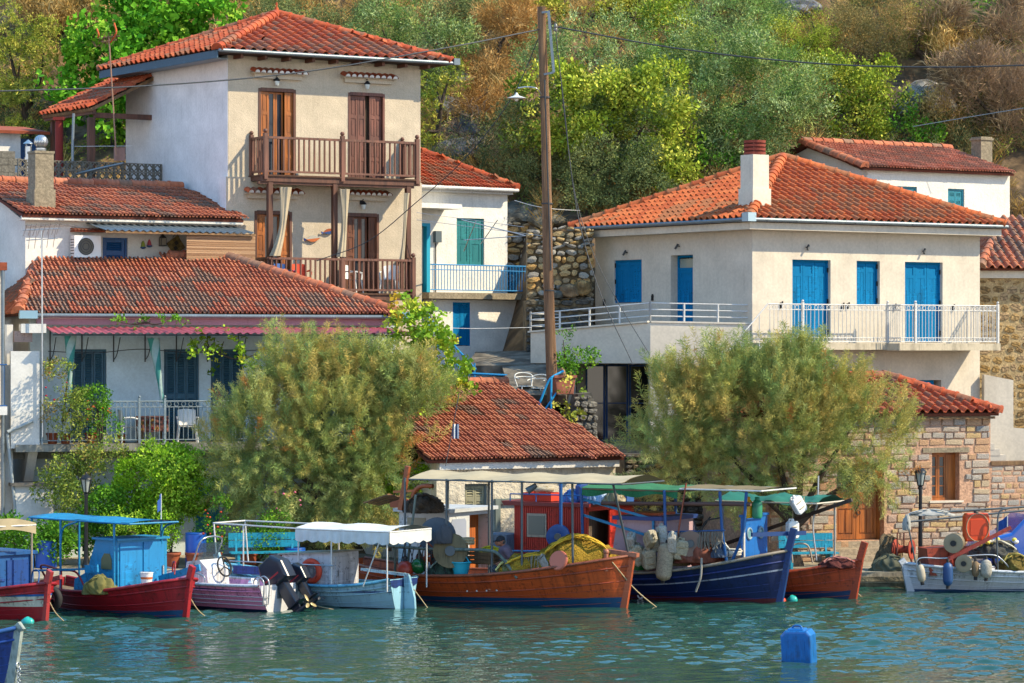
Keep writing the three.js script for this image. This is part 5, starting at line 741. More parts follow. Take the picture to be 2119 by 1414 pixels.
// ---------- retaining walls, path, big stones ----------
{
  const SM = stoneMats(['#d8b47a', '#b8a480', '#dcbc84', '#a49e92', '#bcb6a8', '#dcae68'], 'rough');
  const w = thing('retaining_wall', 'dry stone retaining wall of yellow and grey stones behind the pole', 'wall', at(1092, 615, 97.3), R(6)), f = plain(w);
  const a = hit(f, 1100, 478), b = hit(f, 1226, 600); part(w, 'wall_core', bx(0, b[0], -1.5, a[1], -0.5, -0.03), mat('#a08c68', { t: 'rock', s: 0.8 }));
  stoneCourses(w, w, f, { x0: -0.05, x1: b[0] + 0.05, y0: -0.4, y1: a[1] + 0.1 }, [], { h: [0.1, 0.26], w: [0.14, 0.46], gap: 0.004, d: [0.08, 0.28], wob: 0.06, turn: 0.35, flip: 1, most: 240, shapes: rubble, ...SM });
  const bf = face(w, [0, 0, -4.6], 0), bx0 = hit(bf, 1048, 540)[0], bx1 = hit(bf, 1112, 540)[0], byt = hit(bf, 1075, 462)[1]; part(w, 'wall_core', bx(bx0, bx1, -2.5, byt, -5.2, -4.63), mat('#a08c68', { t: 'rock', s: 0.8 })); stoneCourses(w, w, bf, { x0: bx0, x1: bx1, y0: -2.4, y1: byt + 0.05 }, [], { most: 60, h: [0.1, 0.26], w: [0.14, 0.46], gap: 0.004, d: [0.08, 0.24], wob: 0.05, turn: 0.3, flip: 1, shapes: rubble, ...SM });
  const l = thing('lower_retaining_wall', 'grey lower dry stone wall behind the terrace railing', 'wall', at(1096, 690, 96.7), R(6)), lf = plain(l), c = hit(lf, 1090, 622); part(l, 'wall_core', bx(-0.1, 1.95, -1.5, c[1], -1.0, -0.03), mat('#a08c68', { t: 'rock', s: 0.8 }));
  stoneCourses(l, l, lf, { x0: -0.15, x1: 2.0, y0: -0.6, y1: c[1] + 0.1 }, [], { h: [0.18, 0.3], w: [0.25, 0.6], gap: 0.014, d: [0.06, 0.14], wob: 0.02, turn: 0.06, flip: 1, shapes: rubble, ...stoneMats(['#7d7462', '#6d675c', '#8d7f66', '#5f5b54']) });
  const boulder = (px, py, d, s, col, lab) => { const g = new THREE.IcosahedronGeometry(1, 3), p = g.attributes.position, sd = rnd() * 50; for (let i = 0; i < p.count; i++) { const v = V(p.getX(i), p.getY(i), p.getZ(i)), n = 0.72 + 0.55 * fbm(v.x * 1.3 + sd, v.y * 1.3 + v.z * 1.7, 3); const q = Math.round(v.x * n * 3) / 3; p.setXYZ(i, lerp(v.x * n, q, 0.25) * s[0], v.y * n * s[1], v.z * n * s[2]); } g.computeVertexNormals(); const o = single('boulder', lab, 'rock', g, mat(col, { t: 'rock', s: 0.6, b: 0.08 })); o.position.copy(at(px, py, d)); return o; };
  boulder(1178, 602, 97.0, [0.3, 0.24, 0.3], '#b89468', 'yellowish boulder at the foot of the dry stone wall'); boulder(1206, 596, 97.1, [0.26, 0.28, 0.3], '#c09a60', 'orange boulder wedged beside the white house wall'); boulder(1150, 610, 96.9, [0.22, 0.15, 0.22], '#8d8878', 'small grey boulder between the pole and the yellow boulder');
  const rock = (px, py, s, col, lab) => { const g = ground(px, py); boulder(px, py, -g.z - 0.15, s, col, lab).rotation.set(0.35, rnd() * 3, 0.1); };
  rock(1930, 205, [1.3, 0.55, 0.8], '#b5afa4', 'pale rock outcrop on the dry slope above the hillside house'); rock(1890, 232, [0.7, 0.3, 0.5], '#aaa498', 'small pale rock below the outcrop on the dry slope');
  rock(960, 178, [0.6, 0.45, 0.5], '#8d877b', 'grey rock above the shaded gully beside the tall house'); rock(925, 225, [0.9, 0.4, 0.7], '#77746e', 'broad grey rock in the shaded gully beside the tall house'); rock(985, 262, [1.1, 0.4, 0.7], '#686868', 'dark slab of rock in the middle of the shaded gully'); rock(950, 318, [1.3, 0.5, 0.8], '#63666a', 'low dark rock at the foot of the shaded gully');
  rock(1075, 440, [0.9, 0.3, 0.8], '#8a8474', 'flat rock ledge above the dry stone wall'); rock(1130, 452, [0.7, 0.25, 0.6], '#93876c', 'flat yellow rock ledge behind the pole'); rock(1640, 12, [1.1, 0.45, 0.7], '#8d8f96', 'grey rock ledge at the top edge above the olive tree'); rock(330, 62, [0.8, 0.5, 0.8], '#a08a6e', 'bare tan rock between the leafy tree and the dry grass');
  structure('path', [slab([at(985, 748, 97.2), at(1100, 745, 97), at(1110, 775, 94), at(965, 778, 94)], 0.3), slab([at(1040, 778, 94), at(1176, 770, 94), at(1172, 838, 91), at(1060, 838, 91)], 0.3)], mat('#8a8172', { t: 'rock', s: 0.5, b: 0.03 }));
  const lowW = thing('stone_stair_wall', 'rough whitewashed stone wall beside the blue glazed door', 'wall', at(1205, 905, 90.5), R(20)), wf = plain(lowW); part(lowW, 'wall_core', ext([[-0.3, -0.6], [0.55, -0.6], [0.4, 1.0], [0.3, 1.3], [-0.1, 1.25], [-0.3, 0.6]], 0.5).translate(0, 0, -0.55), mat('#7d7a72', { t: 'rock', s: 0.8 })); stoneCourses(lowW, lowW, wf, { x0: -0.28, x1: 0.48, y0: -0.5, y1: 1.2 }, [], { h: [0.12, 0.24], w: [0.15, 0.32], gap: 0.012, d: [0.04, 0.1], wob: 0.02, turn: 0.2, flip: 1, shapes: rubble, ...stoneMats(['#a09c92', '#8d8a82', '#b0a99a']), keep: (x, y) => y < 1.25 - Math.max(0, x - 0.25) * 1.5 });
  const corner = thing('corner_stone_wall', 'short stone wall between the middle house and the tamarisk', 'wall', at(1293, 1100, 87.5), R(24)), cf = plain(corner), ct = hit(cf, 1310, 940)[1]; part(corner, 'wall_core', bx(0, 4.2, -0.8, ct, -0.6, -0.03), mat('#6d6250', { t: 'rock', s: 0.8 })); stoneCourses(corner, corner, cf, { x0: 0.02, x1: 4.2, y0: -0.6, y1: ct }, [], { h: [0.12, 0.22], w: [0.2, 0.5], gap: 0.02, d: [0.04, 0.1], turn: 0.08, flip: 1, shapes: rubble, ...stoneMats(['#8d877b', '#a08c6c', '#77746c', '#a89a80']) });
}
// ---------- plants ----------
const leafMat = (c) => new THREE.MeshPhysicalMaterial({ color: new THREE.Color(c ?? '#ffffff'), roughness: 0.9, side: THREE.DoubleSide, transmission: 0.13, thickness: 0, specularIntensity: 0.12 });
const LM = leafMat();
// a spray of n leaves round a short curved twig
function spray(n, len, lw, ll, spread, droop, sd) {
  const p = []; let s = sd * 7919 + 3; const q = () => { s = (s * 16807) % 2147483647; return s / 2147483647; };
  for (let i = 0; i < n; i++) {
    const t = (i + 0.5) / n, b = V((q() - 0.5) * spread * len, t * len, (q() - 0.5) * spread * len); b.y -= droop * t * t * len; b.x += droop * t * t * len * 0.8;
    const dir = V(q() - 0.5, 0.25 + q() * 0.5 - droop * t, q() - 0.5).normalize(), sd2 = V(q() - 0.5, q() - 0.5, q() - 0.5).cross(dir).normalize().multiplyScalar(lw * (0.35 + 0.3 * q())), L = ll * (0.7 + 0.6 * q());
    const m = b.clone().addScaledVector(dir, L * 0.45), e = b.clone().addScaledVector(dir, L); e.y -= L * 0.12;
    const A = m.clone().add(sd2), B = m.clone().sub(sd2); p.push(...b.toArray(), ...A.toArray(), ...e.toArray(), ...b.toArray(), ...e.toArray(), ...B.toArray());
  }
  const g = new THREE.BufferGeometry(); g.setAttribute('position', new THREE.Float32BufferAttribute(p, 3)); g.computeVertexNormals(); g.setAttribute('uv', new THREE.Float32BufferAttribute(new Float32Array(p.length / 3 * 2), 2)); return fixed(g);
}
const SP = {
  olive: spray(34, 0.5, 0.034, 0.12, 0.7, 0.1, 3), broad: spray(22, 0.42, 0.085, 0.14, 0.9, 0.2, 5), fig: spray(14, 0.5, 0.17, 0.22, 1.0, 0.25, 7), fine: spray(40, 0.4, 0.022, 0.07, 0.8, 0.1, 9), dry: spray(22, 0.5, 0.024, 0.22, 0.6, 0.0, 11), twig: spray(16, 0.6, 0.024, 0.4, 0.6, 0.0, 13),
  tam: spray(96, 0.8, 0.011, 0.12, 0.12, 0.24, 17), vine: spray(12, 0.4, 0.15, 0.17, 1.0, 0.3, 19), grass: spray(12, 0.12, 0.018, 0.55, 1.2, 0.0, 23), rose: spray(20, 0.35, 0.06, 0.09, 1.0, 0.15, 29), hang: spray(20, 0.6, 0.045, 0.16, 0.5, 0.7, 31),
};
const cols = (s) => s.split(' ').map((c) => new THREE.Color('#' + c));
const PAL = {
  olive: cols('748a52 627c40 92a26c 52693a 869050 64823e'), oliveDark: cols('5e6b42 6b7648 4f5c38 79804e'), bright: cols('82922e 929f38 6f8028 a6a846 5f742a'), fig: cols('4f8620 5e9426 437519 74a531 87a83a'), yellow: cols('93953a 848a34 a39e46 72802e'), brownBush: cols('7a6c42 8a7a4c 6c6a3e 94784a'), dry: cols('a8834e 94703e b89660 8a6438'), bare: cols('85705a 927a60 766450 a08c6c'),
  tam: cols('8a9a58 969f58 a8ab68 7d9054 b0a65e 9a9c54 a8a05a b8a45e'), vine: cols('6f8f2a 86a02e a4a83a 5c7d24 b0902e'), shrub: cols('6f9420 83a82a 5f841c 93b03a'), rose: cols('6f7f34 5d7030 879044 7a6c38'), grass: cols('b09258 9c7e46 c2a66c 8a7440'), green: cols('4f7a22 5e8a2a 44701e 76982e'),
};
function limb(pts, r0, r1, seg = 7) { const c = new THREE.CatmullRomCurve3(pts), n = pts.length * 5, fr = c.computeFrenetFrames(n, false); return sheet(seg, n, (u, v) => { const i = Math.round(v * n), p = c.getPointAt(v), a = u * 2 * Math.PI, r = lerp(r0, r1, v) * (1 + 0.12 * Math.sin(a * 3 + v * 9)); return p.addScaledVector(fr.normals[i], Math.cos(a) * r).addScaledVector(fr.binormals[i], Math.sin(a) * r).toArray(); }); }
const bark = mat('#5a4a3a', { t: 'wood', s: 0.6, b: 0.02 });
// lobes: [x, y, rx, ry, dz] in photograph pixels at distance d; filled mostly towards the shell
function crown(o, lobes, d, kind, pal, per, size, opt = {}) {
  const list = [], L = lobes.map(([x, y, rx, ry, dz = 0]) => ({ c: at(x, y, d + dz), rx: rx * d / F, ry: ry * d / F, rz: (opt.flat ?? 0.85) * Math.min(rx, ry * 1.6) * d / F }));
  for (const l of L) {
    const n = Math.round(per * (l.rx * l.ry + 0.35 * l.rz * (l.rx + l.ry)));
    const ball = () => { const v = V(); do v.set(rnd() * 2 - 1, rnd() * 2 - 1, rnd() * 2 - 1); while (v.length() > 1 || v.length() < 0.05); return v; };
    const rb0 = opt.blob ?? 0.5, nb = Math.max(4, Math.round((opt.dense ?? 1.35) * l.rx * l.ry / rb0 / rb0)), blobs = [];
    for (let i = 0; i < nb; i++) { const v = ball(), k = Math.pow(v.length(), -0.45); blobs.push({ c: V(v.x * k * l.rx, v.y * k * l.ry, v.z * k * l.rz).multiplyScalar(0.86).add(l.c), v, r: Math.min(rb0 * rr(0.6, 1.35), Math.min(l.rx, l.ry)) }); }
    for (let i = 0; i < n; i++) {
      const B = blobs[Math.floor(rnd() * nb)], u = ball(), r = Math.pow(u.length(), -0.5); if (rnd() < (opt.gap ?? 0.3) * 0.5) continue;
      const p = u.clone().multiplyScalar(B.r * r); p.y *= opt.tall ?? 0.85; p.add(B.c); const v = u.multiplyScalar(0.8).add(B.v).normalize();
      const dir = v.clone().multiplyScalar(opt.out ?? 0.8).add(V(0, opt.fall ? lerp(-0.9, opt.up, clamp((B.c.y - opt.fall[0]) / (opt.fall[1] - opt.fall[0]), 0, 1)) : opt.up ?? 0.4, 0)).add(V(rnd() - 0.5, rnd() - 0.5, rnd() - 0.5).multiplyScalar(opt.wild ?? 1.3)).normalize();
      const q = new THREE.Quaternion().setFromUnitVectors(UPV, dir).multiply(new THREE.Quaternion().setFromAxisAngle(UPV, rnd() * 6.28)), s = size * rr(0.65, 1.3);
      list.push([new THREE.Matrix4().compose(p, q, V(s, s, s)), p]);
    }
  }
  const im = new THREE.InstancedMesh(SP[kind], LM, list.length); im.name = opt.name ?? 'crown'; im.userData.kind = 'stuff'; im.castShadow = im.receiveShadow = true;
  const c = new THREE.Color(), off = rnd() * 50; list.forEach(([m, p], i) => { im.setMatrixAt(i, m); const k = fbm(p.x * 0.9 + off, p.y * 0.9 + p.z * 0.7, 3), a = PAL[pal][Math.min(PAL[pal].length - 1, Math.floor(clamp(k * 1.5 - 0.25 + (rnd() - 0.5) * 0.7, 0, 0.999) * PAL[pal].length))]; c.copy(a).multiplyScalar(pal === 'tam' ? rr(0.9, 1.35) : rr(0.95, 1.5)); if (pal === 'tam' && rnd() < 0.012) c.set(rnd() < 0.5 ? '#c08448' : '#a8743e'); im.setColorAt(i, c); });
  o.add(im); return im;
}
// a tree on the slope: base pixel gives its place on the ground
function hillTree(name, label, base, lobes, kind, pal, per, size, o = {}) {
  const g = ground(...base), t = thing(name, label, o.cat ?? 'tree', [0, 0, 0], 0, o.group), d = -g.z - (o.near ?? 0);
  const top = lobes.map((l) => at(l[0], l[1], d + (l[4] ?? 0)));
  const trunk = [], fork = g.clone().lerp(top[0], 0.4); fork.x += rr(-0.2, 0.2);
  part(t, 'trunk', limb([g.clone().add(V(0, -0.4, 0)), g.clone().lerp(fork, 0.5).add(V(rr(-0.15, 0.15), 0, 0)), fork], o.r ?? 0.16, (o.r ?? 0.16) * 0.7), bark);
  for (const p of top) part(t, 'limb', limb([fork.clone(), fork.clone().lerp(p, 0.5).add(V(rr(-0.3, 0.3), rr(-0.1, 0.2), rr(-0.2, 0.2))), p], (o.r ?? 0.16) * 0.55, 0.03, 5), bark);
  crown(t, lobes, d, kind, pal, per, size, o); return t;
}
function bush(name, label, cat, d, lobes, kind, pal, per, size, o = {}) { const t = thing(name, label, cat, [0, 0, 0], 0, o.group); const b = at(lobes[0][0], lobes[0][1] + lobes[0][3], d); for (let i = 0; i < 4; i++) { const l = lobes[i % lobes.length], p = at(l[0] + rr(-0.4, 0.4) * l[2], l[1] - rr(0, 0.4) * l[3], d); part(t, 'stem', limb([b.clone().add(V(rr(-0.1, 0.1), -(o.root ?? 0.3), 0)), b.clone().lerp(p, 0.5).add(V(rr(-0.1, 0.1), 0, 0)), p], 0.03, 0.012, 5), bark); } crown(t, lobes, d, kind, pal, per, size, { name: 'foliage', ...o }); return t; }

{
  const P = 95;
  hillTree('olive_tree', 'silvery olive tree behind the top of the wooden pole', [1210, 400], [[1230, 110, 140, 85, 2], [1310, 190, 110, 80, 1], [1130, 130, 60, 70, 2]], 'olive', 'olive', P, 1, { near: 1.5 });
  hillTree('broadleaf_tree', 'sunlit yellow-green tree to the right of the wooden pole', [1300, 400], [[1345, 240, 90, 120], [1230, 230, 120, 80], [1130, 220, 70, 90], [1390, 330, 50, 70]], 'broad', 'bright', P * 0.85, 1, { near: 1.2 });
  hillTree('olive_tree', 'smaller olive tree with dark trunk above the terrace corner', [1205, 440], [[1240, 350, 130, 75], [1150, 370, 85, 60], [1310, 400, 115, 55], [1240, 420, 80, 30]], 'olive', 'oliveDark', P, 0.9, { r: 0.12 });
  hillTree('olive_tree', 'largest grey-green olive tree above the white chimney', [1500, 340], [[1480, 80, 140, 90, 2], [1570, 190, 135, 120], [1450, 210, 100, 110, 1], [1630, 250, 80, 80], [1500, 300, 130, 60]], 'olive', 'olive', P, 1.05, { near: 1.5, r: 0.22 });
  hillTree('leafy_shrub', 'dark green rounded shrub at the top edge right of the grey rock', [1670, 150], [[1680, 45, 40, 40], [1640, 80, 55, 50], [1700, 120, 70, 60], [1650, 150, 70, 40]], 'fine', 'bright', P, 1, { cat: 'shrub' });
  hillTree('leafy_shrub', 'bright green sprawling shrub above the ridge of the hillside house', [1760, 290], [[1720, 180, 80, 60], [1800, 220, 90, 75], [1750, 275, 110, 45], [1840, 180, 50, 50]], 'broad', 'bright', P * 0.8, 0.9, { cat: 'shrub', gap: 0.36 });
  hillTree('leafy_shrub', 'low glossy green shrub right behind the ridge tiles of the hillside house', [1880, 300], [[1870, 285, 60, 35], [1920, 295, 40, 20]], 'broad', 'green', P, 0.8, { cat: 'shrub' });
  hillTree('round_shrub', 'broad round olive-brown shrub at the upper right', [1820, 130], [[1820, 55, 115, 72], [1790, 90, 90, 50]], 'fine', 'brownBush', P * 1.2, 1.2, { cat: 'shrub', gap: 0.2 });
  hillTree('leafy_shrub', 'dark green shrub at the top edge among bare brown bushes', [2000, 80], [[2005, 25, 55, 40], [2050, 50, 30, 30]], 'broad', 'green', P * 0.8, 0.9, { cat: 'shrub' });
  hillTree('bare_bush', 'reddish brown leafless bush at the right edge below the wire', [2060, 280], [[2060, 190, 90, 90], [1990, 170, 50, 60], [2090, 270, 50, 70]], 'twig', 'bare', P * 1.2, 1, { cat: 'bush', gap: 0.1, up: 0.9 });
  hillTree('bare_bush', 'tall grey-brown leafless bush at the upper right corner', [2085, 110], [[2085, 50, 60, 70], [1930, 50, 50, 40]], 'twig', 'bare', P, 1.2, { cat: 'bush', gap: 0.1, up: 1 });
  hillTree('olive_tree', 'olive tree rising behind the right eave of the tall house', [860, 190], [[860, 80, 95, 80, 1], [790, 60, 80, 60, 1], [925, 110, 45, 70]], 'olive', 'olive', P, 1, { near: 1 });
  hillTree('dark_tree', 'dense dark green tree behind the peak of the tall house', [660, 130], [[690, 55, 90, 55], [600, 30, 70, 45], [560, 60, 40, 50]], 'olive', 'oliveDark', P, 1, {});
  hillTree('dry_bush', 'tawny dried-up bush left of the wooden pole', [1020, 150], [[1030, 85, 65, 70], [1070, 60, 40, 50]], 'dry', 'dry', P * 1.4, 1.1, { cat: 'bush', gap: 0.2 });
  hillTree('dry_bush', 'tawny dried bush above the shaded gully and rocks', [1010, 250], [[1010, 190, 60, 65], [1050, 240, 40, 40]], 'dry', 'dry', P * 1.4, 1.0, { cat: 'bush', gap: 0.2 });
  hillTree('dark_tree', 'shaded dark green tree between the gully and the wooden pole', [1080, 400], [[1090, 290, 55, 80], [1060, 350, 50, 60], [1110, 380, 40, 50]], 'olive', 'oliveDark', P, 0.9, {});
  hillTree('creeper_tree', 'yellow-green hanging creeper beside the right corner of the tall house', [905, 330], [[905, 190, 38, 70], [895, 270, 30, 50], [935, 150, 25, 30]], 'hang', 'yellow', P, 0.9, { cat: 'creeper', up: -0.6, out: 0.3 });
  hillTree('bare_sapling', 'bare sapling with a few dry leaves in front of the shaded gully', [980, 360], [[980, 300, 45, 45], [1010, 340, 40, 25]], 'twig', 'bare', P * 0.3, 0.9, { cat: 'sapling', r: 0.05, gap: 0.0 });
  hillTree('fig_tree', 'large bright green leafy tree left of the tall house roof', [260, 330], [[330, 50, 110, 55, 1], [440, 60, 100, 50, 1], [210, 110, 80, 70], [330, 150, 110, 80, 0], [170, 200, 60, 70], [230, 240, 80, 60], [290, 10, 90, 40, 2]], 'fig', 'fig', P * 0.55, 1, { near: -0.5, r: 0.2, gap: 0.34 });
  hillTree('almond_tree', 'yellow-green drooping tree at the left edge above the shed', [60, 300], [[40, 130, 80, 60], [60, 210, 70, 55], [10, 60, 50, 60], [90, 110, 40, 60]], 'hang', 'yellow', P, 0.8, { near: 0.5, up: -0.2 });
  hillTree('reed_clump', 'dry reed clump at the top left between the green trees', [140, 90], [[120, 40, 60, 45], [190, 40, 35, 50], [70, 30, 40, 30]], 'dry', 'grass', P * 1.3, 1.4, { cat: 'reeds', up: 1.6, out: 0.2, gap: 0.15 });
  hillTree('reed_clump', 'patch of tall dry reeds on the upper right slope', [1960, 150], [[1960, 110, 55, 40], [2010, 130, 40, 30]], 'dry', 'grass', P * 1.2, 1.3, { cat: 'reeds', up: 1.6, out: 0.2, gap: 0.15 });
  hillTree('reed_clump', 'patch of dry grass reeds below the pale rock outcrop', [1930, 285], [[1940, 250, 50, 30], [1990, 280, 30, 30]], 'dry', 'grass', P * 1.2, 1.0, { cat: 'reeds', up: 1.6, out: 0.2, gap: 0.15 });
  hillTree('leafy_shrub', 'green shrub squeezed between the olive tree and the white chimney', [1480, 360], [[1490, 325, 60, 40], [1420, 350, 50, 35]], 'broad', 'green', P * 0.8, 0.9, { cat: 'shrub' });
  hillTree('yellow_shrub', 'yellowing shrub high behind the grey-green olive tree', [1290, 60], [[1300, 35, 60, 40], [1240, 10, 60, 30], [1120, 20, 70, 40]], 'broad', 'yellow', P * 0.8, 0.9, { cat: 'shrub' });
  hillTree('leafy_shrub', 'small green shrub against the gable of the hillside house', [1745, 355], [[1740, 345, 28, 20]], 'broad', 'green', P, 0.8, { cat: 'shrub', near: 3 });
  hillTree('broadleaf_tree', 'yellow-green tree wedged between the two silvery olive trees', [1410, 200], [[1400, 60, 70, 60], [1405, 140, 50, 65]], 'broad', 'bright', P * 0.8, 1, { near: 1 });
  hillTree('olive_tree', 'olive tree at the top edge right of the largest olive', [1600, 90], [[1570, 40, 90, 55], [1500, 15, 80, 40]], 'olive', 'olive', P, 1, {});
  hillTree('olive_tree', 'small olive tree at the top edge above the tawny bush', [960, 70], [[960, 30, 65, 45], [1010, 10, 60, 35]], 'olive', 'oliveDark', P, 1, {});
  hillTree('leafy_shrub', 'olive green shrub below the dark green shrub at the upper right', [1910, 130], [[1895, 75, 60, 50], [1940, 40, 40, 30]], 'fine', 'bright', P, 1, { cat: 'shrub' });
  hillTree('olive_tree', 'olive tree at the top edge above the yellow-green hanging tree', [200, 60], [[210, 20, 60, 40], [150, 0, 60, 40]], 'olive', 'olive', P, 1, {});
  // scrub and dry grass over the rest of the slope
  const im = new THREE.InstancedMesh(SP.grass, LM, 15000), c = new THREE.Color(); let k = 0;
  while (k < 15000) { const d = lerp(98, 135, Math.pow(rnd(), 1.3)), x = (rnd() - 0.5) * 2 * (22 + (d - 98) * 0.12), n = fbm(x * 0.5, d * 0.5, 3); if (n < 0.46 || (x > -5.5 && x < 1 && d < 103)) continue; const s = rr(0.6, 1.5); im.setMatrixAt(k, new THREE.Matrix4().compose(V(x, landHeight(x, d) - 0.03, -d), new THREE.Quaternion().setFromEuler(new THREE.Euler(rr(-0.3, 0.3), rnd() * 6, rr(-0.3, 0.3))), V(s, s, s))); im.setColorAt(k, c.copy(pick(PAL.grass)).multiplyScalar(rr(0.95, 1.35))); k++; }
  im.name = 'dry_grass'; tag(im, 'dry yellow grass covering the slope between trees', 'grass'); im.userData.kind = 'stuff'; im.castShadow = im.receiveShadow = true; scene.add(im);
  const sc = new THREE.InstancedMesh(SP.fine, LM, 18000); k = 0;
  while (k < 18000) { const d = lerp(100, 140, rnd()), x = (rnd() - 0.5) * 2 * (22 + (d - 98) * 0.12), n = fbm(x * 0.33 + 60, d * 0.33, 3); if (n < 0.5) continue; const s = rr(0.8, 1.8); sc.setMatrixAt(k, new THREE.Matrix4().compose(V(x, landHeight(x, d) + rr(-0.1, 0.9) * (n - 0.45) * 5, -d), new THREE.Quaternion().setFromEuler(new THREE.Euler(rr(-1, 1), rnd() * 6, rr(-1, 1))), V(s, s, s))); sc.setColorAt(k, c.copy(pick(PAL[n > 0.52 ? 'oliveDark' : 'bright'])).multiplyScalar(rr(0.7, 1.05))); k++; }
  sc.name = 'hill_scrub'; tag(sc, 'low mixed scrub growing across the hillside', 'scrub'); sc.userData.kind = 'stuff'; sc.castShadow = sc.receiveShadow = true; scene.add(sc);
}
// ---------- the two feathery tamarisks on the quay ----------
function tamarisk(label, d, foot, lobes0, limbs, per) {
  const lobes = lobes0.map(([x, y, a, b, z]) => [x, y + 9, a, b * 0.97, z ?? 0]);
  const t = thing('tamarisk', label, 'tree', [0, 0, 0], 0, 'tamarisk trees on the quay'), g = at(foot, 1160, d); g.y = 0.4;
  const fork = g.clone().add(V(0.1, 1.1, 0)); part(t, 'trunk', limb([g.clone().add(V(0, -0.05, 0)), g.clone().add(V(-0.08, 0.6, 0)), fork], 0.3, 0.2), bark);
  for (const [x, y, dz] of limbs) { const p = at(x, y, d + dz); part(t, 'limb', limb([fork.clone(), fork.clone().lerp(p, 0.35).add(V(0, 0.15, 0)), fork.clone().lerp(p, 0.7).add(V(rr(-0.2, 0.2), 0.1, rr(-0.1, 0.1))), p], 0.12, 0.025, 6), bark); }
  crown(t, lobes, d, 'tam', 'tam', per, 1, { up: 1.2, out: 0.7, gap: 0.2, flat: 0.62, blob: 0.42, dense: 1.4, tall: 1.3, wild: 0.8, fall: [1.6, 4.6] });
  crown(t, lobes.map(([x, y, a, b, z = 0]) => [x, y - b * 0.06, a * 1.02, b * 1.02, z]), d, 'tam', 'tam', per * 0.3, 1.2, { up: 1.5, out: 0.8, gap: 0.3, flat: 0.62, blob: 0.34, tall: 1.6, wild: 0.6, fall: [1.6, 4.6], name: 'loose_sprays' });
}
tamarisk('big feathery tamarisk in front of the red-awning house', 84.3, 700, [[670, 860, 150, 120], [540, 900, 95, 105, -0.3], [825, 850, 85, 115, 0.2], [640, 990, 150, 85], [770, 985, 85, 85], [625, 785, 85, 52, 0.3], [745, 785, 98, 54, 0.3], [490, 950, 50, 85, 0], [690, 1040, 110, 40], [585, 735, 30, 30], [870, 800, 40, 60]], [[540, 900, 0], [660, 820, 0.4], [820, 830, 0.3], [760, 780, -0.3], [600, 990, -0.3], [480, 950, 0]], 160);
tamarisk('big feathery tamarisk in front of the stone house', 83.4, 1640, [[1570, 860, 170, 115], [1395, 870, 88, 100, 0], [1775, 893, 98, 86, 0.1], [1590, 782, 118, 55, 0], [1470, 800, 85, 65], [1410, 955, 105, 60], [1695, 815, 105, 80, 0.1], [1815, 965, 45, 34], [1560, 960, 110, 50], [1490, 745, 30, 30]], [[1400, 860, 0.2], [1560, 800, 0.3], [1760, 890, 0], [1680, 790, -0.2], [1820, 960, 0.1], [1460, 960, -0.1]], 160);
// ---------- garden plants round the houses ----------
bush('grape_vine', 'grape vine spilling down beside the old brown roof', 'vine', 87.6, [[870, 680, 40, 40], [900, 750, 55, 60], [935, 800, 25, 55], [895, 870, 35, 45], [850, 650, 25, 22], [880, 930, 25, 30]], 'vine', 'vine', 150, 0.8, { root: 1, gap: 0.3 });
bush('green_shrub', 'rounded bright green shrub below the balcony railing', 'shrub', 84.4, [[340, 950, 75, 45], [375, 1010, 55, 60], [310, 1015, 60, 60], [345, 1060, 60, 40]], 'broad', 'shrub', 330, 0.62, { root: 1.2 });
bush('rose_bush', 'thin leggy rose climbing beside the street lamp', 'rose', 84.6, [[165, 990, 55, 60], [150, 1050, 45, 40], [210, 950, 40, 30]], 'rose', 'rose', 240, 0.8, { gap: 0.3, root: 1.2 });
bush('low_bush', 'leafy bush behind the beige boat canopy at the left edge', 'bush', 83.2, [[70, 1115, 60, 35], [20, 1120, 25, 25], [130, 1130, 30, 40]], 'broad', 'green', 300, 0.7, { root: 0.5 });
bush('vine_on_awning', 'vine leaves lying on the red corrugated awning', 'vine', 86.3, [[300, 667, 45, 7], [350, 670, 35, 7], [245, 668, 20, 5]], 'vine', 'green', 150, 0.5, { root: -0.1, flat: 0.4 });
bush('hanging_vine', 'yellowing vine leaves hanging below the red awning', 'vine', 86.9, [[430, 735, 22, 22], [470, 710, 30, 15], [400, 700, 30, 10], [540, 735, 20, 18]], 'vine', 'vine', 90, 0.7, { root: -0.6, up: -0.4 });
bush('balcony_rose', 'tall rose with red flowers behind the balcony railing', 'rose', 85.3, [[130, 800, 25, 50], [135, 870, 35, 40], [165, 840, 18, 30]], 'rose', 'rose', 240, 0.7, { gap: 0.3 });
bush('balcony_plant', 'red-green potted plant right of the tall balcony rose', 'plant', 85.6, [[205, 860, 30, 42], [195, 830, 16, 25]], 'rose', 'green', 300, 0.7, {});
bush('oleander', 'flowering shrub on the quay behind the white motor boat', 'shrub', 83, [[440, 1110, 22, 40], [460, 1060, 14, 30]], 'rose', 'green', 330, 0.65, { root: 0.3 });
bush('oleander', 'flowering shrub below the tamarisk behind the white tube frame', 'shrub', 83, [[530, 1120, 30, 30], [575, 1110, 30, 40]], 'rose', 'green', 330, 0.65, { root: 0.3 });
bush('oleander', 'leafy shrub behind the blue cabin of the red boat', 'shrub', 83, [[355, 1110, 26, 40], [250, 1095, 40, 25]], 'rose', 'shrub', 330, 0.65, { root: 0.3 });
bush('laurel', 'yellow-green leafy laurel left of the orange boat wheelhouse', 'shrub', 85, [[810, 1040, 25, 40], [800, 1000, 30, 25], [870, 990, 40, 22]], 'broad', 'shrub', 260, 0.75, { root: 0.8 });
bush('potted_shrub', 'green shrub growing in front of the wooden pole foot', 'shrub', 91, [[1180, 740, 42, 32], [1160, 765, 28, 22], [1170, 705, 18, 20]], 'broad', 'green', 100, 0.6, { root: 0.3 });
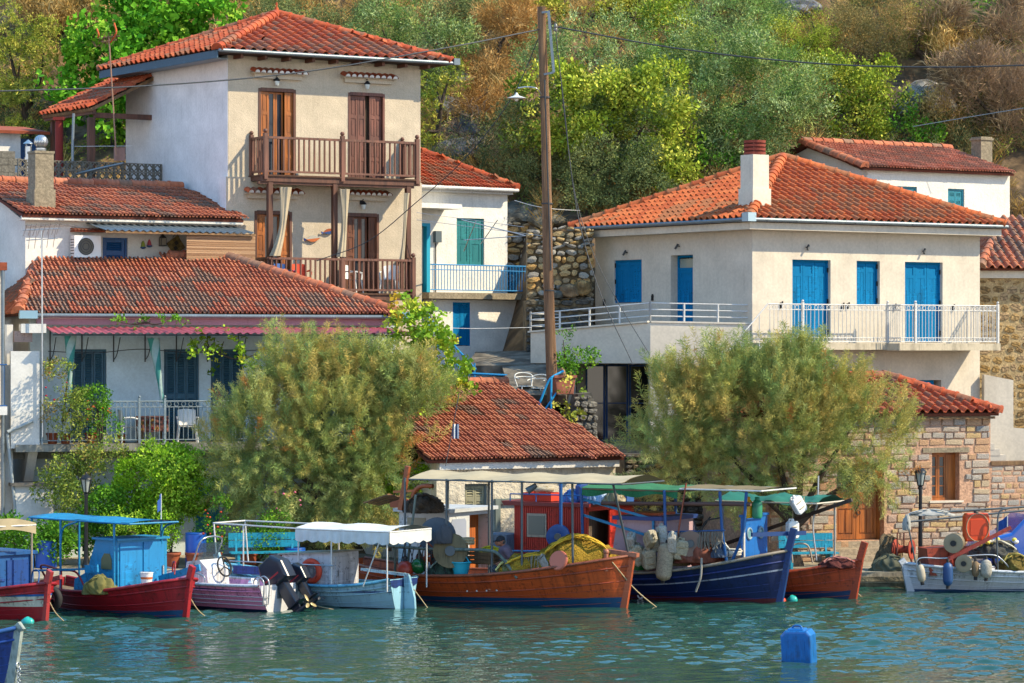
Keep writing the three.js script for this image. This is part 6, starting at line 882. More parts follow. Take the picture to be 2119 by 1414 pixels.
bush('grape_leaf_plant', 'pale yellow climbing plant beside the terracotta planter', 'plant', 89.6, [[1165, 845, 22, 30], [1185, 800, 14, 22], [1190, 880, 14, 18]], 'vine', 'yellow', 80, 0.6, { root: 0.4 });

bush('quay_bush', 'dense dark green bush along the house wall behind the lamp post', 'bush', 84.2, [[235, 1060, 50, 50], [200, 1100, 45, 40], [280, 1100, 40, 40]], 'broad', 'green', 300, 0.65, { root: 0.5 });
// ---------- boats ----------
const HP = (c, o = {}) => mat(c, { t: 'paint', s: 0.45, r: 0.5, ...o });
const B_ = { red: HP('#9c1420'), orange: HP('#bd511f'), navy: HP('#0b2050'), anti: HP('#10466e'), white: HP('#cfd2d2'), pale: HP('#8fb4c2'), sky: HP('#0a86b8'), cabinBlue: HP('#0d5596'), rope: mat('#b5a27c', { t: 'cloth', s: 4 }), canvas: mat('#b3a484', { t: 'cloth', s: 0.8, r: 0.95 }), whiteCanvas: mat('#cfd4d4', { t: 'cloth', s: 0.8, r: 0.95 }), darkPost: mat('#4c5458', { r: 0.5, m: 0.3 }), inside: mat('#7b6a58', { t: 'wood', s: 0.6 }), cork: mat('#c3b79a', { t: 'rough', s: 2, b: 0.01 }), net: mat('#c09a1c', { t: 'rough', s: 2, b: 0.08 }), brownNet: mat('#5b4a36', { t: 'rough', s: 3, b: 0.04 }), rubber: mat('#1c1c1e', { r: 0.8 }) };
function boat(name, label, o) {
  const d = depthOnWater(o.bow[1]), bowPt = at(o.bow[0], o.bow[1], d), az = R(o.az), dir = V(Math.sin(az), 0, Math.cos(az));
  const pos = o.stern ? bowPt.clone() : bowPt.clone().addScaledVector(dir, -o.L); pos.y = 0;
  const g = thing(name, label, 'boat', pos, az - Math.PI / 2, 'fishing boats moored at the quay'), b = { g, ...o };
  if (o.az > 180) { b.far = true; }
  const fT = o.fT ?? 0.3, pk = o.peak ?? 0.42, kd = o.keel ?? 0.4;
  b.half = (s) => o.B / 2 * (s < pk ? lerp(fT, 1, Math.sin(s / pk * Math.PI / 2)) : Math.pow(1 - Math.pow((s - pk) / (1 - pk), (o.bl ?? [2.6, 0.75])[0]), (o.bl ?? [2.6, 0.75])[1]));
  b.sheer = (s) => o.h[0] + (s > 0.35 ? o.h[1] * Math.pow((s - 0.35) / 0.65, 2) : o.h[2] * Math.pow((0.35 - s) / 0.35, 2));
  b.pt = (s, t, side) => { const full = lerp(0.45, 0.95, Math.pow(s, 2.5)); return [s * o.L + (o.rake ?? 0.3) * t * Math.pow(s, 6) - (o.rakeS ?? 0.0) * t * Math.pow(1 - s, 6), lerp(-kd, b.sheer(s), t), side * Math.max(0.02, b.half(s) * Math.pow(t, full))]; };
  b.tAt = (s, y) => clamp((y + kd) / (b.sheer(s) + kd), 0, 1);
  b.band = (nm, f0, f1, m, out = 0) => part(g, nm, [1, -1].map((sd) => sheet(44, 8, (u, v) => { const p = b.pt(u, lerp(f0(u), f1(u), v), sd); p[2] += sd * out; p[1] += 0; return p; })), m);
  b.wale = (nm, f, r, m) => [1, -1].forEach((sd) => part(g, nm, tube([...Array(25)].map((_, i) => { const p = b.pt(i / 24, f(i / 24), sd); p[2] += sd * r * 0.4; return p; }), r, 40, 6), m));
  b.stripe = (nm, f0, f1, m) => b.band(nm, f0, f1, m, 0.006);
  b.deck = (t, m) => part(g, 'deck', sheet(30, 4, (u, v) => { const p = b.pt(u, t, 1); return [p[0], p[1] + 0.03 * Math.sin(v * Math.PI), lerp(-p[2], p[2], v)]; }), m);
  b.stem = (m, up = 0.35, w = 0.09) => { const q = [0, 0.3, 0.6, 1].map((t) => b.pt(1, t, 0)), a = q[3]; part(g, 'stem_post', [0, 1, 2].map((i) => bar([q[i][0] + 0.02, q[i][1], 0], [q[i + 1][0] + 0.02, q[i + 1][1], 0], w, 0.2)).concat([bar([a[0] + 0.02, a[1] - 0.03, 0], [a[0] + 0.1 + up * 0.15, a[1] + up, 0], w, 0.17)]), m); };
  b.transom = (m) => part(g, 'transom', sheet(10, 8, (u, v) => { const p = b.pt(0, Math.max(0.02, v), 1); return [p[0] - 0.01, p[1], lerp(-p[2], p[2], u)]; }), m);
  b.side = (z) => face(g, [0, 0, z], 0); b.end = (x) => face(g, [x, 0, 0], Math.PI / 2);
  b.on = (px, py, z = 0) => { const q = hit(b.side(z), px, py); return V(q[0], q[1], z); };
  b.onEnd = (px, py, x) => { const q = hit(b.end(x), px, py); return V(x, q[1], -q[0]); };
  return b;
}
const line = (y) => y;
function basicHull(b, m, o = {}) {
  const wl = o.wl ?? 0.1; b.band('hull_bottom', () => 0.001, (s) => b.tAt(s, wl + (o.wlBow ?? 0) * s * s), o.anti ?? B_.anti); b.band('hull', (s) => b.tAt(s, wl + (o.wlBow ?? 0) * s * s), () => 1, m);
  b.wale('rub_rail', () => 0.86, 0.025, o.rail ?? m); b.wale('gunwale', () => 1, 0.04, o.gun ?? m); for (const t of o.seams ?? [0.36, 0.46, 0.56]) b.wale('plank_seam', () => t, 0.006, o.rail ?? m); if (o.mid) b.wale('strake', () => o.mid, 0.018, o.rail ?? m);
  b.deck(o.deck ?? 0.8, o.deckM ?? B_.inside); if ((b.fT ?? 0.3) > 0.05) b.transom(o.tr ?? m); if (o.stem !== 0) b.stem(o.stemM ?? m, o.stem ?? 0.35);
}
const postsTo = (b, list, y0, y1, r, m) => list.forEach(([x, z]) => part(b.g, 'canopy_post', rod([x, y0, z], [x, y1, z], r, 7), m));
// a canvas canopy over posts, sagging a little, with a ridge
function canopy(b, x0, x1, z0, z1, y, m, o = {}) {
  const yy = (u, v) => (o.ridge ?? 0) * Math.sin(v * Math.PI) + (o.slope ?? 0) * u - (o.sag ?? 0.03) * Math.sin(u * Math.PI * (o.bays ?? 2)) ** 2 + (o.wr ?? 0.015) * (fbm(u * 9, v * 6, 3) - 0.5) * 2;
  const top = sheet(40, 14, (u, v) => [lerp(x0, x1, u), y + yy(u, v), lerp(z0, z1, v)]), bot = sheet(40, 14, (u, v) => [lerp(x0, x1, u), y + yy(u, v) - 0.012, lerp(z0, z1, v)]);
  const c = part(b.g, 'canopy', [top, bot], m); const e = (a, c2) => rod(a, c2, 0.022, 6);
  part(c, 'canopy_frame', [e([x0, y - 0.03, z0], [x1, y - 0.03 + (o.slope ?? 0), z0]), e([x0, y - 0.03, z1], [x1, y - 0.03 + (o.slope ?? 0), z1]), e([x0, y - 0.03, z0], [x0, y - 0.03, z1]), e([x1, y - 0.03 + (o.slope ?? 0), z0], [x1, y - 0.03 + (o.slope ?? 0), z1])], o.fm ?? B_.darkPost); return c;
}
// a rope hanging from the boat down into the water, seen at two pixels
function mooring(label, a, px, py, m = B_.rope) { const e = at(px, py, depthOnWater(py)); const mid = a.clone().lerp(e, 0.5); mid.y -= 0.12; single('mooring_rope', label, 'rope', tube([a, mid, e.add(V(0, -0.05, 0))], 0.016, 20, 5), m, 'mooring ropes'); }
const wpt = (b, p) => V(...(p.isVector3 ? p.toArray() : p)).applyMatrix4(b.g.matrixWorld);
function fender(label, p, m, len = 0.5, r = 0.13, tilt = 0, tip = B_.rubber) { const f = thing('fender', label, 'fender', p, 0, 'boat fenders'); f.rotation.z = tilt; part(f, 'body', lathe([[0.02, 0], [r * 0.8, 0.06], [r, 0.16], [r, len - 0.16], [r * 0.8, len - 0.06], [0.02, len]], 12), m); part(f, 'eye', [lathe([[0.05, -0.06], [0.05, 0.03], [0.02, 0.06]], 8), lathe([[0.04, len - 0.02], [0.03, len + 0.07], [0, len + 0.07]], 8)], tip); return f; }
const flagMat = { b: mat('#1c4f9c', { t: 'cloth', s: 3 }), w: mat('#cfd3d8', { t: 'cloth', s: 3 }) };
function flag(b, p, h, turn = 0) { const w = 0.42, k = 0.28; part(b.g, 'flag_pole', rod(p, p.clone().add(V(0, h, 0)), 0.014), B_.white); const c = Math.cos(turn), s = Math.sin(turn); const wave = (u, y) => [p.x + u * w * c * 0.55, p.y + y - u * 0.18, p.z + u * w * s + 0.03 * Math.sin(u * 9)]; const fl = part(b.g, 'flag', sheet(8, 1, (u, v) => wave(u, lerp(h - k, h, v))), flagMat.b); for (let i = 0; i < 4; i++) part(fl, 'flag_stripe', sheet(8, 1, (u, v) => { const q = wave(lerp(i < 2 ? 0.38 : 0, 1, u), h - k + k * ((3 - i) * 2 + 1 + v) / 9); q[2] += 0.006; return q; }), flagMat.w); part(fl, 'flag_cross', [sheet(2, 1, (u, v) => { const q = wave(0.38 * u, h - k * (2 + v * 1) / 9); q[2] += 0.008; return q; }), sheet(2, 1, (u, v) => { const q = wave(0.15 + 0.08 * u, h - k * v * 5 / 9); q[2] += 0.007; return q; })], flagMat.w); }
function heap(name, label, cat, p, rx, ry, rz, m, o = {}) { const g = new THREE.SphereGeometry(1, 56, 30), a = g.attributes.position, sd = rnd() * 30; for (let i = 0; i < a.count; i++) { const v = V(a.getX(i), a.getY(i), a.getZ(i)), n = 0.6 + 0.6 * fbm(v.x * 2 + sd, v.y * 2 + v.z * 2.3, 4) + 0.28 * (fbm(v.x * 7 + sd, v.y * 7 + v.z * 8, 3) - 0.5); a.setXYZ(i, v.x * rx * n, Math.max(-0.15, v.y) * ry * n, v.z * rz * n); } g.computeVertexNormals(); const t = thing(name, label, cat, p, 0, o.group); part(t, 'folds', g, m); for (let i = 0; i < (o.ropes ?? 5); i++) { const c = rnd() * 6, q = []; for (let k = 0; k < 9; k++) { const u = k / 8 * 2 - 1; q.push([u * rx * 0.75, ry * (0.98 - 0.55 * u * u) * rr(0.85, 1) + 0.01, rz * (Math.sin(c + k * 0.8) * 0.5 + 0.25)]); } part(t, 'cord', tube(q, 0.016, 30, 5), o.rm ?? m); } return t; }
// can with rounded edges and a neck
function canister(name, label, p, m, s = 1, rot = [0, 0, 0], o = {}) { const c = thing(name, label, o.cat ?? 'canister', p, 0, o.group); c.rotation.set(...rot); c.scale.setScalar(s); const g = ext([[-0.13, 0.05], [-0.13, 0.36], [-0.09, 0.4], [0.09, 0.4], [0.13, 0.36], [0.13, 0.05], [0.1, 0.01], [-0.1, 0.01]], 0.14, [], 0.025).translate(0, 0, -0.07); part(c, 'body', g, m); part(c, 'neck', lathe([[0.045, 0.42], [0.04, 0.48], [0, 0.485]], 10), o.nm ?? m); part(c, 'grip', tube([[-0.11, 0.41, 0], [-0.09, 0.47, 0], [0.0, 0.45, 0]], 0.018, 8, 6), m); if (o.cord) part(c, 'cord', [ring(0.15, 0.012, 5, 14).rotateX(Math.PI / 2).scale(1, 1, 0.75).translate(0, 0.12, 0), ring(0.15, 0.012, 5, 14).rotateX(Math.PI / 2).scale(1, 1, 0.75).translate(0, 0.28, 0)], B_.rope); return c; }
function spool(g, name, p, R0, w, axis, m, core) { const q = new THREE.Quaternion().setFromUnitVectors(UPV, axis.clone().normalize()); const mk = (geo) => geo.applyQuaternion(q).translate(p.x, p.y, p.z); const s = part(g, name, [mk(lathe([[R0 * 0.3, -w / 2], [R0, -w / 2 - 0.02], [R0, -w / 2 + 0.02], [R0 * 0.42, -w / 2 + 0.08], [R0 * 0.36, 0], [R0 * 0.42, w / 2 - 0.08], [R0, w / 2 - 0.02], [R0, w / 2 + 0.02], [R0 * 0.3, w / 2]], 24))], m); part(s, 'hub', mk(new THREE.CylinderGeometry(R0 * 0.3, R0 * 0.3, w + 0.1, 14)), core); return s; }
const ALONG = V(1, 0, 0), ACROSS = V(0, 0, 1);

// --- blue bow in the foreground corner
{
  const b = boat('blue_rowing_boat', 'dark blue boat bow with pale chipped stem in the lower left corner', { bow: [12, 1425], L: 4, B: 1.5, az: 62, h: [0.62, 0.5, 0.1], rake: 0.25 }); basicHull(b, HP('#12377f'), { wl: -0.05, stem: 0.05, stemM: mat('#8f9a94', { t: 'stain', s: 2 }), gun: HP('#2f5d9c'), rail: HP('#1a489a') });
  const p = b.pt(1, 0.55, 0); part(b.g, 'bow_ring', [ring(0.05, 0.014).rotateY(Math.PI / 2).translate(p[0] + 0.13, p[1], 0), ring(0.035, 0.012).translate(p[0] + 0.15, p[1] - 0.08, 0)], M.steel); for (let i = 0; i < 9; i++) part(b.g, 'chain_link', ring(0.032, 0.01, 5, 10).rotateY(i % 2 ? 0 : Math.PI / 2).translate(p[0] + 0.15, p[1] - 0.13 - i * 0.055, 0), M.steel);
}
// --- red boat with dark blue cabin at the left edge
{
  const b = boat('red_cabin_boat', 'red boat with white stripe and dark blue cabin at the left edge', { bow: [88, 1286], L: 5.0, B: 1.9, az: 44, bl: [3.2, 0.55], h: [0.55, 0.32, 0.15], rake: 0.15 });
  basicHull(b, B_.red, { wl: 0.04, anti: B_.red, mid: 0.72, stem: 0.3, stemM: HP('#b03030') }); b.stripe('white_stripe', (s) => b.tAt(s, 0.2 + 0.14 * s), (s) => b.tAt(s, 0.4 + 0.18 * s), HP('#c9c3b2')); b.stripe('blue_line', (s) => b.tAt(s, 0.4 + 0.18 * s), (s) => b.tAt(s, 0.45 + 0.18 * s), B_.cabinBlue);
  const x = b.L * 0.62, a = b.onEnd(2, 1150, x), c = b.onEnd(68, 1228, x); const cb = part(b.g, 'cabin', [bx(x - 1.6, x, 0.3, a.y, c.z, c.z + 1.5), bx(x - 1.65, x + 0.07, a.y + 0.003, a.y + 0.08, c.z - 0.08, c.z + 1.6)], B_.cabinBlue); part(cb, 'cabin_door', bx(x, x + 0.03, 0.35, a.y - 0.12, c.z + 0.15, c.z + 0.75), HP('#0f4690')); part(cb, 'cabin_batten', bx(x, x + 0.025, 0.8, 0.86, c.z + 0.8, c.z + 1.45), HP('#0f4690')); part(cb, 'cabin_post', bx(x + 0.001, x + 0.05, 0.3, a.y - 0.02, c.z + 0.02, c.z + 0.1), B_.cabinBlue);
  const y = b.on(60, 1090, 0).y; const cpB = canopy(b, 1.2, 3.6, -0.8, 0.8, y, B_.canvas, { ridge: 0.14, fm: M.whitePaint }); part(cpB, 'canopy_drape', [sheet(20, 3, (u, v) => [lerp(1.2, 3.6, u), y + 0.02 - v * (0.2 + 0.04 * Math.sin(u * 15)), 0.81 + 0.02 * Math.sin(u * 18) * v]), sheet(16, 3, (u, v) => [3.61 + 0.02 * Math.sin(u * 16) * v, y + 0.02 + 0.13 * Math.sin(u * Math.PI) - v * 0.26, lerp(-0.8, 0.8, u)])], B_.canvas); postsTo(b, [[3.5, 0.75], [3.5, -0.75], [1.3, -0.75], [1.3, 0.75]], 0.4, y, 0.025, mat('#a89a84', { t: 'wood', s: 1 }));
  part(b.g, 'tiller', bar([x + 0.2, 0.62, -0.5], [x + 1.5, 0.95, -0.8], 0.1, 0.1), HP('#8c2026')); part(b.g, 'lamp_post', [rod([x + 0.1, 0.5, 0.5], [x + 0.1, 0.75, 0.5], 0.05, 8), ball(x + 0.1, 0.8, 0.5, 0.08)], HP('#a03a40')); part(b.g, 'bow_rail', tube([[x + 0.4, 0.65, -0.75], [x + 0.5, 1.0, -0.7], [x + 1.2, 1.05, -0.4], [x + 1.3, 0.8, -0.3]], 0.018, 20, 6), B_.cabinBlue);
  part(b.g, 'tyre', ring(0.22, 0.09, 8, 18).translate(0, 0, 0).rotateY(0.3).translate(b.L * 0.8, 0.4, -0.95), B_.rubber); mooring('mooring rope from the leftmost red boat bow to the water', wpt(b, b.pt(1, 0.8, 0)), 134, 1284);
}
// --- red boat with sky blue cabin and canopy
{
  const b = boat('blue_cabin_boat', 'crimson boat with bright sky blue cabin and flat blue canopy', { bow: [378, 1279], L: 5.0, B: 2.0, az: 44, bl: [3.2, 0.55], h: [0.5, 0.42, 0.18], rake: 0.22 });
  basicHull(b, B_.red, { wl: 0.03, wlBow: 0.16, mid: 0.62, stem: 0.3, stemM: HP('#b01c24') });
  const x = b.L * 0.66, a = b.onEnd(243, 1120, x), c = b.onEnd(345, 1205, x), top = a.y, m = B_.sky;
  const prof = [[x - 1.75, 0.35], [x, 0.35], [x, top], [x - 0.85, top], [x - 1.2, 0.95], [x - 1.7, 0.75]]; const cb = part(b.g, 'cabin', ext(prof, a.z - c.z).translate(0, 0, c.z), m); part(cb, 'cabin_roof', bx(x - 0.95, x + 0.06, top + 0.002, top + 0.05, c.z - 0.05, a.z + 0.05), m);
  part(cb, 'cabin_door', bx(x, x + 0.025, 0.4, top - 0.06, c.z + 0.1, (a.z + c.z) / 2 - 0.02), HP('#1088c8')); part(cb, 'cabin_panel', bx(x, x + 0.025, 0.4, top - 0.06, (a.z + c.z) / 2 + 0.02, a.z - 0.06), HP('#1088c8')); part(cb, 'side_window', ext([[-0.2, -0.18], [0.2, -0.18], [0.2, 0.05], [0.12, 0.19], [-0.08, 0.19], [-0.2, 0.05]], 0.02).translate(x - 0.42, top - 0.5, a.z + 0.001), mat('#6d6a4a', { r: 0.2 })); part(cb, 'latch', [bc(x + 0.04, 1.0, c.z + 0.14, 0.03, 0.2, 0.04)], M.steel);
  const y = b.on(270, 1077, 0).y; canopy(b, -0.1, 3.9, -0.72, 0.72, y, B_.sky, { sag: 0.05, ridge: 0.05, fm: B_.sky }); postsTo(b, [[0.0, 0.7], [1.2, 0.72], [3.3, -0.68], [3.3, 0.7], [0.0, -0.7]], 0.45, y - 0.02, 0.028, B_.sky); part(b.g, 'canopy_brace', [tube([[1.2, y - 0.7, 0.72], [1.3, y - 0.25, 0.72], [1.9, y - 0.05, 0.72]], 0.024, 14, 6), tube([[3.3, y - 0.6, -0.68], [3.4, y - 0.2, -0.68], [3.85, y - 0.04, -0.68]], 0.024, 14, 6)], B_.sky);
  flag(b, V(3.4, y, -0.6), 0.62, 0.6);
  part(b.g, 'side_rail', [tube([b.pt(0.1, 1, 1), [0.5, 1.0, 0.8], [1.6, 0.98, 0.98], [2.2, 0.95, 0.98], [2.5, 0.6, 0.95]], 0.025, 30, 6), rod([0.9, 0.5, 0.9], [0.9, 1.0, 0.88], 0.022), rod([1.6, 0.5, 0.98], [1.6, 0.98, 0.98], 0.022)], B_.red); part(b.g, 'bow_rail', tube([[3.7, 0.8, -0.7], [3.75, 1.15, -0.68], [4.2, 1.2, -0.4], [4.3, 0.95, -0.3]], 0.02, 20, 6), B_.red);
  part(b.g, 'oar', [bar([0.3, 0.9, 1.0], [2.9, 1.08, 1.02], 0.05, 0.05), bar([2.6, 1.06, 1.02], [3.1, 1.1, 1.02], 0.04, 0.18)], B_.sky); part(b.g, 'fore_board', bar([x + 0.1, 0.78, -0.55], [x + 1.45, 1.12, -0.7], 0.05, 0.16), B_.sky);
  const bu = thing('bucket', 'white bucket with orange band on the deck beside the blue cabin', 'bucket', wpt(b, b.onEnd(303, 1210, x + 0.45))); part(bu, 'body', lathe([[0.12, 0], [0.15, 0.26]], 14), M.whitePlastic); part(bu, 'band', lathe([[0.139, 0.13], [0.144, 0.18]], 14), mat('#b5602a', {})); part(bu, 'rim', lathe([[0.15, 0.26], [0.165, 0.28], [0.15, 0.29]], 14), M.whitePlastic);
  heap('tarpaulin', 'crumpled olive tarpaulin on the crimson boat beside the cabin', 'tarpaulin', wpt(b, [x - 0.2, 0.55, 0.95]), 0.42, 0.4, 0.22, mat('#6f6b34', { t: 'cloth', s: 2 }), { ropes: 1 });
  const ty = b.pt(0.03, 0.6, 1); part(b.g, 'tyre', ring(0.24, 0.1, 8, 18).translate(ty[0] + 0.05, ty[1] + 0.05, ty[2] + 0.1), B_.rubber); mooring('mooring rope from the crimson boat bow to the water', wpt(b, b.pt(1, 0.75, 0)), 430, 1276);
}
// --- white motor boat seen from its stern
{
  const b = boat('motor_boat', 'white open motor boat with steering console and two dark outboard engines', { bow: [585, 1264], stern: true, L: 4.6, B: 2.0, az: 236, h: [0.62, 0.15, 0.02], fT: 0.9, peak: 0.3, rake: 0.5 }), W2 = HP('#d8d8da', { r: 0.3 }), pinkBounceH = HP('#f29abc', { r: 0.4 });  // red light bounced from the crimson boat is put into this hull colour
  basicHull(b, pinkBounceH, { wl: 0.06, anti: HP('#0f2748'), stem: 0, tr: W2, gun: W2, seams: [], deckM: W2, deck: 0.62 }); b.stripe('blue_line', (s) => b.tAt(s, 0.46 + 0.05 * s), (s) => b.tAt(s, 0.51 + 0.05 * s), HP('#16285e')); for (const y of [0.16, 0.26, 0.36]) b.wale('lap_strake', (s) => b.tAt(s, y), 0.012, W2);
  for (let i = 0; i < 3; i++) b.stripe('dark_flash', (s) => b.tAt(s, 0.22 + i * 0.07 + (s - 0.55) * 0.06), (s) => b.tAt(s, s > 0.5 && s < 0.72 ? 0.25 + i * 0.07 + (s - 0.55) * 0.06 : 0.2201 + i * 0.07 + (s - 0.55) * 0.06), HP('#1c2560'));
  // console
  const cx = 1.95, cons = part(b.g, 'console', ext([[cx - 0.1, 0.3], [cx + 0.75, 0.3], [cx + 0.6, 1.1], [cx + 0.2, 1.15], [cx - 0.02, 0.95]], 0.8).translate(0, 0, -0.5), W2);
  part(cons, 'windscreen', [sheet(1, 1, (u, v) => [cx + 0.3 + v * -0.12, 1.13 + v * 0.42, lerp(-0.48, 0.28, u)])], new THREE.MeshPhysicalMaterial({ color: '#7f97a0', transmission: 0.85, thickness: 0, roughness: 0.05, side: THREE.DoubleSide })); part(cons, 'windscreen_frame', tube([[cx + 0.5, 0.75, 0.32], [cx + 0.32, 1.25, 0.31], [cx + 0.14, 1.62, 0.28], [cx + 0.14, 1.64, -0.48], [cx + 0.32, 1.25, -0.52], [cx + 0.5, 0.75, -0.54]], 0.022, 40, 6), M.steel);
  part(cons, 'steering_wheel', [ring(0.24, 0.022, 8, 26).rotateY(Math.PI / 2).rotateZ(-0.3).translate(cx - 0.16, 0.98, 0.0), ...[0, 1, 2].map((i) => rod([0, 0, 0], [0, 0.24 * Math.cos(i * 2.1), 0.24 * Math.sin(i * 2.1)], 0.016).rotateZ(-0.3).translate(cx - 0.16, 0.98, 0))], B_.rubber); part(cons, 'gauge', [ring(0.05, 0.012).rotateY(Math.PI / 2).translate(cx - 0.02, 1.08, 0.3)], B_.rubber);
  part(b.g, 'grab_rail', [tube([[1.6, 0.62, -0.98], [1.62, 0.8, -0.97], [2.9, 0.84, -0.95], [2.95, 0.64, -0.95]], 0.018, 24, 6)], M.steel); part(b.g, 'bow_rail', tube([[2.6, 0.95, -0.9], [3.6, 1.02, -0.7], [4.4, 1.05, -0.25]], 0.016, 20, 6), M.steel);
  // engines on the transom, tilted
  const eng = (z, s, lab, pc) => { const e = thing('outboard_engine', lab, 'engine', wpt(b, [-0.12, 0.55, z]), b.g.rotation.y, 'outboard engines of the motor boat'); const k = mat('#1b2230', { r: 0.28 }), tilt = new THREE.Matrix4().makeRotationZ(-0.62).scale(V(s, s, s)), q = { m: tilt };
    part(e, 'cowling', ext([[-0.3, 0.18], [0.26, 0.18], [0.3, 0.45], [0.2, 0.7], [-0.16, 0.72], [-0.32, 0.5]], 0.24, [], 0.08).translate(0, 0, -0.12), k, q); part(e, 'cowl_flash', bx(-0.2, 0.26, 0.3, 0.34, -0.205, 0.205), mat('#a02a2e', {}), q); part(e, 'midsection', ext([[-0.12, 0.18], [0.12, 0.18], [0.1, -0.5], [-0.16, -0.5]], 0.16, [], 0.02).translate(0, 0, -0.08), k, q); part(e, 'gearcase', [lathe([[0, -0.32], [0.06, -0.2], [0.075, 0], [0.05, 0.25], [0.02, 0.32]], 10).rotateZ(Math.PI / 2).translate(-0.05, -0.68, 0), ext([[-0.16, -0.5], [0.1, -0.5], [0.02, -0.95], [-0.1, -0.85]], 0.05).translate(0, 0, -0.025), bx(-0.34, 0.14, -0.52, -0.49, -0.12, 0.12)], k, q);
    for (let i = 0; i < 3; i++) part(e, 'propeller_blade', ball(0, 0.13, 0, 0.1, 0.12, 1, 0.5, 10, 6).rotateX(i * 2.094).translate(-0.42, -0.68, 0), mat(pc, { r: 0.35, m: 0.3 }), q); part(e, 'bracket', [bx(0.1, 0.2, -0.25, 0.22, -0.14, 0.14)], mat('#6d7478', { r: 0.5, m: 0.4 })); };
  eng(-0.1, 1.02, 'large tilted black outboard engine with brass propeller', '#9c8c62'); eng(0.62, 0.72, 'smaller outboard engine beside the large one on the transom', '#3a3d42');
  for (const z of [-0.62, -0.82]) part(b.g, 'ladder_hoop', tube([[-0.05, 0.2, z], [-0.06, 0.75, z], [0.1, 0.85, z], [0.22, 0.75, z], [0.2, 0.5, z]], 0.018, 24, 6), M.steel); part(b.g, 'ladder_rung', [rod([-0.06, 0.35, -0.62], [-0.06, 0.35, -0.82], 0.014), rod([-0.06, 0.2, -0.62], [-0.06, 0.2, -0.82], 0.014)], M.steel); part(b.g, 'trim_plate', bx(-0.05, -0.02, 0.15, 0.42, 0.55, 0.75), mat('#8c8f90', { r: 0.5 }));
  fender('white fender hanging from the side of the white motor boat', wpt(b, [2.35, 0.02, -1.12]), mat('#c9c4c0', { r: 0.5 }), 0.62, 0.12, -0.42);
  canister('fuel_can', 'small white fuel can behind the large outboard engine', wpt(b, [0.45, 0.35, -0.55]), M.whitePlastic, 0.9, [0, 1, 0]);
}
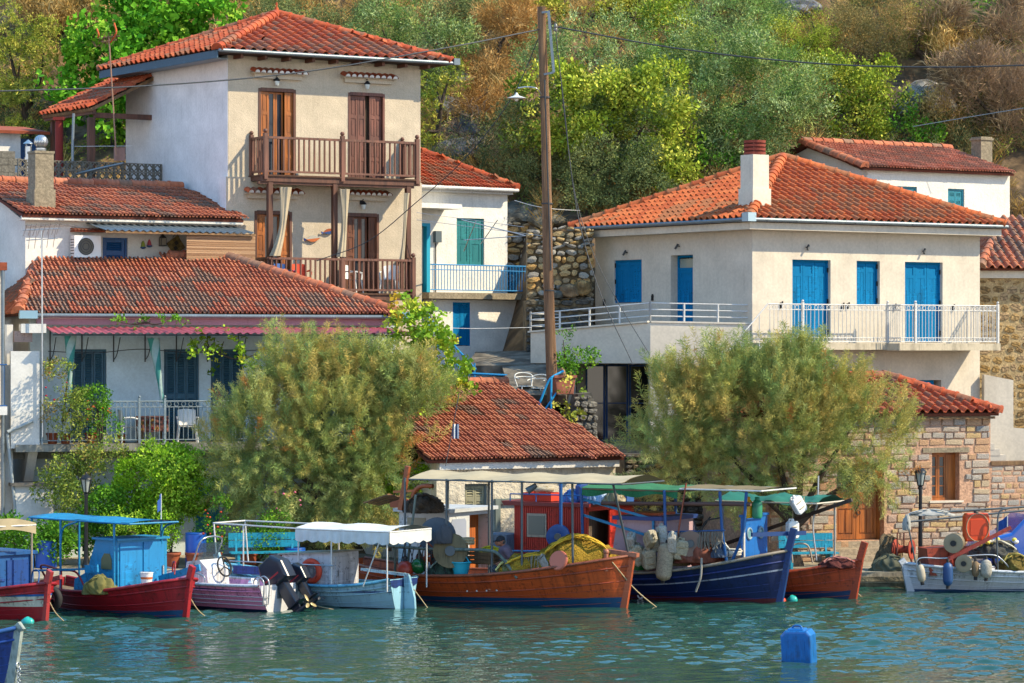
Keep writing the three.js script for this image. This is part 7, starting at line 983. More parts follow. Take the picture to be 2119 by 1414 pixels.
// --- pale blue boat with white awning, seen from its stern
{
  const b = boat('pale_blue_boat', 'pale blue boat with scalloped white awning, lifebuoy and rudder', { bow: [835, 1259], stern: true, L: 5.2, B: 1.9, az: 238, h: [0.52, 0.35, 0.2], fT: 0.62, peak: 0.4, rake: 0.3 }), H = B_.pale;
  basicHull(b, H, { wl: 0.02, anti: HP('#2a3038'), mid: 0.75, stem: 0.25, tr: HP('#8fc0d4'), gun: HP('#5fa6c4') }); b.stripe('navy_line', (s) => b.tAt(s, 0.3 + 0.1 * (1 - s)), (s) => b.tAt(s, 0.335 + 0.1 * (1 - s)), HP('#2c3e7a')); part(b.g, 'transom_band', sheet(16, 2, (u, v) => { const t = lerp(0.86 - 0.05 * Math.abs(Math.sin(u * 3 * Math.PI)), 0.985, v), p = b.pt(0, t, 1); return [-0.02, p[1], lerp(-p[2], p[2], u)]; }), HP('#17336c'));
  part(b.g, 'rudder', ext([[-0.02, -0.3], [-0.34, -0.3], [-0.3, 0.25], [-0.14, 0.8], [0, 0.85]], 0.07).translate(-0.03, 0, -0.035), HP('#8fc0d4')); part(b.g, 'tiller', bar([-0.15, 0.8, 0], [1.0, 0.92, -0.35], 0.06, 0.07), HP('#a8c4d0')); part(b.g, 'rudder_rope', rod([-0.1, 0.6, 0.1], [-0.5, 0.0, 0.3], 0.012), B_.rope);
  const cz0 = -0.62, cz1 = 0.55, x0 = 1.7, cab = part(b.g, 'cabin', [ext([[x0, 0.3], [x0 + 1.7, 0.3], [x0 + 1.45, 1.2], [x0, 1.3]], cz1 - cz0).translate(0, 0, cz0)], HP('#c6c9d0')); part(cab, 'cabin_door', bx(x0 - 0.03, x0, 0.45, 1.2, -0.45, 0.1), HP('#bfc3cc')); part(cab, 'cabin_roof', slab([V(x0 - 0.08, 1.33, 0.62), V(x0 + 1.55, 1.24, 0.62), V(x0 + 1.55, 1.24, -0.68), V(x0 - 0.08, 1.33, -0.68)], 0.03), HP('#a09a8c')); part(cab, 'door_lock', bc(x0 - 0.045, 0.8, -0.38, 0.03, 0.14, 0.05), M.steel);
  const y = b.on(750, 1092, 0).y, cp = canopy(b, -0.2, 2.55, -0.9, 0.9, y, B_.whiteCanvas, { ridge: 0.1, sag: 0.04, fm: M.whitePaint });
  const val = (x0, z0, x1, z1, n) => part(cp, 'scalloped_valance', sheet(n * 10, 5, (u, v) => { const k = 0.26 + 0.05 * Math.abs(Math.sin(u * n * Math.PI)); return [lerp(x0, x1, u), y - 0.03 - k * v, lerp(z0, z1, u) + 0.025 * Math.sin(u * n * 6.28 * 1.5) * v]; }), B_.whiteCanvas); val(-0.2, -0.91, 2.55, -0.91, 8); val(-0.21, -0.9, -0.21, 0.9, 5);
  postsTo(b, [[-0.1, -0.85], [-0.1, 0.85], [1.5, -0.88], [2.5, -0.85], [2.5, 0.85]], 0.45, y - 0.02, 0.02, M.whitePaint); part(b.g, 'frame_extension', [rod([2.55, y - 0.02, -0.9], [5.2, y + 0.02, -0.7], 0.022), rod([2.55, y - 0.02, 0.9], [5.2, y + 0.02, 0.6], 0.022), rod([5.2, y + 0.02, -0.7], [5.2, y + 0.02, 0.6], 0.022), rod([5.1, 0.9, -0.68], [5.2, y + 0.02, -0.68], 0.02), rod([4.2, 0.8, -0.8], [4.2, y, -0.8], 0.02), rod([5.1, 0.9, 0.6], [5.2, y + 0.02, 0.6], 0.02)], M.whitePaint); part(b.g, 'canopy_stay', rod([0.6, 0.55, -0.85], [0.0, y - 0.05, -0.88], 0.016), M.whitePaint);
  part(b.g, 'side_board', bx(2.2, 4.4, 0.72, 0.92, -0.95, -0.91), HP('#1f3f88')); part(b.g, 'side_rail', rod([1.4, 1.02, -0.94], [4.6, 1.02, -0.86], 0.018), M.steel);
  const lb = thing('lifebuoy', 'orange lifebuoy hung on the white cabin of the pale blue boat', 'lifebuoy', wpt(b, [x0 + 0.5, 0.85, cz0 - 0.12]), b.g.rotation.y); part(lb, 'buoy_ring', ring(0.24, 0.075, 10, 26), mat('#b8391c', { r: 0.6 })); for (let i = 0; i < 4; i++) { const a = i * Math.PI / 2 + 0.6; part(lb, 'buoy_band', ring(0.08, 0.012, 5, 12).rotateY(Math.PI / 2).translate(0.24, 0, 0).rotateZ(a), mat('#7a241a', {})); } part(lb, 'name_cross', bc(0, 0, 0.02, 0.1, 0.12, 0.02), HP('#b9a8a0'));
  mooring('thin mooring line from the pale blue boat side to the water', wpt(b, [3.6, 0.5, -0.95]), 708, 1262);
}
// --- big orange fishing boat with wheelhouse and canopy
{
  const b = boat('orange_fishing_boat', 'large orange fishing boat with white wheelhouse and beige canopy', { bow: [1282, 1258], L: 7.6, B: 2.6, az: 60, bl: [3, 0.6], h: [0.68, 0.58, 0.25], rake: 0.3, fT: 0.35, keel: 0.5 });
  basicHull(b, B_.orange, { wl: 0.14, wlBow: 0.12, mid: 0.66, stem: 0.02, stemM: HP('#b5562e'), gun: HP('#8c4a30'), rail: HP('#9c4220') }); const S = b.pt(1, 1, 0);
  part(b.g, 'stem_cap', bar([S[0] - 0.9, S[1] + 0.12, 0], [S[0] + 0.2, S[1] + 0.02, 0], 0.16, 0.1), HP('#a8674c')); for (let i = 0; i < 4; i++) part(b.g, 'hull_bolt', ball(...b.pt(0.52 + i * 0.035, 0.68, 1), 0.025), M.whitePaint);
  // wheelhouse: end face towards the bow
  const x = 2.35, a = b.onEnd(927, 1062, x), c = b.onEnd(1019, 1150, x), top = a.y, hw = HP('#ccd0d2'), L = 1.45;
  const wh = part(b.g, 'wheelhouse', [bx(x - L, x - 0.06, 0.5, top, a.z - 0.06, a.z), bx(x - L, x - 0.06, 0.5, top, c.z, c.z + 0.06), bx(x - L, x - L + 0.06, 0.5, top, c.z + 0.06, a.z - 0.06), bx(x - 0.06, x, 0.5, top, (a.z + c.z) / 2 + 0.05, a.z), bx(x - 0.06, x, top - 0.1, top, c.z, (a.z + c.z) / 2 + 0.05), bx(x - 0.06, x, 0.5, top, c.z, c.z + 0.08)], hw);
  part(wh, 'wheelhouse_window', [ext([[-0.3, -0.38], [0.3, -0.38], [0.36, -0.3], [0.36, 0.3], [0.3, 0.38], [-0.3, 0.38], [-0.36, 0.3], [-0.36, -0.3]], 0.02).rotateY(Math.PI / 2).translate(x + 0.002, top - 0.55, a.z - 0.5)], mat('#8d96a8', { r: 0.1 })); part(wh, 'side_window', [bx(x - 1.2, x - 0.65, top - 0.6, top - 0.14, a.z + 0.001, a.z + 0.015)], mat('#8a8470', { r: 0.2 })); part(wh, 'inner_bulkhead', bx(x - 0.42, x - 0.38, 0.5, top - 0.02, c.z + 0.07, a.z - 0.07), mat('#c8681c', { t: 'wood', s: 0.6 }));
  part(wh, 'wheelhouse_roof', [bx(x - L - 0.12, x + 0.12, top + 0.002, top + 0.09, c.z - 0.1, a.z + 0.1)], HP('#c4c8ca')); part(wh, 'roof_coaming', ext([[x - L - 0.2, top + 0.1], [x - 0.1, top + 0.1], [x - 0.1, top + 0.22], [x - 0.8, top + 0.24], [x - L - 0.28, top + 0.45]], 0.06).translate(0, 0, a.z + 0.04), HP('#a04a22')); part(wh, 'side_door', bx(x - L - 0.001, x - L + 0.3, 0.55, 1.5, a.z + 0.003, a.z + 0.03), HP('#9ab8c4'));
  heap('rolled_nets', 'dark brown bundled nets on the white wheelhouse roof', 'nets', wpt(b, [x - 0.35, top + 0.1, -0.1]), 0.55, 0.42, 0.75, B_.brownNet, { ropes: 8 });
  { const t = thing('wooden_board', 'weathered planks tilted on the rear of the wheelhouse roof', 'board', wpt(b, [x - 1.25, top + 0.3, 0.3]), b.g.rotation.y); for (let i = 0; i < 4; i++) part(t, 'plank', bc(0, i * 0.03, -0.3 + i * 0.2, 0.75, 0.03, 0.18).rotateZ(0.3), M.rawWood); const s = thing('wooden_davit', 'two curved wooden posts standing on the wheelhouse roof', 'post', wpt(b, [x - 0.75, top + 0.1, 0.35]), b.g.rotation.y); part(s, 'post', bar([0, 0, 0], [0.22, 1.1, 0], 0.1, 0.12), HP('#a0552c')); part(s, 'post', tube([[0.35, 0, 0], [0.4, 0.45, 0], [0.6, 0.6, 0], [0.95, 0.62, 0]], 0.06, 16, 6), HP('#a0552c')); part(s, 'crosspiece', bar([-0.2, 0.45, 0], [0.5, 0.5, 0], 0.06, 0.06), HP('#b0622c')); }
  // canopy
  const A = b.on(846, 989, 1.05), E = b.on(1286, 1001, 1.05), y = (A.y + E.y) / 2; canopy(b, A.x, E.x, -1.15, 1.05, y, B_.canvas, { ridge: 0.16, sag: 0.05, bays: 4, wr: 0.03 });
  for (const px of [838, 924, 1018, 1080, 1176, 1260]) { const p = b.on(px, 1060, 1.0); { const sx = clamp(p.x / b.L, 0, 1), pz = Math.min(1.0, b.half(sx) - 0.06); part(b.g, 'canopy_post', rod([p.x, b.sheer(sx) - 0.1, pz], [p.x, y, Math.max(pz, 0.8)], 0.03, 7), B_.darkPost); } if (px < 1000) part(b.g, 'canopy_post', rod([p.x, 0.55, -1.05], [p.x, y, -1.05], 0.03, 7), B_.darkPost); } part(b.g, 'spot_lamp', [rod([E.x - 2.4, y - 0.1, 0.9], [E.x - 2.6, y - 0.25, 1.0], 0.06, 10, 0.09)], B_.darkPost);
  // side rail with ropes and floats
  const r0 = b.on(775, 1128, 1.15), r1 = b.on(1010, 1140, 1.15); part(b.g, 'side_rail', [tube([[r0.x, r0.y, 1.15], [(r0.x + r1.x) / 2, r0.y - 0.05, 1.18], [r1.x, r1.y, 1.15], [r1.x + 0.25, r1.y - 0.05, 1.15], [r1.x + 0.8, 0.7, 1.12]], 0.04, 40, 7), rod([r0.x + 0.6, 0.6, 1.15], [r0.x + 0.6, r0.y, 1.15], 0.03), rod([r0.x + 0.9, 0.5, 1.15], [r0.x + 1.2, y - 0.4, 1.15], 0.03), rod([r0.x + 1.3, 0.6, 1.15], [r0.x + 1.3, r0.y, 1.15], 0.03)], mat('#6d7a72', { t: 'wood', s: 1 }));
  for (let i = 0; i < 8; i++) part(b.g, 'hanging_rope', rod([r0.x + 0.9 + i * 0.14, r0.y, 1.2], [r0.x + 0.9 + (i + (i % 2 ? 1.5 : -1)) * 0.14, 0.75, 1.2], 0.012), B_.rubber);
  const pink = (lab, px, py, m, r, z) => { const t = thing('float_buoy', lab, 'buoy', wpt(b, b.on(px, py, z)), 0, 'net floats on the orange boat'); part(t, 'ball', ball(0, 0, 0, r, 1, 1.05, 1, 16, 12), m); part(t, 'lug', [lathe([[r * 0.4, r * 0.8], [r * 0.25, r * 1.2], [0, r * 1.25]], 10), ring(r * 0.2, r * 0.07).translate(0, r * 1.35, 0)], B_.rubber); }; pink('round red buoy hung at the stern of the orange boat', 838, 1180, mat('#96301c', { r: 0.4 }), 0.22, 1.25); pink('green glassy float beside the round red buoy', 866, 1172, mat('#145a2c', { r: 0.2 }), 0.19, 1.1);
  // net hauler wheels
  spool(b.g, 'net_drum', b.on(933, 1140, 1.0), 0.42, 0.5, V(0.5, 0.05, 1), mat('#6d6248', { t: 'stain', s: 1 }), B_.darkPost); spool(b.g, 'net_drum', b.on(905, 1110, 0.75), 0.46, 0.25, V(0.6, 0, 1), mat('#4a5560', { t: 'stain', s: 1 }), B_.darkPost); part(b.g, 'drum_stand', [rod([b.on(930, 1140, 1).x, 0.5, 0.9], [b.on(930, 1140, 1).x, 1.3, 0.9], 0.06, 8)], B_.darkPost);
  heap('grey_jacket', 'grey cloth jacket draped over the net hauling drum', 'jacket', wpt(b, b.on(918, 1120, 1.3)), 0.26, 0.42, 0.12, mat('#4a4a4e', { t: 'cloth', s: 2 }), { ropes: 0 });
  heap('yellow_net', 'bright yellow fishing net heaped in the bow of the orange boat', 'net', wpt(b, b.on(1195, 1168, 0.15)), 1.05, 0.74, 0.5, B_.net, { ropes: 16, rm: mat('#c09a24', {}), group: 'yellow nets' }); heap('yellow_net', 'low spread of yellow net trailing behind the big net heap', 'net', wpt(b, b.on(1110, 1182, 0.55)), 1.0, 0.46, 0.45, B_.net, { ropes: 8, rm: mat('#c09a24', {}), group: 'yellow nets' });
  { const q = b.on(1160, 1172, 0.85), t = thing('pink_float', 'flat pink disc float leaning on the yellow net', 'float', wpt(b, q.clone().add(V(0, 0.14, 0.1))), b.g.rotation.y); part(t, 'disc', new THREE.CylinderGeometry(0.22, 0.22, 0.08, 20).rotateX(Math.PI / 2 - 0.3), mat('#b5624a', { r: 0.6 })); part(t, 'rim', ring(0.22, 0.03).rotateX(-0.3), mat('#a85a44', { r: 0.6 })); const s = part(b.g, 'mooring_bitt', [rod([q.x + 1.0, 0.9, 0.4], [q.x + 1.0, 1.35, 0.4], 0.06, 8), ball(q.x + 1.0, 1.36, 0.4, 0.075)], HP('#a8674c')); }
  // crates and gear amidships
  { const p = b.on(985, 1168, 0.7), t = thing('fish_crate', 'wooden crate with yellow gear beside the fisherman', 'crate', wpt(b, [p.x, 0.95, 0.3]), b.g.rotation.y); for (let i = 0; i < 3; i++) { part(t, 'slat', bc(0, 0.06 + i * 0.1, 0.2, 0.8, 0.085, 0.02), M.rawWood); part(t, 'slat', bc(0, 0.06 + i * 0.1, -0.2, 0.8, 0.085, 0.02), M.rawWood); part(t, 'slat', bc(0.4, 0.06 + i * 0.1, 0, 0.02, 0.085, 0.36), M.rawWood); } part(t, 'crate_floor', bc(0, 0.01, 0, 0.78, 0.02, 0.36), M.rawWood);
    heap('yellow_float_line', 'small yellow float line lying on the wooden crate', 'line', wpt(b, [p.x + 0.15, 1.25, 0.3]), 0.3, 0.14, 0.18, mat('#c0b020', {}), { ropes: 4 });
    const tb = thing('turquoise_tub', 'turquoise plastic basket at the feet of the fisherman', 'basket', wpt(b, [p.x - 0.25, 0.72, 1.0]), b.g.rotation.y); part(tb, 'basket_wall', lathe([[0.17, 0], [0.24, 0.3]], 18), mat('#1c98b0', { r: 0.5 })); part(tb, 'rim', ring(0.245, 0.02).rotateX(Math.PI / 2).translate(0, 0.3, 0), mat('#1c98b0', { r: 0.5 })); part(tb, 'handle', tube([[-0.24, 0.3, 0], [-0.12, 0.45, 0], [0.12, 0.45, 0], [0.24, 0.3, 0]], 0.015, 14, 6), mat('#1c98b0', {}));
    heap('green_net', 'dark green net bundle beside the turquoise basket', 'net', wpt(b, [p.x - 0.75, 0.7, 0.9]), 0.5, 0.42, 0.3, mat('#3d5c50', { t: 'rough', s: 3, b: 0.03 }), { ropes: 6, rm: mat('#7a8a80', {}) }); heap('mixed_net', 'pale green and yellow net under the hands of the fisherman', 'net', wpt(b, [p.x + 0.95, 0.7, 0.75]), 0.42, 0.42, 0.35, mat('#8a8f5a', { t: 'rough', s: 3, b: 0.03 }), { ropes: 9, rm: mat('#c8c07a', {}) });
    const fb = thing('foam_box', 'grey-white polystyrene box leaning beside the fisherman', 'box', wpt(b, [p.x + 1.9, 0.75, 0.55]), b.g.rotation.y); fb.rotation.z = 0.7; part(fb, 'box_body', ext([[-0.28, 0], [0.28, 0], [0.32, 0.34], [-0.32, 0.34]], 0.4, [], 0.02).translate(0, 0, -0.2), mat('#b7b4a8', { t: 'rough', s: 1 })); part(fb, 'lid', bx(-0.34, 0.34, 0.365, 0.42, -0.23, 0.23), mat('#b7b4a8', { t: 'rough', s: 1 }));
    spool(b.g, 'orange_winch', V(p.x - 1.3, 1.05, 0.9), 0.16, 0.4, ALONG, HP('#a84a2a'), B_.darkPost); part(b.g, 'winch_stand', [rod([p.x - 1.3, 0.6, 0.9], [p.x - 1.3, 1.7, 0.9], 0.05), tube([[p.x - 1.5, 1.3, 0.9], [p.x - 1.3, 1.5, 1.0], [p.x - 1.1, 1.3, 0.9], [p.x - 1.3, 1.1, 1.0]], 0.03, 20, 6)], HP('#a84a2a')); GR.man = wpt(b, [p.x + 0.9, 0.78, 0.55]); }
  mooring('thick mooring rope from the orange boat bow to the water', wpt(b, b.pt(0.97, 0.95, 1)), 1362, 1256);
}
// --- red wheelhouse boat lying behind
{
  const b = boat('red_wheelhouse_boat', 'boat with ribbed red wheelhouse and blue winch wheel behind the yellow nets', { bow: [1330, 1222], L: 6, B: 2.4, az: 61, h: [0.6, 0.4, 0.2], rake: 0.3 }); basicHull(b, B_.navy, { stem: 0.2, gun: B_.cabinBlue });
  const x = 4.4, a = b.onEnd(1214, 1050, x), c = b.onEnd(1312, 1150, x), top = a.y, m = HP('#c42e1c'), zA = a.z, zC = c.z, L = 2.15;
  const wh = part(b.g, 'wheelhouse', [bx(x - L, x - 0.05, 0.4, top, zA - 0.05, zA), bx(x - L, x - 0.05, 0.4, top, zC, zC + 0.05), bx(x - L, x - L + 0.05, 0.4, top, zC + 0.05, zA - 0.05), bx(x - 0.05, x, 0.4, top, zC, zC + (zA - zC) * 0.52), bx(x - 0.05, x, 0.4, top, zA - 0.12, zA), bx(x - 0.05, x, top - 0.12, top, zC, zA)], m);
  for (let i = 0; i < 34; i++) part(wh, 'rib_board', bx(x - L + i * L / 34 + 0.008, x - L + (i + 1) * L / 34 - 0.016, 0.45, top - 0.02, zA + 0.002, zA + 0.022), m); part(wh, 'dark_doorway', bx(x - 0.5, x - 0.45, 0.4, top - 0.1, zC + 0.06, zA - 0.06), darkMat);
  part(wh, 'wheelhouse_roof', ext([[x - L - 0.25, top + 0.003], [x + 0.15, top + 0.003], [x + 0.15, top + 0.09], [x - L - 0.32, top + 0.12]], zA - zC + 0.3).translate(0, 0, zC - 0.15), HP('#7e1d1a')); part(wh, 'window_frame', [bx(x - 1.75, x - 1.17, top - 0.82, top - 0.2, zA + 0.024, zA + 0.05)], HP('#a89a86')); part(wh, 'window_pane', bx(x - 1.7, x - 1.22, top - 0.76, top - 0.26, zA + 0.05, zA + 0.06), mat('#6d6c62', { r: 0.1 }));
  part(wh, 'roof_rail', [rod([x - L - 0.1, top + 0.3, zA + 0.05], [x + 0.1, top + 0.3, zA + 0.05], 0.02), ...[0, 0.33, 0.66, 1].map((t) => rod([x - L - 0.1 + t * (L + 0.2), top + 0.1, zA + 0.05], [x - L - 0.1 + t * (L + 0.2), top + 0.3, zA + 0.05], 0.018))], B_.cabinBlue);
  spool(b.g, 'blue_winch_wheel', b.on(1155, 1110, zA + 0.45), 0.3, 0.42, V(0.45, 0, 1), HP('#154f96'), B_.darkPost); part(b.g, 'winch_post', rod([b.on(1160, 1110, zA + 0.3).x, 0.4, zA + 0.25], [b.on(1160, 1110, zA + 0.3).x, 1.2, zA + 0.25], 0.05), B_.darkPost); for (const z of [0.3, -0.1]) part(wh, 'knife_holder', [bar([x + 0.02, 1.1, zC + 0.3 + z * 0.3], [x + 0.03, 1.5, zC + 0.4 + z * 0.3], 0.05, 0.03)], M.black);
  part(b.g, 'side_rail', [rod([x - 3.2, 0.95, 1.15], [x + 0.9, 1.02, 1.12], 0.03), rod([x - 3.2, 0.7, 1.15], [x + 0.9, 0.78, 1.12], 0.025)], B_.cabinBlue); part(b.g, 'blue_post', [rod([x - 0.55, 0.5, zA + 0.4], [x - 0.55, top + 0.75, zA + 0.4], 0.045)], B_.cabinBlue); part(b.g, 'grey_locker', bx(x - 3.4, x - 2.15, 0.5, 1.35, -0.5, 0.5), mat('#5f6c7c', { t: 'stain', s: 1 }));
  // clutter on the roof
  const on = (px, py, dz = 0) => V(b.on(px, py, zA - 0.4 + dz).x, top + 0.12, zA - 0.4 + dz);
  { const t = thing('life_ring', 'canvas-wrapped life ring lying on an orange crate on the red wheelhouse', 'life ring', wpt(b, on(1122, 1040).add(V(0, 0.3, 0)))); part(t, 'ring_body', ring(0.25, 0.07, 8, 22).rotateX(Math.PI / 2).scale(1, 0.9, 0.7), B_.cork); part(t, 'lashing', [0, 1, 2, 3, 4, 5].map((i) => ring(0.08, 0.012, 5, 10).rotateY(Math.PI / 2).translate(0.25, 0, 0).rotateY(i * 1.05).scale(1, 0.9, 0.7)), B_.rope);
    const oc = thing('orange_crate', 'orange plastic crate under the life ring', 'crate', wpt(b, on(1122, 1040)), b.g.rotation.y); part(oc, 'crate_wall', [bx(-0.42, 0.42, 0, 0.22, 0.26, 0.29), bx(-0.42, 0.42, 0, 0.22, -0.29, -0.26), bx(-0.42, -0.39, 0, 0.22, -0.26, 0.26), bx(0.39, 0.42, 0, 0.22, -0.26, 0.26), bx(-0.39, 0.39, 0, 0.02, -0.26, 0.26)], mat('#b8341c', {}));
    [['#2a62a8', 1185, 'blue crumpled bag on the red wheelhouse roof'], ['#8fa6c0', 1243, 'pale blue plastic bag on the red wheelhouse roof'], ['#7a6c46', 1270, 'brown sack at the end of the red wheelhouse roof']].forEach(([c, px, l], i) => heap('roof_bag', l, 'bag', wpt(b, on(px, 1040, i * 0.12)), 0.3, 0.34, 0.3, mat(c, { t: 'cloth', s: 2, r: 0.5 }), { ropes: 1 }));
    const wb = thing('water_bottle', 'clear pale water bottle standing on the red wheelhouse roof', 'bottle', wpt(b, on(1221, 1040, 0.3))); part(wb, 'bottle_body', lathe([[0.07, 0], [0.075, 0.25], [0.06, 0.32], [0.025, 0.38], [0.025, 0.42]], 12), mat('#a8c0d0', { r: 0.15 })); part(wb, 'bottle_cap', lathe([[0.03, 0.42], [0.03, 0.45], [0, 0.45]], 10), M.whitePaint);
    const jc = canister('blue_jerrycan', 'dark blue jerrycan on the red wheelhouse roof', wpt(b, on(1205, 1040)), mat('#1b3f7c', { r: 0.4 }), 1.1, [0, 0.6, 0]); const bk = thing('blue_crate', 'blue crate at the far end of the red wheelhouse roof', 'crate', wpt(b, on(1292, 1040, -0.3)), b.g.rotation.y); part(bk, 'crate_wall', [bx(-0.18, 0.18, 0, 0.36, -0.2, -0.17), bx(-0.18, 0.18, 0, 0.36, 0.17, 0.2), bx(-0.18, -0.15, 0, 0.36, -0.17, 0.17), bx(0.15, 0.18, 0, 0.36, -0.17, 0.17)], mat('#1c4a86', {})); for (let i = 0; i < 3; i++) part(bk, 'crate_slot', bc(-0.1 + i * 0.1, 0.18, 0.202, 0.03, 0.26, 0.005), M.black); }
}
// --- dark blue boat with green awning
{
  const b = boat('navy_fishing_boat', 'dark blue fishing boat with green patterned awning and pale cork floats', { bow: [1603, 1247], L: 6.0, B: 2.4, az: 59, bl: [3, 0.62], h: [0.66, 0.62, 0.2], rake: 0.35, fT: 0.35, keel: 0.5 });
  basicHull(b, B_.navy, { wl: 0.1, anti: HP('#5c1c22'), stem: 0.55, stemM: HP('#0a3c76'), gun: HP('#8f8474'), rail: HP('#182e72') }); b.stripe('pale_line', (s) => 0.73, (s) => 0.755, HP('#9aa2b4')); part(b.g, 'hawse_ring', ring(0.07, 0.02).translate(...b.pt(0.45, 0.5, 1)), M.whitePaint);
  const S = b.pt(1, 1, 0); part(b.g, 'bow_crossbar', bar([S[0] - 0.55, S[1] + 0.42, 0.85], [S[0] + 0.25, S[1] + 0.42, -0.5], 0.08, 0.1), HP('#0f3f7c'));
  // pinkish cabin with blue trim, end face towards the bow
  const x = 3.1, a = b.onEnd(1385, 1075, x), top = a.y, zA = 0.85, zC = -0.85, hw = HP('#b79aa4'); const cb = part(b.g, 'cabin', [ext([[x - 1.3, 0.5], [x + 0.45, 0.5], [x + 0.2, top], [x - 1.05, top]], zA - zC).translate(0, 0, zC)], hw); part(cb, 'cabin_roof', bx(x - 1.15, x + 0.3, top + 0.002, top + 0.1, zC - 0.08, zA + 0.08), HP('#163c80')); part(cb, 'roof_hatch', bx(x - 0.9, x - 0.1, top + 0.102, top + 0.17, -0.45, 0.45), HP('#b8521c'));
  const xf = b.on(1535, 1090, 0.3).x, yf = b.on(1560, 1070, 0).y; part(cb, 'blue_front', [bx(xf, xf + 0.06, 0.6, yf, -1.0, 0.35), bx(xf - 0.03, xf + 0.09, yf + 0.002, yf + 0.06, -1.05, 0.4)], HP('#0f6cc0')); part(cb, 'white_post', bx(xf + 0.061, xf + 0.09, 0.6, yf, 0.28, 0.35), M.whitePaint); for (const z of [0.02, -0.6]) { part(cb, 'porthole', ring(0.13, 0.03).rotateY(Math.PI / 2).translate(xf + 0.075, yf - 0.42, z), HP('#8aa6b8')); part(cb, 'port_glass', new THREE.CylinderGeometry(0.125, 0.125, 0.01, 16).rotateZ(Math.PI / 2).translate(xf + 0.07, yf - 0.42, z), mat('#5d8a90', { r: 0.1 })); } for (let i = 0; i < 4; i++) part(cb, 'registration_mark', tube([[xf + 0.07, 0.95, -0.5 + i * 0.13], [xf + 0.072, 1.05, -0.46 + i * 0.13], [xf + 0.07, 0.96, -0.43 + i * 0.13]], 0.014, 8, 5), M.whitePaint);
  for (const [px, py, c, l] of [[1548, 1035, '#c99a10', 'yellow gas bottle standing on the blue-trimmed cabin roof'], [1567, 1040, '#1d7a5c', 'green plastic float hung beside the yellow bottle']]) { const p = V(b.on(px, py, 0.2).x, top + 0.1, 0.2), t = thing('gas_bottle', l, 'bottle', wpt(b, p)); part(t, 'bottle_body', lathe([[0.1, 0], [0.13, 0.05], [0.13, 0.36], [0.08, 0.44], [0.03, 0.47]], 14), mat(c, { r: 0.4 })); part(t, 'bottle_cap', lathe([[0.06, 0.45], [0.06, 0.52], [0, 0.53]], 10), mat(c, { r: 0.5 })); }
  // green awning on blue posts
  const yA = b.on(1310, 1012, 0.9).y, A = b.on(1200, 1012, 1.0).x, E = b.on(1575, 1002, 1.0).x; const gm = mat('#2c7d4c', { t: 'rough', s: 2, r: 0.9 }); const cp = canopy(b, A, A + (E - A) * 0.55, -1.0, 1.0, yA, gm, { ridge: 0.1, sag: 0.05, wr: 0.03, fm: M.rawWood }); part(cp, 'awning_side', sheet(40, 4, (u, v) => [lerp(A, A + (E - A) * 0.55, u), yA - v * (0.16 + 0.05 * Math.sin(u * 14)), 1.01 + 0.03 * Math.sin(u * 20) * v]), gm); canopy(b, A + (E - A) * 0.56, E, -0.95, 1.0, yA + 0.06, mat('#7a6a48', { t: 'cloth', s: 1 }), { ridge: 0.04, fm: M.whitePaint });
  for (const [px, z, dx] of [[1203, 1.0, 0], [1375, 1.0, 0.12], [1398, -0.8, 0], [1490, 1.0, 0.1], [1545, 1.0, -0.55]]) { const p = b.on(px, 1080, z), sx = clamp((p.x + dx) / b.L, 0, 1), pz = Math.sign(z) * Math.min(Math.abs(z), b.half(sx) - 0.06); part(b.g, 'canopy_post', tube([[p.x + dx, b.sheer(sx) - 0.1, pz], [p.x + dx * 0.3, 1.7, lerp(pz, z, 0.6)], [p.x, yA, z]], 0.04, 12, 7), B_.cabinBlue); } part(b.g, 'cross_tube', rod([A + 0.6, yA - 0.38, 0.95], [E - 0.3, yA - 0.3, 0.95], 0.05, 8), mat('#5a4038', {})); part(b.g, 'blue_ladder', [bar(b.on(1203, 1032, 0.9), b.on(1352, 1075, 0.9), 0.05, 0.06), bar(b.on(1203, 1065, 0.9), b.on(1350, 1112, 0.9), 0.05, 0.06), bar(b.on(1352, 1075, 0.9), b.on(1352, 1115, 0.9), 0.05, 0.05)], B_.sky); part(b.g, 'rust_pole', [rod(b.on(1420, 1000, 1.0), b.on(1402, 1115, 1.1), 0.022)], HP('#94462c'));
  part(b.g, 'fuel_hose', [tube([b.on(1435, 1075, 1), b.on(1445, 1100, 1), b.on(1470, 1070, 1)], 0.02, 14, 6), tube([b.on(1450, 1105, 1), b.on(1460, 1080, 1), b.on(1490, 1072, 1)], 0.02, 14, 6)], M.black); spool(b.g, 'net_drum', b.on(1430, 1125, 0.95), 0.32, 0.3, V(0.4, 0, 1), mat('#7a6458', {}), B_.darkPost);
  const cork = ['pale cork-coloured float nearest the orange bow', 'pale float with blue lettering patch', 'white wrapped float in the middle of the bunch', 'pale float with blue marks above the long fender', 'small round float at the bottom of the bunch', 'square white float beside the drum', 'white float leaning against the blue post', 'stained float half hidden behind the bunch', 'blue-marked float at the right end of the bunch'];
  [[1307, 1125, 0.2], [1328, 1150, 0.5], [1355, 1125, 0.3], [1392, 1125, 0.15], [1310, 1150, -0.3], [1340, 1108, 0.9], [1372, 1112, -0.4], [1345, 1160, 0.1], [1405, 1140, -0.2]].forEach(([px, py, r], i) => canister('foam_float', cork[i] + ' on the dark blue boat', wpt(b, b.on(px, py + 16, 1.15 + (i % 2) * 0.15)), i % 3 ? B_.cork : mat('#c8c4b8', { t: 'rough', s: 2, b: 0.012 }), 1.1, [0.2, rnd() * 2, r], { cat: 'float', cord: 1, group: 'floats hung on the dark blue boat' }));
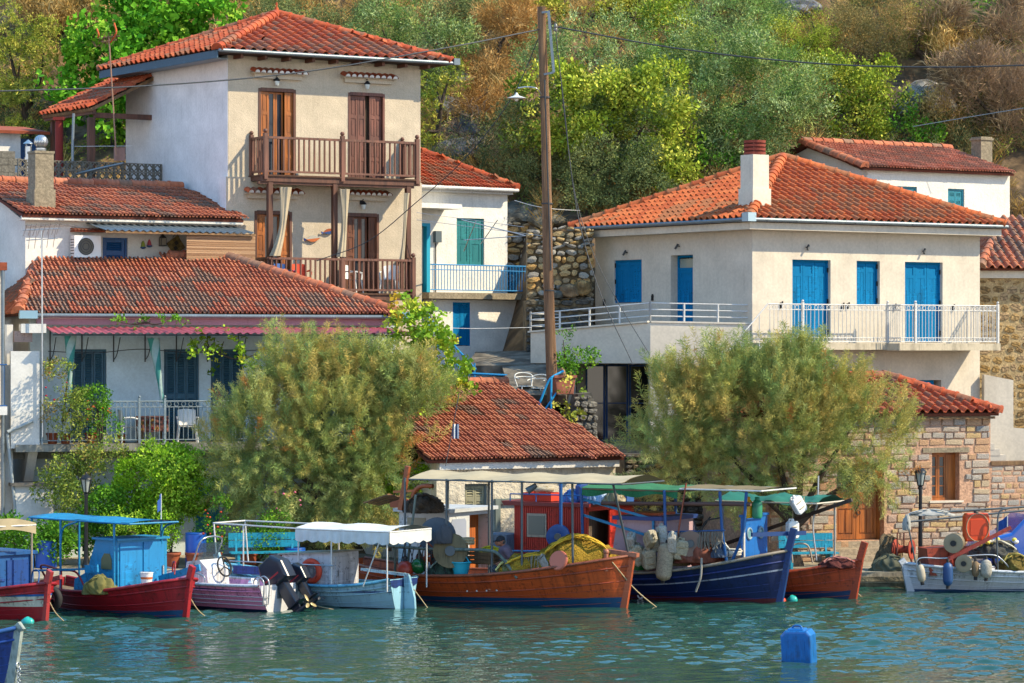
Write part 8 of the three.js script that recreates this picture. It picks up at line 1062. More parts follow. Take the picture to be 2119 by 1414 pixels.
  fender('long beige fender hanging down the side of the dark blue boat', wpt(b, b.on(1372, 1203, 1.4)), mat('#b5a78c', { t: 'rough', s: 2 }), 0.95, 0.2, -0.1); { const t = thing('green_basket', 'dark green plastic basket below the floats', 'basket', wpt(b, b.on(1318, 1180, 1.05))); part(t, 'basket_wall', lathe([[0.19, 0], [0.25, 0.34]], 16), mat('#1d6a34', { r: 0.5 })); part(t, 'rim', ring(0.255, 0.022).rotateX(Math.PI / 2).translate(0, 0.34, 0), mat('#1d6a34', {})); }
  heap('striped_rug', 'red and brown striped rug covering a heap on the dark blue boat', 'rug', wpt(b, b.on(1440, 1158, 0.7)), 0.75, 0.5, 0.5, mat('#8a4a34', { t: 'wood', s: 2 }), { ropes: 5, rm: mat('#3f3a2c', {}) }); heap('beige_net', 'beige net heap behind the striped rug', 'net', wpt(b, b.on(1395, 1165, 0.8)), 0.42, 0.4, 0.35, mat('#7d6a48', { t: 'rough', s: 3, b: 0.03 }), { ropes: 8, rm: mat('#a08c64', {}) }); heap('blue_net', 'blue and white tangled line heap near the bow of the dark blue boat', 'net', wpt(b, b.on(1492, 1150, 0.75)), 0.26, 0.36, 0.26, mat('#5a6c86', { t: 'rough', s: 3, b: 0.03 }), { ropes: 6, rm: mat('#b8b8b0', {}) });
  mooring('mooring rope from the dark blue bow to the red float', wpt(b, b.pt(0.97, 0.98, 1)), 1622, 1240); part(b.g, 'hanging_rope', tube([b.on(1452, 1155, 1.3), b.on(1450, 1195, 1.32), b.on(1440, 1225, 1.3)], 0.03, 16, 6), mat('#8f8a80', {}));
}
// --- ropes and net fringes on the decks
function ropeCoil(label, p, r, m) { const c = thing('rope_coil', label, 'rope', p, 0, 'rope coils on the decks'); for (let i = 0; i < 4; i++) part(c, 'coil_turn', ring(r * rr(0.85, 1.05), 0.024, 6, 20).rotateX(Math.PI / 2 + rr(-0.1, 0.1)).translate(rr(-0.02, 0.02), 0.03 + i * 0.04, rr(-0.02, 0.02)), m); }
{
  const G = (n) => scene.children.find((o) => o.name === n), F_ = G('orange_fishing_boat'), H_ = G('navy_fishing_boat'), on = (g, px, py, z) => { const q = hit(face(g, [0, 0, z], 0), px, py); return V(q[0], q[1], z); };
  const fringe = (g, x0, x1, y, z, m, n) => { const k = part(g, 'net_fringe', [...Array(n)].map((_, i) => { const p = on(g, lerp(x0, x1, (i + rnd()) / n), y, z), L = rr(0.25, 0.55); return tube([p, p.clone().add(V(rr(-0.04, 0.04), -L * 0.5, 0.03)), p.clone().add(V(rr(-0.06, 0.06), -L, 0.02))], rr(0.008, 0.018), 6, 4); }), m); k.userData.kind = 'stuff'; };
  part(H_, 'gear_rail', rod(on(H_, 1382, 1101, 1.0), on(H_, 1500, 1098, 1.0), 0.02), B_.cabinBlue); fringe(H_, 1385, 1498, 1101, 1.0, mat('#8a8478', { t: 'rough', s: 3 }), 46); fringe(F_, 1060, 1120, 1150, 0.9, mat('#8f8b78', { t: 'rough', s: 3 }), 16);
  const w = (g, px, py, z) => on(g, px, py, z).applyMatrix4(g.matrixWorld);
  ropeCoil('coil of pale rope hung beside the net drum', w(F_, 968, 1128, 0.8), 0.16, B_.rope); ropeCoil('coil of dark rope behind the turquoise basket', w(F_, 955, 1165, 0.7), 0.2, mat('#4a4438', {})); ropeCoil('coil of orange rope beside the foam box', w(F_, 1090, 1178, 0.8), 0.18, mat('#a85a2c', {})); ropeCoil('coil of white rope near the bow of the dark blue boat', w(H_, 1520, 1150, 0.6), 0.18, mat('#b8b4a8', {})); ropeCoil('coil of grey rope at the stern of the dark blue boat', w(H_, 1365, 1165, 0.9), 0.2, mat('#8a8478', {}));
  heap('brown_net', 'dark brown net heaped beside the blue drum on the orange boat', 'net', w(F_, 1070, 1185, 0.6), 0.42, 0.4, 0.4, B_.brownNet, { ropes: 8, rm: mat('#7a6a50', {}) }); heap('red_net', 'rusty red net heap under the pale cabin of the dark blue boat', 'net', w(H_, 1470, 1165, 0.5), 0.5, 0.5, 0.4, mat('#8a3c2c', { t: 'rough', s: 3, b: 0.03 }), { ropes: 9, rm: mat('#a86a50', {}) });
}
// --- small orange boat with teal cover
{
  const b = boat('small_orange_boat', 'small orange boat with tall stem and teal cover beside the bench', { bow: [1758, 1240], L: 5.0, B: 2.0, az: 60, h: [0.5, 0.48, 0.2], rake: 0.25, fT: 0.35 }); basicHull(b, HP('#a8401c'), { wl: 0.1, wlBow: 0.12, stem: 0.45, mid: 0.66, anti: HP('#12305a') });
  const y = b.on(1620, 1035, 0).y, A = b.on(1480, 1030, 0.8).x, E = b.on(1690, 1035, 0.8).x; canopy(b, A, E, -0.9, 0.8, y, mat('#0f6a5a', { t: 'cloth', s: 1 }), { ridge: 0.16, sag: 0.08, wr: 0.07, fm: mat('#b0aa9c', {}) }); postsTo(b, [[A + 0.2, 0.75], [A + 0.2, -0.85], [E - 0.25, -0.85]], 0.5, y, 0.025, mat('#8f9698', { m: 0.4 })); part(b.g, 'boom', bar([A - 0.3, 1.2, 0], [E + 0.6, y + 0.05, 0], 0.09, 0.09), mat('#4a3a30', { t: 'wood', s: 1 })); part(b.g, 'bow_hoop', tube([b.on(1640, 1165, 0.5), b.on(1640, 1130, 0.5), b.on(1670, 1128, 0.3), b.on(1682, 1165, 0.2)], 0.022, 20, 6), mat('#a89a88', { m: 0.3 })); part(b.g, 'tall_pole', tube([b.on(1690, 1160, 0), b.on(1683, 1080, 0), b.on(1692, 1040, 0), b.on(1694, 985, 0)], 0.022, 20, 6), M.steel);
  heap('bow_net', 'thin red net draped over the bow of the small orange boat', 'net', wpt(b, b.on(1735, 1172, 0.2)), 0.5, 0.25, 0.4, mat('#6d2a24', { t: 'rough', s: 3, b: 0.02 }), { ropes: 6, rm: mat('#a06a60', {}) });
  [[1660, 1045, 0.6, 'white plastic jug tied up under the teal cover'], [1640, 1100, 0, 'white ribbed jug hanging below the teal cover']].forEach(([px, py, r, l]) => canister('white_jug', l, wpt(b, b.on(px, py + 14, 0.85)), M.whitePlastic, 1.0, [0, 0.5, r], { cat: 'jug', cord: 1, group: 'white jugs' })); part(b.g, 'hanging_line', [rod(b.on(1640, 1085, 0.85), b.on(1642, 1030, 0.8), 0.01), rod(b.on(1664, 1040, 0.85), b.on(1664, 1028, 0.8), 0.01)], B_.rope); mooring('mooring rope from the small orange boat stem to the water', wpt(b, b.pt(0.93, 0.98, 1)), 1787, 1235);
}
// --- white boat moored alongside at the right edge
{
  const b = boat('white_fishing_boat', 'white fishing boat with winches, red boom and hanging fenders at the right edge', { bow: [1893, 1224], L: 5.4, B: 1.9, az: 282, h: [0.5, 0.22, 0.1], rake: 0.25, fT: 0.5 }), H = HP('#c6ccd2'); basicHull(b, H, { wl: 0.06, anti: HP('#27466c'), mid: 0.7, stem: 0.1, deckM: HP('#8c2a20') });
  // the near side of this boat is its -z side
  const z = -0.8, on = (px, py, zz = z) => b.on(px, py, zz), red = HP('#8c2f24');
  part(b.g, 'boom', bar(on(1962, 1158), on(2092, 1092), 0.08, 0.09), red); part(b.g, 'engine_box', ext([[0, 0], [0.95, 0], [1.05, 0.7], [-0.1, 0.75]], 0.7).translate(on(2010, 1190).x, 0.42, -0.4), HP('#a04028'));
  spool(b.g, 'winch_drum', on(1975, 1124, -0.7), 0.25, 0.42, V(0.5, 0, -1), mat('#8a7a5e', { r: 0.4 }), M.black); spool(b.g, 'winch_drum', on(1996, 1166, -0.8), 0.22, 0.34, V(0.5, 0, -1), mat('#8a7a5e', { r: 0.4 }), M.black); part(b.g, 'winch_stand', [rod([on(1978, 1150).x, 0.45, -0.45], [on(1978, 1150).x, on(1978, 1122).y, -0.45], 0.06)], red);
  { const p = on(2020, 1115, -0.5), t = thing('orange_box', 'bright orange plastic fuel tank hung above the white boat', 'fuel tank', wpt(b, [p.x, on(2020, 1118, -0.5).y, -0.5]), b.g.rotation.y); part(t, 'tank_body', ext([[-0.28, 0], [0.28, 0], [0.3, 0.06], [0.3, 0.6], [0.26, 0.66], [-0.26, 0.66], [-0.3, 0.6], [-0.3, 0.06]], 0.2, [], 0.03).translate(0, 0, -0.1), mat('#c8400c', { r: 0.4 })); part(t, 'tank_cap', lathe([[0.06, 0.69], [0.06, 0.75], [0, 0.76]], 10), M.black); part(t, 'tank_rib', [bc(0, 0.33, -0.135, 0.4, 0.4, 0.012)], mat('#b8380c', { r: 0.4 })); part(t, 'strap', ring(0.34, 0.012, 5, 20).rotateX(0).scale(0.9, 1.05, 1).translate(0, 0.33, -0.14), B_.rope); }
  part(b.g, 'frame_pole', [rod(on(1885, 1064, -0.7), on(2140, 1048, -0.7), 0.03), rod(on(1885, 1080, 0.6), on(2140, 1055, 0.6), 0.028), tube([on(2065, 1180), on(2064, 1100), on(2070, 1058), on(2090, 1052)], 0.024, 20, 6), rod(on(1878, 1080), on(1895, 1165), 0.022)], B_.darkPost); heap('rolled_canvas', 'grey rolled canvas cover on the frame above the white boat', 'canvas', wpt(b, on(1925, 1062, -0.7).add(V(0, -0.05, 0))), 0.62, 0.14, 0.12, mat('#b5b2aa', { t: 'cloth', s: 2 }), { ropes: 3 }); heap('hanging_canvas', 'grey end of canvas hanging from the frame at the white bow', 'canvas', wpt(b, on(1877, 1085, -0.7).add(V(0, -0.1, 0))), 0.12, 0.36, 0.12, mat('#a8a69e', { t: 'cloth', s: 2 }), { ropes: 0 });
  part(b.g, 'deck_rail', tube([on(1897, 1178), on(1900, 1158), on(1950, 1156), on(2060, 1150), on(2075, 1160), on(2093, 1180)], 0.02, 40, 6), M.steel); fender('blue fender hanging from the white fishing boat', wpt(b, on(1962, 1214, -1.05)), mat('#17406f', { r: 0.5 }), 0.62, 0.13, 0); fender('grey-white fender at the bow of the white fishing boat', wpt(b, on(1909, 1206, -0.85)), mat('#a39a88', { r: 0.6 }), 0.48, 0.11, 0.15); fender('brown stained fender beside the blue fender', wpt(b, on(2019, 1196, -1.0)), mat('#7a6448', { t: 'stain', s: 3 }), 0.44, 0.1, 0); fender('ribbed white plastic jug fender on the white boat side', wpt(b, on(2041, 1198, -1.05)), mat('#b5b0a2', { t: 'rough', s: 2 }), 0.5, 0.15, 0);
  flag(b, on(2085, 1100, 0.2), 0.4, 0.3); heap('net_pile', 'olive and yellow net pile on the white boat at the right edge', 'net', wpt(b, on(2100, 1178, -0.5)), 0.5, 0.42, 0.5, mat('#7d6a1c', { t: 'rough', s: 3, b: 0.03 }), { ropes: 8, rm: mat('#9a8a40', {}) }); const tang = heap('float_line_pile', 'tangle of white floats and lines on the white boat', 'floats', wpt(b, on(2055, 1150, 0.1)), 0.75, 0.42, 0.4, mat('#5a5c58', { t: 'rough', s: 3, b: 0.03 }), { ropes: 10, rm: mat('#b8b4a0', {}) }); for (let i = 0; i < 12; i++) part(tang, 'small_float', ball(rr(-0.6, 0.6), rr(0.2, 0.42), rr(0, 0.3), 0.07, 1, 0.8, 1, 8, 6), pick([M.whitePlastic, mat('#c8b84a', {}), M.whitePlastic]));
}
// --- floats on the water
{
  const d = depthOnWater(1368), c = thing('blue_barrel_float', 'large bright blue plastic canister floating in the foreground', 'canister', at(1655, 1368, d)); c.position.y = -0.06; c.rotation.set(0.1, -0.42, 0.07); const m = mat('#0a62a8', { t: 'stain', s: 1.3, r: 0.32 });
  part(c, 'body', ext([[-0.24, 0], [0.24, 0], [0.27, 0.04], [0.27, 0.58], [0.22, 0.64], [-0.2, 0.64], [-0.27, 0.57], [-0.27, 0.04]], 0.28, [], 0.05).translate(0, 0, -0.14), m); part(c, 'shoulder', ext([[-0.2, 0.6], [0.2, 0.6], [0.14, 0.7], [-0.16, 0.7]], 0.2, [], 0.02).translate(0, 0, -0.1), m); part(c, 'panel', bx(-0.19, 0.19, 0.1, 0.5, 0.19, 0.2), m); part(c, 'grip', tube([[-0.12, 0.7, 0], [-0.08, 0.76, 0], [0.06, 0.76, 0], [0.1, 0.7, 0]], 0.022, 12, 6), m);
  const f = (label, px, py, col, len, rz) => { const t = thing('float', label, 'float', at(px, py, depthOnWater(py)).setY(0.02), 0, 'floats on the water'); t.rotation.z = rz; part(t, 'body', lathe([[0.0, -len / 2], [0.07, -len / 2 + 0.02], [0.11, -len / 4], [0.12, 0.05], [0.08, len / 2 - 0.05], [0.02, len / 2]], 12), mat(col, { r: 0.35 })); part(t, 'collar', lathe([[0.125, -0.02], [0.13, 0.02], [0.12, 0.05]], 12), mat(col, { r: 0.5 })); };
  f('turquoise bottle float near the leftmost red boat', 57, 1290, '#1a9a92', 0.3, 1.4); f('turquoise bottle float beside the orange-red float', 1640, 1244, '#1a9a92', 0.26, 1.5); f('orange-red float tied at the dark blue bow', 1612, 1246, '#c03a14', 0.36, 1.5);
}
// ---------- pole, wires, lamps, furniture, car, fisherman ----------
const P3 = (x, y, d) => at(x, y, d);
{
  const b = P3(1142, 790, 90.5), t = P3(1121, 14, 90.5), h = thing('utility_pole', 'tall weathered wooden utility pole in the middle of the village', 'pole', [0, 0, 0]);
  part(h, 'shaft', limb([b.clone().add(V(0, -0.6, 0)), b.clone().lerp(t, 0.5), t], 0.16, 0.12, 12), mat('#987352', { t: 'wood', s: 0.5, b: 0.02 })); part(h, 'steel_bracket', [bar(P3(1135, 22, 90.3), P3(1146, 150, 90.3), 0.08, 0.08), bar(P3(1146, 150, 90.3), P3(1126, 154, 90.4), 0.06, 0.06), bar(P3(1135, 24, 90.3), P3(1122, 26, 90.4), 0.06, 0.06)], M.gutter);
  for (const y of [55, 62]) part(h, 'insulator', [lathe([[0.02, -0.05], [0.06, -0.03], [0.05, 0.03], [0.03, 0.08], [0, 0.09]], 10).translate(...P3(1150, y, 90.2).toArray())], mat('#6d6a66', { r: 0.3 })); for (const y of [200, 420, 600]) part(h, 'pole_band', rod(P3(lerp(1121, 1142, y / 790), y, 90.5), P3(lerp(1121, 1142, y / 790), y + 3, 90.5), 0.165, 12), M.iron); part(h, 'conduit', rod(P3(1127, 165, 90.3), P3(1140, 560, 90.33), 0.025), M.iron);
  const l = thing('street_light', 'metal street light on a curved arm fixed to the wooden pole', 'street light', [0, 0, 0]); part(l, 'arm', tube([P3(1120, 195, 90.4), P3(1110, 183, 90.2), P3(1090, 180, 90.2), P3(1072, 182, 90.2)], 0.02, 24, 6), M.steel); part(l, 'lamp_shade', lathe([[0.02, 0.16], [0.05, 0.1], [0.08, 0.07], [0.28, 0], [0.27, -0.01], [0.05, 0.03]], 18).translate(...P3(1069, 203, 90.2).toArray()), mat('#b9bcbc', { r: 0.5 })); part(l, 'bulb', ball(...P3(1069, 206, 90.2).toArray(), 0.06), mat('#c8c8c0', { r: 0.2 }));
  const wire = (lab, pts, r = 0.014, c = M.iron) => single('overhead_wire', lab, 'wire', tube(pts.map((p) => P3(...p)), r, 60, 5), c, 'overhead wires');
  wire('twisted cable running left from the pole across the tall house', [[1122, 60, 90.5], [930, 98, 88], [620, 150, 86], [300, 178, 84], [-40, 190, 82]], 0.022); wire('twisted cable running right from the pole across the hillside', [[1148, 55, 90.5], [1400, 100, 90], [1700, 132, 89], [1950, 139, 88], [2160, 134, 87]], 0.022);
  wire('thin service wire slanting from the pole to the timber balcony', [[1120, 66, 90.5], [1060, 200, 91], [960, 330, 92], [860, 420, 93], [760, 500, 93.5], [655, 540, 93.6]]); wire('black cable dropping from the pole to the tamarisk', [[1148, 45, 90.4], [1165, 200, 90.2], [1195, 440, 90], [1240, 600, 89], [1310, 755, 88]]); wire('second black cable beside the dropping cable', [[1150, 70, 90.4], [1190, 400, 90], [1222, 510, 89.6], [1270, 610, 89], [1345, 735, 88]], 0.011); wire('pale wire from the white house corner to the pole', [[1065, 415, 96], [1100, 425, 94], [1140, 432, 91], [1200, 436, 97]], 0.01, M.whitePaint); wire('thin wire across the front of the blue railed house', [[830, 672, 91], [960, 680, 92], [1100, 678, 93]], 0.008, M.whitePaint); wire('pair of pale wires over the hillside house', [[1890, 262, 104], [1990, 245, 104], [2130, 222, 104]], 0.012, M.gutter);
}
function lampPost(label, px, top, foot, d) {
  const g = at(px, foot, d); g.y = 0.42; const H = at(px, top, d).y - g.y, l = thing('lamp_post', label, 'lamp post', g, 0, 'old style lamp posts on the quay'), k = mat('#1d1f22', { r: 0.45, m: 0.4 });
  part(l, 'post', lathe([[0.12, 0], [0.12, 0.1], [0.07, 0.16], [0.06, 0.5], [0.045, H - 0.62], [0.07, H - 0.56], [0.04, H - 0.52]], 12), k); part(l, 'lantern_glass', lathe([[0.08, H - 0.5], [0.145, H - 0.16]], 6), mat('#8f9690', { r: 0.12 })); part(l, 'lantern_roof', lathe([[0.18, H - 0.16], [0.17, H - 0.12], [0.09, H - 0.05], [0.03, H - 0.02], [0.03, H + 0.02], [0, H + 0.05]], 6), k); for (let i = 0; i < 6; i++) { const a = i / 6 * 2 * Math.PI; part(l, 'lantern_bar', rod([0.08 * Math.sin(a), H - 0.5, 0.08 * Math.cos(a)], [0.148 * Math.sin(a), H - 0.16, 0.148 * Math.cos(a)], 0.012), k); } part(l, 'lantern_base', lathe([[0.03, H - 0.54], [0.1, H - 0.5], [0.08, H - 0.49]], 6), k);
}
lampPost('black lantern lamp post in front of the red-awning house', 178, 980, 1172, 82.4); lampPost('black lantern lamp post in front of the stone house window', 1905, 966, 1165, 83.0);
// turquoise benches
function bench(label, px, d, w, back) { const g = at(px, 1165, d); g.y = 0.42; const b = thing('bench', label, 'bench', g, R(14), 'turquoise benches on the quay'), m = mat('#0f94b0', { t: 'paint', s: 0.8, r: 0.5 }); for (let i = 0; i < 3; i++) part(b, 'seat_slat', bc(0, 0.45, -0.16 + i * 0.16, w, 0.04, 0.14), m); for (let i = 0; i < 2; i++) part(b, 'back_slat', bc(0, 0.66 + i * 0.2, -0.28 - i * 0.03, w, 0.18, 0.035), m); for (const s of [-1, 1]) { part(b, 'leg', bc(s * (w / 2 - 0.2), 0.215, 0, 0.07, 0.43, 0.4), m); part(b, 'back_support', bar([s * (w / 2 - 0.2), 0.43, -0.24], [s * (w / 2 - 0.2), 0.95, -0.34], 0.05, 0.05), m); } }
bench('turquoise bench behind the white motor boat', 550, 82.2, 1.9); bench('turquoise bench behind the small orange boat', 1675, 81.9, 1.5);
// pots and flower boxes
function pot(label, p, r, h, c = '#a4532f', grp = 'flower pots') { const t = thing('flower_pot', label, 'pot', p, 0, grp); part(t, 'pot_wall', lathe([[r * 0.7, 0], [r * 0.95, h * 0.85]], 14), mat(c, { t: 'tile', s: 1 })); part(t, 'pot_rim', lathe([[r * 0.95, h * 0.82], [r * 1.06, h * 0.84], [r * 1.06, h], [r * 0.9, h]], 14), mat(c, { t: 'tile', s: 1 })); part(t, 'soil', new THREE.CylinderGeometry(r * 0.9, r * 0.9, 0.02, 14).translate(0, h * 0.9, 0), mat('#3a2c20', {})); }
{
  const { h, f, yF, pz } = GR.left, on = (px, z) => V(hit(f, px, 900, z)[0], yF + 0.002, z).applyMatrix4(h.matrixWorld);
  pot('terracotta pot at the left end of the long balcony', on(108, 1.0), 0.17, 0.3); pot('terracotta pot under the tall balcony rose', on(135, 1.02), 0.16, 0.28); pot('wide terracotta pot under the balcony plant', on(190, 0.95), 0.2, 0.3); pot('white pot beside the balcony plant', on(212, 1.05), 0.13, 0.3, '#c8c8c4'); pot('small terracotta pot behind the white chair legs', on(252, 0.6), 0.13, 0.24);
  plasticChair('plastic_chair', 'white plastic armchair beside the flowered table on the long balcony', on(268, 0.65), R(100), chairMats.white, 'chairs on the long balcony', 1.05); plasticChair('plastic_chair', 'white plastic armchair in front of the middle shutters on the long balcony', on(387, 0.7), R(10), chairMats.white, 'chairs on the long balcony', 1.05);
  const t = thing('table', 'square table with red flowered cloth on the long balcony', 'table', on(314, 0.65), h.rotation.y); part(t, 'tabletop', bc(0, 0.71, 0, 0.75, 0.03, 0.75), M.rawWood); for (const a of [-1, 1]) for (const c of [-1, 1]) part(t, 'leg', bc(a * 0.33, 0.35, c * 0.33, 0.05, 0.69, 0.05), M.rawWood); const cl = (x) => mat(x, { t: 'rock', s: 3 }); part(t, 'tablecloth', [bc(0, 0.735, 0, 0.8, 0.012, 0.8), sheet(20, 4, (u, v) => [(u - 0.5) * 0.8, 0.735 - v * 0.42, 0.4 + 0.02 * Math.sin(u * 16) * v]), sheet(20, 4, (u, v) => [-0.4 - 0.02 * Math.sin(u * 16) * v, 0.735 - v * 0.42, (u - 0.5) * 0.8]), sheet(20, 4, (u, v) => [0.4 + 0.02 * Math.sin(u * 16) * v, 0.735 - v * 0.42, (u - 0.5) * 0.8])], cl('#a86a5c')); for (let i = 0; i < 26; i++) part(t, 'printed_flower', new THREE.CircleGeometry(rr(0.03, 0.05), 7).translate(rr(-0.36, 0.36), rr(0.36, 0.7), 0.425), cl(pick(['#b0303a', '#c8b0a0', '#c08a3a'])));
  // petals of roses and geraniums
  const petal = (lab, px, py, d, n, sx, sy, c) => { const q = thing('flower_cluster', lab, 'flowers', at(px, py, d)); for (let i = 0; i < n; i++) part(q, 'blossom', ball(rr(-sx, sx), rr(-sy, sy), rr(-0.15, 0.25), rr(0.022, 0.04), 1, 0.8, 1, 7, 5), pick(c)); };
  const rd = ['#b01a24', '#c02a3a', '#a8182c'].map((c) => mat(c, {})), pk = ['#c8607a', '#d07a8a'].map((c) => mat(c, {})), or = ['#c04a20', '#b8401a'].map((c) => mat(c, {})), mg = ['#a01a7a', '#b8289a'].map((c) => mat(c, {}));
  petal('red roses on the tall balcony rose', 120, 810, 85.1, 8, 0.35, 0.6, rd); petal('orange-red blooms on the balcony plant', 205, 850, 85.3, 14, 0.35, 0.35, or); petal('red blooms among the shrub behind the white motor boat', 440, 1085, 82.7, 12, 0.25, 0.4, or); petal('pink oleander blossoms below the big tamarisk', 600, 1030, 82.8, 8, 0.4, 0.5, pk); petal('magenta blossoms on the red corrugated awning', 740, 686, 87.6, 14, 0.4, 0.05, mg);
  [[245, 1155, '#8e4026'], [355, 1168, '#a05030'], [402, 1170, '#a05030'], [440, 1166, '#96492c'], [515, 1172, '#a05030'], [575, 1168, '#9a4a2c']].forEach(([x, y, c], i) => { const p = at(x, y, 82.6); p.y = 0.42; pot(['terracotta pot behind the blue canopy post', 'terracotta pot right of the blue cabin', 'terracotta pot below the red-flowered shrub', 'clay pot beside the first turquoise bench', 'clay pot under the bench behind the motor boat', 'clay pot at the right end of the first bench'][i], p, 0.24, 0.42, c); });
  [[405, 1130, 0.9, 'tall blue drum among the potted shrubs'], [95, 1150, 0.7, 'blue drum behind the leftmost red boat'], [610, 1150, 0.5, 'short blue drum beside the tamarisk trunk']].forEach(([x, y, hh, lab]) => { const p = at(x, y, 82.8); p.y = 0.42; const t = thing('blue_drum', lab, 'drum', p, 0, 'blue drums on the quay'); part(t, 'drum_body', lathe([[0.26, 0], [0.28, 0.03], [0.28, hh / 2 - 0.02], [0.295, hh / 2], [0.28, hh / 2 + 0.02], [0.28, hh - 0.02], [0.26, hh]], 18), mat('#0f4fa8', { r: 0.4 })); part(t, 'drum_lid', lathe([[0.28, hh], [0.28, hh + 0.03], [0, hh + 0.035]], 18), mat('#0d4690', { r: 0.4 })); });
}
// seats and planters on the upper path
{
  const iron = mat('#c9cbc8', { r: 0.5 }); [[1088, 832, 20, 'white metal bistro chair nearest the old roof'], [1112, 836, -25, 'white metal bistro chair beside the blue handrail']].forEach(([x, y, a, lab]) => { const c = thing('metal_chair', lab, 'chair', at(x, y, 91.6), R(a), 'white bistro chairs on the path'); part(c, 'seat', lathe([[0, 0.44], [0.2, 0.44], [0.22, 0.46], [0.2, 0.47], [0, 0.465]], 14), iron); part(c, 'backrest', [tube([[-0.22, 0.45, -0.12], [-0.27, 0.78, -0.2], [0, 0.86, -0.27], [0.27, 0.78, -0.2], [0.22, 0.45, -0.12]], 0.018, 24, 6), tube([[-0.26, 0.68, 0.16], [-0.28, 0.72, -0.1], [0, 0.74, -0.26], [0.28, 0.72, -0.1], [0.26, 0.68, 0.16]], 0.016, 24, 6)], iron); for (const s of [-1, 1]) for (const z of [-1, 1]) part(c, 'leg', rod([s * 0.17, 0.45, z * 0.15], [s * 0.24, 0, z * 0.2], 0.015), iron); });
  const pl = thing('planter', 'square pinkish terracotta planter at the top of the blue handrail', 'planter', at(1163, 815, 90.4), R(20)); part(pl, 'planter_box', ext([[-0.24, 0], [0.24, 0], [0.3, 0.45], [-0.3, 0.45]], 0.5, [], 0.02).translate(0, 0, -0.25), mat('#a5634c', { t: 'tile', s: 1 })); part(pl, 'planter_rim', bc(0, 0.5, 0, 0.7, 0.08, 0.62), mat('#a5634c', { t: 'tile', s: 1 })); part(pl, 'wicker_cone', lathe([[0.14, 0.54], [0.1, 0.68], [0.02, 0.76]], 10).translate(-0.05, 0, 0.1), M.rawWood);
  const br = thing('blue_handrail', 'turquoise pipe handrail beside the white bistro chairs', 'handrail', [0, 0, 0]), bm = mat('#1490c4', { r: 0.5 }); part(br, 'top_rail', tube([P3(1114, 842, 90), P3(1135, 790, 90), P3(1141, 782, 90), P3(1166, 768, 90.2)], 0.035, 20, 7), bm); part(br, 'lower_rail', rod(P3(1125, 852, 90), P3(1164, 795, 90.2), 0.03), bm); part(br, 'rail_post', rod(P3(1140, 862, 90), P3(1141, 780, 90), 0.035), bm);
  const sc = thing('string_flag', 'striped cloth hanging from a leaning rod in front of the old roof', 'cloth', [0, 0, 0]); part(sc, 'leaning_rod', rod(P3(922, 965, 78), P3(950, 815, 78.2), 0.012), M.iron); for (let i = 0; i < 4; i++) part(sc, 'cloth_stripe', sheet(3, 6, (u, v) => { const p = P3(936 + i * 3.4 + u * 3.4, 878 + v * 30, 78); return [p.x, p.y, p.z + 0.03 * Math.sin((i + u) * 2)]; }), i % 2 ? flagMat.w : mat('#2c3c66', { t: 'cloth', s: 2 }));
}
// aerials
function aerial(name, label, foot, head, arms, m) { const t = thing(name, label, 'aerial', [0, 0, 0]); part(t, 'mast', rod(foot, head, 0.025, 7), m); for (const [dx, dy, dz, n, len] of arms) { const a = head.clone().add(V(dx * -0.5, dy, dz * -0.5)), b = head.clone().add(V(dx * 0.5, dy + 0.04, dz * 0.5)); part(t, 'boom', rod(a, b, 0.014), m); for (let i = 0; i < n; i++) { const p = a.clone().lerp(b, (i + 0.5) / n); part(t, 'element', rod(p.clone().add(V(0.1, len * 0.25, len * 0.5)), p.clone().add(V(-0.1, -len * 0.25, -len * 0.5)), 0.008, 5), m); } } return t; }
aerial('tv_aerial', 'silver television aerial on a tall mast above the balcony', P3(88, 905, 85.3), P3(86, 478, 85.3), [[1.1, 0.02, 0.4, 8, 0.6], [0.9, -0.25, 0.3, 5, 0.9]], M.steel); { const t = aerial('tv_aerial', 'rusty television aerial with orange reflector above the porch', P3(240, 320, 95.5), P3(225, 78, 95.5), [[0.7, 0.0, 0.3, 6, 0.5], [0.5, -0.12, 0.3, 4, 0.6]], mat('#8a6a58', { r: 0.6, m: 0.3 })); part(t, 'reflector', [tube([P3(200, 60, 95.5), P3(204, 72, 95.3), P3(202, 78, 95.5)], 0.03, 8, 6), tube([P3(236, 48, 95.5), P3(240, 68, 95.3), P3(228, 88, 95.5)], 0.03, 10, 6)], mat('#b0501c', {})); }
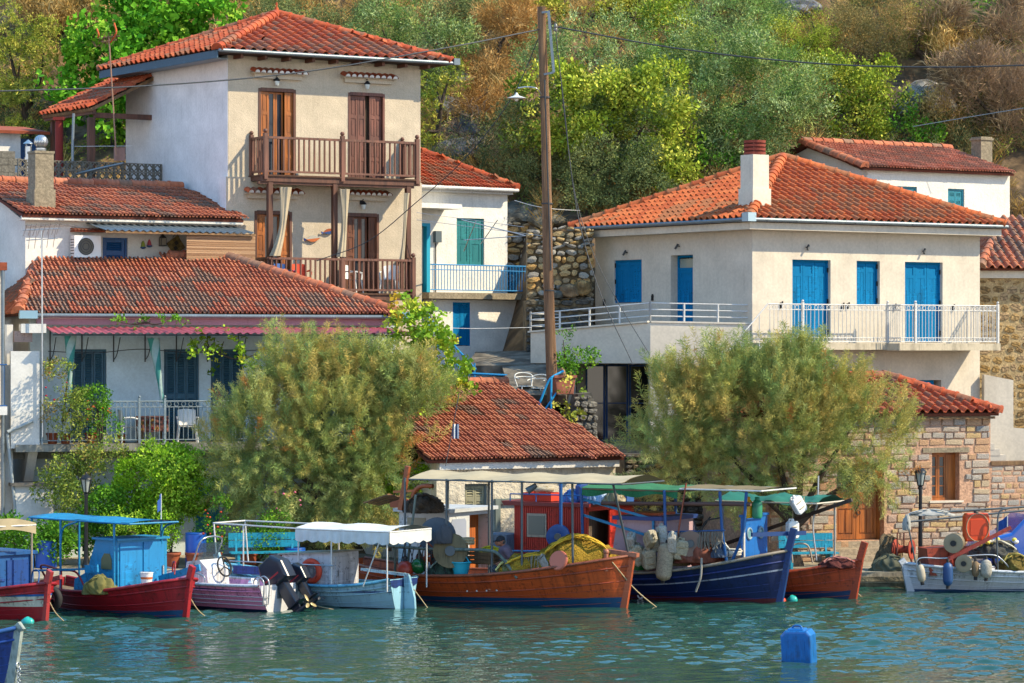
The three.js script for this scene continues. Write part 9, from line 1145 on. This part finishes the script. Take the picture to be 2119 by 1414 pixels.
// blue car at the right edge
{
  const g = at(2135, 1160, 82.6); g.y = 0.42; const c = thing('parked_car', 'blue parked car partly visible behind the white fishing boat', 'car', g, R(8)), m = mat('#0a4aa4', { r: 0.2, phys: true, x: { clearcoat: 1, clearcoatRoughness: 0.05 } });
  part(c, 'body', [ext([[-1.45, 0.25], [-1.5, 0.55], [-1.35, 0.78], [-0.75, 0.92], [-0.3, 1.38], [0.7, 1.42], [1.5, 0.95], [2.2, 0.85], [2.25, 0.3]], 1.5, [], 0.08).translate(0, 0, -0.75)], m); part(c, 'windscreen', [ext([[-0.66, 0.95], [-0.28, 1.34], [-0.2, 1.34], [-0.5, 0.95]], 1.52).translate(0, 0, -0.76), ext([[-0.45, 0.95], [-0.2, 1.3], [0.55, 1.34], [0.6, 0.95]], 1.68).translate(0, 0, -0.84)], mat('#7a7c5c', { r: 0.1 })); for (const x of [-0.95, 1.5]) for (const z of [-0.74, 0.74]) { const w = part(c, 'wheel', [ring(0.22, 0.09, 8, 20).translate(x, 0.3, z)], B_.rubber); part(w, 'rim', new THREE.CylinderGeometry(0.16, 0.16, 0.1, 16).rotateX(Math.PI / 2).translate(x, 0.3, z), M.steel); } for (const z of [-0.55, 0.55]) part(c, 'headlight', ball(-1.44, 0.68, z, 0.12, 0.5, 0.8, 1), mat('#c8ccd0', { r: 0.1 })); part(c, 'wheel_arch', [ring(0.34, 0.04, 6, 20).translate(-0.95, 0.32, 0.84)], mat('#0a1226', {}));
}
// gear on the quay by the stone house
{
  const on = (x, d, y = 0.42) => at(x, 1180, d).setY(y); heap('net_bundle', 'dark tarpaulin-covered net bundle on the quay edge', 'net', on(1842, 81.6), 0.55, 0.45, 0.35, mat('#5a5c48', { t: 'cloth', s: 2 }), { ropes: 4 }); heap('net_bag', 'tall beige net bag standing behind the dark tarpaulin', 'bag', on(1842, 82.2), 0.42, 0.95, 0.36, mat('#7d6a4c', { t: 'rough', s: 3, b: 0.03 }), { ropes: 3 });
  const w = thing('cable_winch', 'rusty red drum winch on the quay beside the net bag', 'winch', on(1870, 81.8), R(10)); spool(w, 'drum', V(0, 0.55, 0), 0.26, 0.45, V(0.8, 0, 0.6), mat('#9c3a22', { t: 'stain', s: 2 }), M.black); part(w, 'winch_frame', [rod([-0.25, 0, 0.2], [-0.2, 0.6, 0.1], 0.03), rod([0.25, 0, 0], [0.2, 0.6, -0.1], 0.03), rod([-0.2, 0.6, 0.1], [-0.2, 1.0, 0.1], 0.02), rod([-0.02, 0.6, 0.1], [-0.02, 1.0, 0.1], 0.02)], HP('#7c3a28'));
  heap('red_gear', 'red heap of gear in the corner by the lamp post', 'gear', on(1945, 82.4), 0.45, 0.6, 0.4, mat('#8a3a2a', { t: 'cloth', s: 2 }), { ropes: 2 });
}
// ---------- fisherman mending nets ----------
{
  const sdf = (bones, k = 0.035) => (p) => { let d = 9; for (const [a, b, r0, r1] of bones) { const ab = b.clone().sub(a), t = clamp(p.clone().sub(a).dot(ab) / ab.lengthSq(), 0, 1), q = p.distanceTo(a.clone().addScaledVector(ab, t)) - lerp(r0, r1, t), h = clamp(0.5 + 0.5 * (d - q) / k, 0, 1); d = lerp(d, q, h) - k * h * (1 - h); } return d; };
  function polygonise(f, lo, size, n) { const mc = new MarchingCubes(n, mat('#fff'), false, false, 60000); mc.isolation = 0; mc.reset(); const w = V(); for (let z = 0; z < n; z++) for (let y = 0; y < n; y++) for (let x = 0; x < n; x++) { w.set(x, y, z).divideScalar(n / 2).subScalar(1).multiplyScalar(size / 2).add(lo); mc.field[x + y * n + z * n * n] = -f(w); } mc.update(); const c = mc.count, g = new THREE.BufferGeometry(), p = new Float32Array(c * 3); for (let i = 0; i < c; i++) { p[i * 3] = mc.positionArray[i * 3] * size / 2 + lo.x; p[i * 3 + 1] = mc.positionArray[i * 3 + 1] * size / 2 + lo.y; p[i * 3 + 2] = mc.positionArray[i * 3 + 2] * size / 2 + lo.z; } g.setAttribute('position', new THREE.BufferAttribute(p, 3)); g.setAttribute('normal', new THREE.BufferAttribute(mc.normalArray.slice(0, c * 3), 3)); g.computeVertexNormals(); g.setAttribute('uv', new THREE.BufferAttribute(new Float32Array(c * 2), 2)); return g; }
  const b = (x0, y0, z0, x1, y1, z1, r0, r1) => [V(x0, y0, z0), V(x1, y1, z1), r0, r1];
  // seated, leaning forward to the left, both forearms over the net
  const torso = [b(0, 0.08, 0, -0.05, 0.3, 0, 0.15, 0.15), b(-0.05, 0.3, 0, -0.14, 0.52, 0, 0.15, 0.155), b(-0.14, 0.56, -0.13, -0.14, 0.56, 0.13, 0.085, 0.085)];
  const arms = [1, -1].flatMap((s) => [b(-0.14, 0.56, 0.17 * s, -0.02, 0.34, 0.25 * s, 0.06, 0.048), b(-0.02, 0.34, 0.25 * s, -0.27, 0.23, 0.16 * s, 0.046, 0.034)]);
  const neck = [b(-0.16, 0.6, 0, -0.22, 0.7, 0, 0.06, 0.055)], head = [b(-0.25, 0.79, 0, -0.27, 0.74, 0, 0.1, 0.085), b(-0.33, 0.7, 0, -0.34, 0.72, 0, 0.045, 0.05), b(-0.36, 0.76, 0, -0.375, 0.745, 0, 0.018, 0.022), b(-0.24, 0.76, 0.1, -0.235, 0.75, 0.1, 0.02, 0.02), b(-0.24, 0.76, -0.1, -0.235, 0.75, -0.1, 0.02, 0.02)];
  const legs = [1, -1].flatMap((s) => [b(0, 0.06, 0.1 * s, -0.42, 0.1, 0.16 * s, 0.095, 0.07), b(-0.42, 0.1, 0.16 * s, -0.4, -0.33, 0.16 * s, 0.066, 0.045), b(-0.4, -0.36, 0.16 * s, -0.55, -0.39, 0.17 * s, 0.045, 0.035)]);
  const t = thing('person', 'seated fisherman in grey-mauve T-shirt and dark cap bent over nets', 'person', GR.man, R(8)), skin = mat('#9a6248', { r: 0.7 });
  const hands = [1, -1].map((s) => { const o = V(-0.3, 0.215, 0.155 * s), fb = [b(o.x + 0.03, o.y + 0.01, o.z, o.x - 0.03, o.y - 0.01, o.z, 0.03, 0.028), b(o.x, o.y, o.z - 0.02 * s, o.x - 0.03, o.y - 0.01, o.z - 0.05 * s, 0.011, 0.009)]; for (let i = 0; i < 4; i++) { const z = o.z + (i - 1.5) * 0.019, l = [0.038, 0.044, 0.042, 0.032][i]; fb.push(b(o.x - 0.035, o.y - 0.008, z, o.x - 0.035 - l, o.y - 0.022, z, 0.0095, 0.009), b(o.x - 0.035 - l, o.y - 0.022, z, o.x - 0.04 - l, o.y - 0.055, z, 0.009, 0.008)); } return polygonise(sdf(fb, 0.008), o.clone().add(V(-0.02, -0.02, 0)), 0.2, 44); });
  part(t, 'body', [polygonise(sdf([...torso, ...arms, ...neck, ...legs]), V(-0.2, 0.2, 0), 1.5, 76), polygonise(sdf([...head, ...neck], 0.03), V(-0.26, 0.72, 0), 0.42, 56), ...hands], skin);
  const sh = (x) => x.map(([a, c, r0, r1]) => [a, c, r0 + 0.016, r1 + 0.016]); part(t, 'shirt', polygonise(sdf(sh([...torso, ...arms.filter((_, i) => i % 2 === 0).map(([a, c, r0, r1]) => [a, a.clone().lerp(c, 0.7), r0 + 0.01, r1 + 0.015])])), V(-0.1, 0.34, 0), 0.95, 64), mat('#6d5a68', { t: 'cloth', s: 2 })); part(t, 'trousers', polygonise(sdf(sh([...legs.filter((_, i) => i % 3 < 2), b(0, 0.06, -0.06, 0, 0.06, 0.06, 0.14, 0.14)])), V(-0.2, -0.05, 0), 0.95, 60), mat('#39404c', { t: 'cloth', s: 2 }));
  part(t, 'cap', [new THREE.SphereGeometry(0.118, 18, 10, 0, 6.3, 0, 1.65).rotateZ(0.25).translate(-0.25, 0.79, 0), ext([[0, -0.07], [-0.1, -0.06], [-0.14, 0], [-0.1, 0.06], [0, 0.07]], 0.012).rotateX(-Math.PI / 2).rotateZ(0.35).translate(-0.34, 0.79, 0)], mat('#23262e', { t: 'cloth', s: 2 })); part(t, 'hair', ball(-0.2, 0.755, 0, 0.085, 0.9, 0.75, 1.05), mat('#4a4440', {}));
  const st = thing('deck_box', 'low wooden box the fisherman sits on', 'box', GR.man.clone().add(V(0.05, -0.42, 0)), R(8)); for (let i = 0; i < 3; i++) { part(st, 'plank', bc(0, 0.06 + i * 0.11, 0.19, 0.42, 0.1, 0.025), M.rawWood); part(st, 'plank', bc(0, 0.06 + i * 0.11, -0.19, 0.42, 0.1, 0.025), M.rawWood); } part(st, 'lid', bc(0, 0.34, 0, 0.46, 0.03, 0.44), M.rawWood);
}
renderer.render(scene, camera);
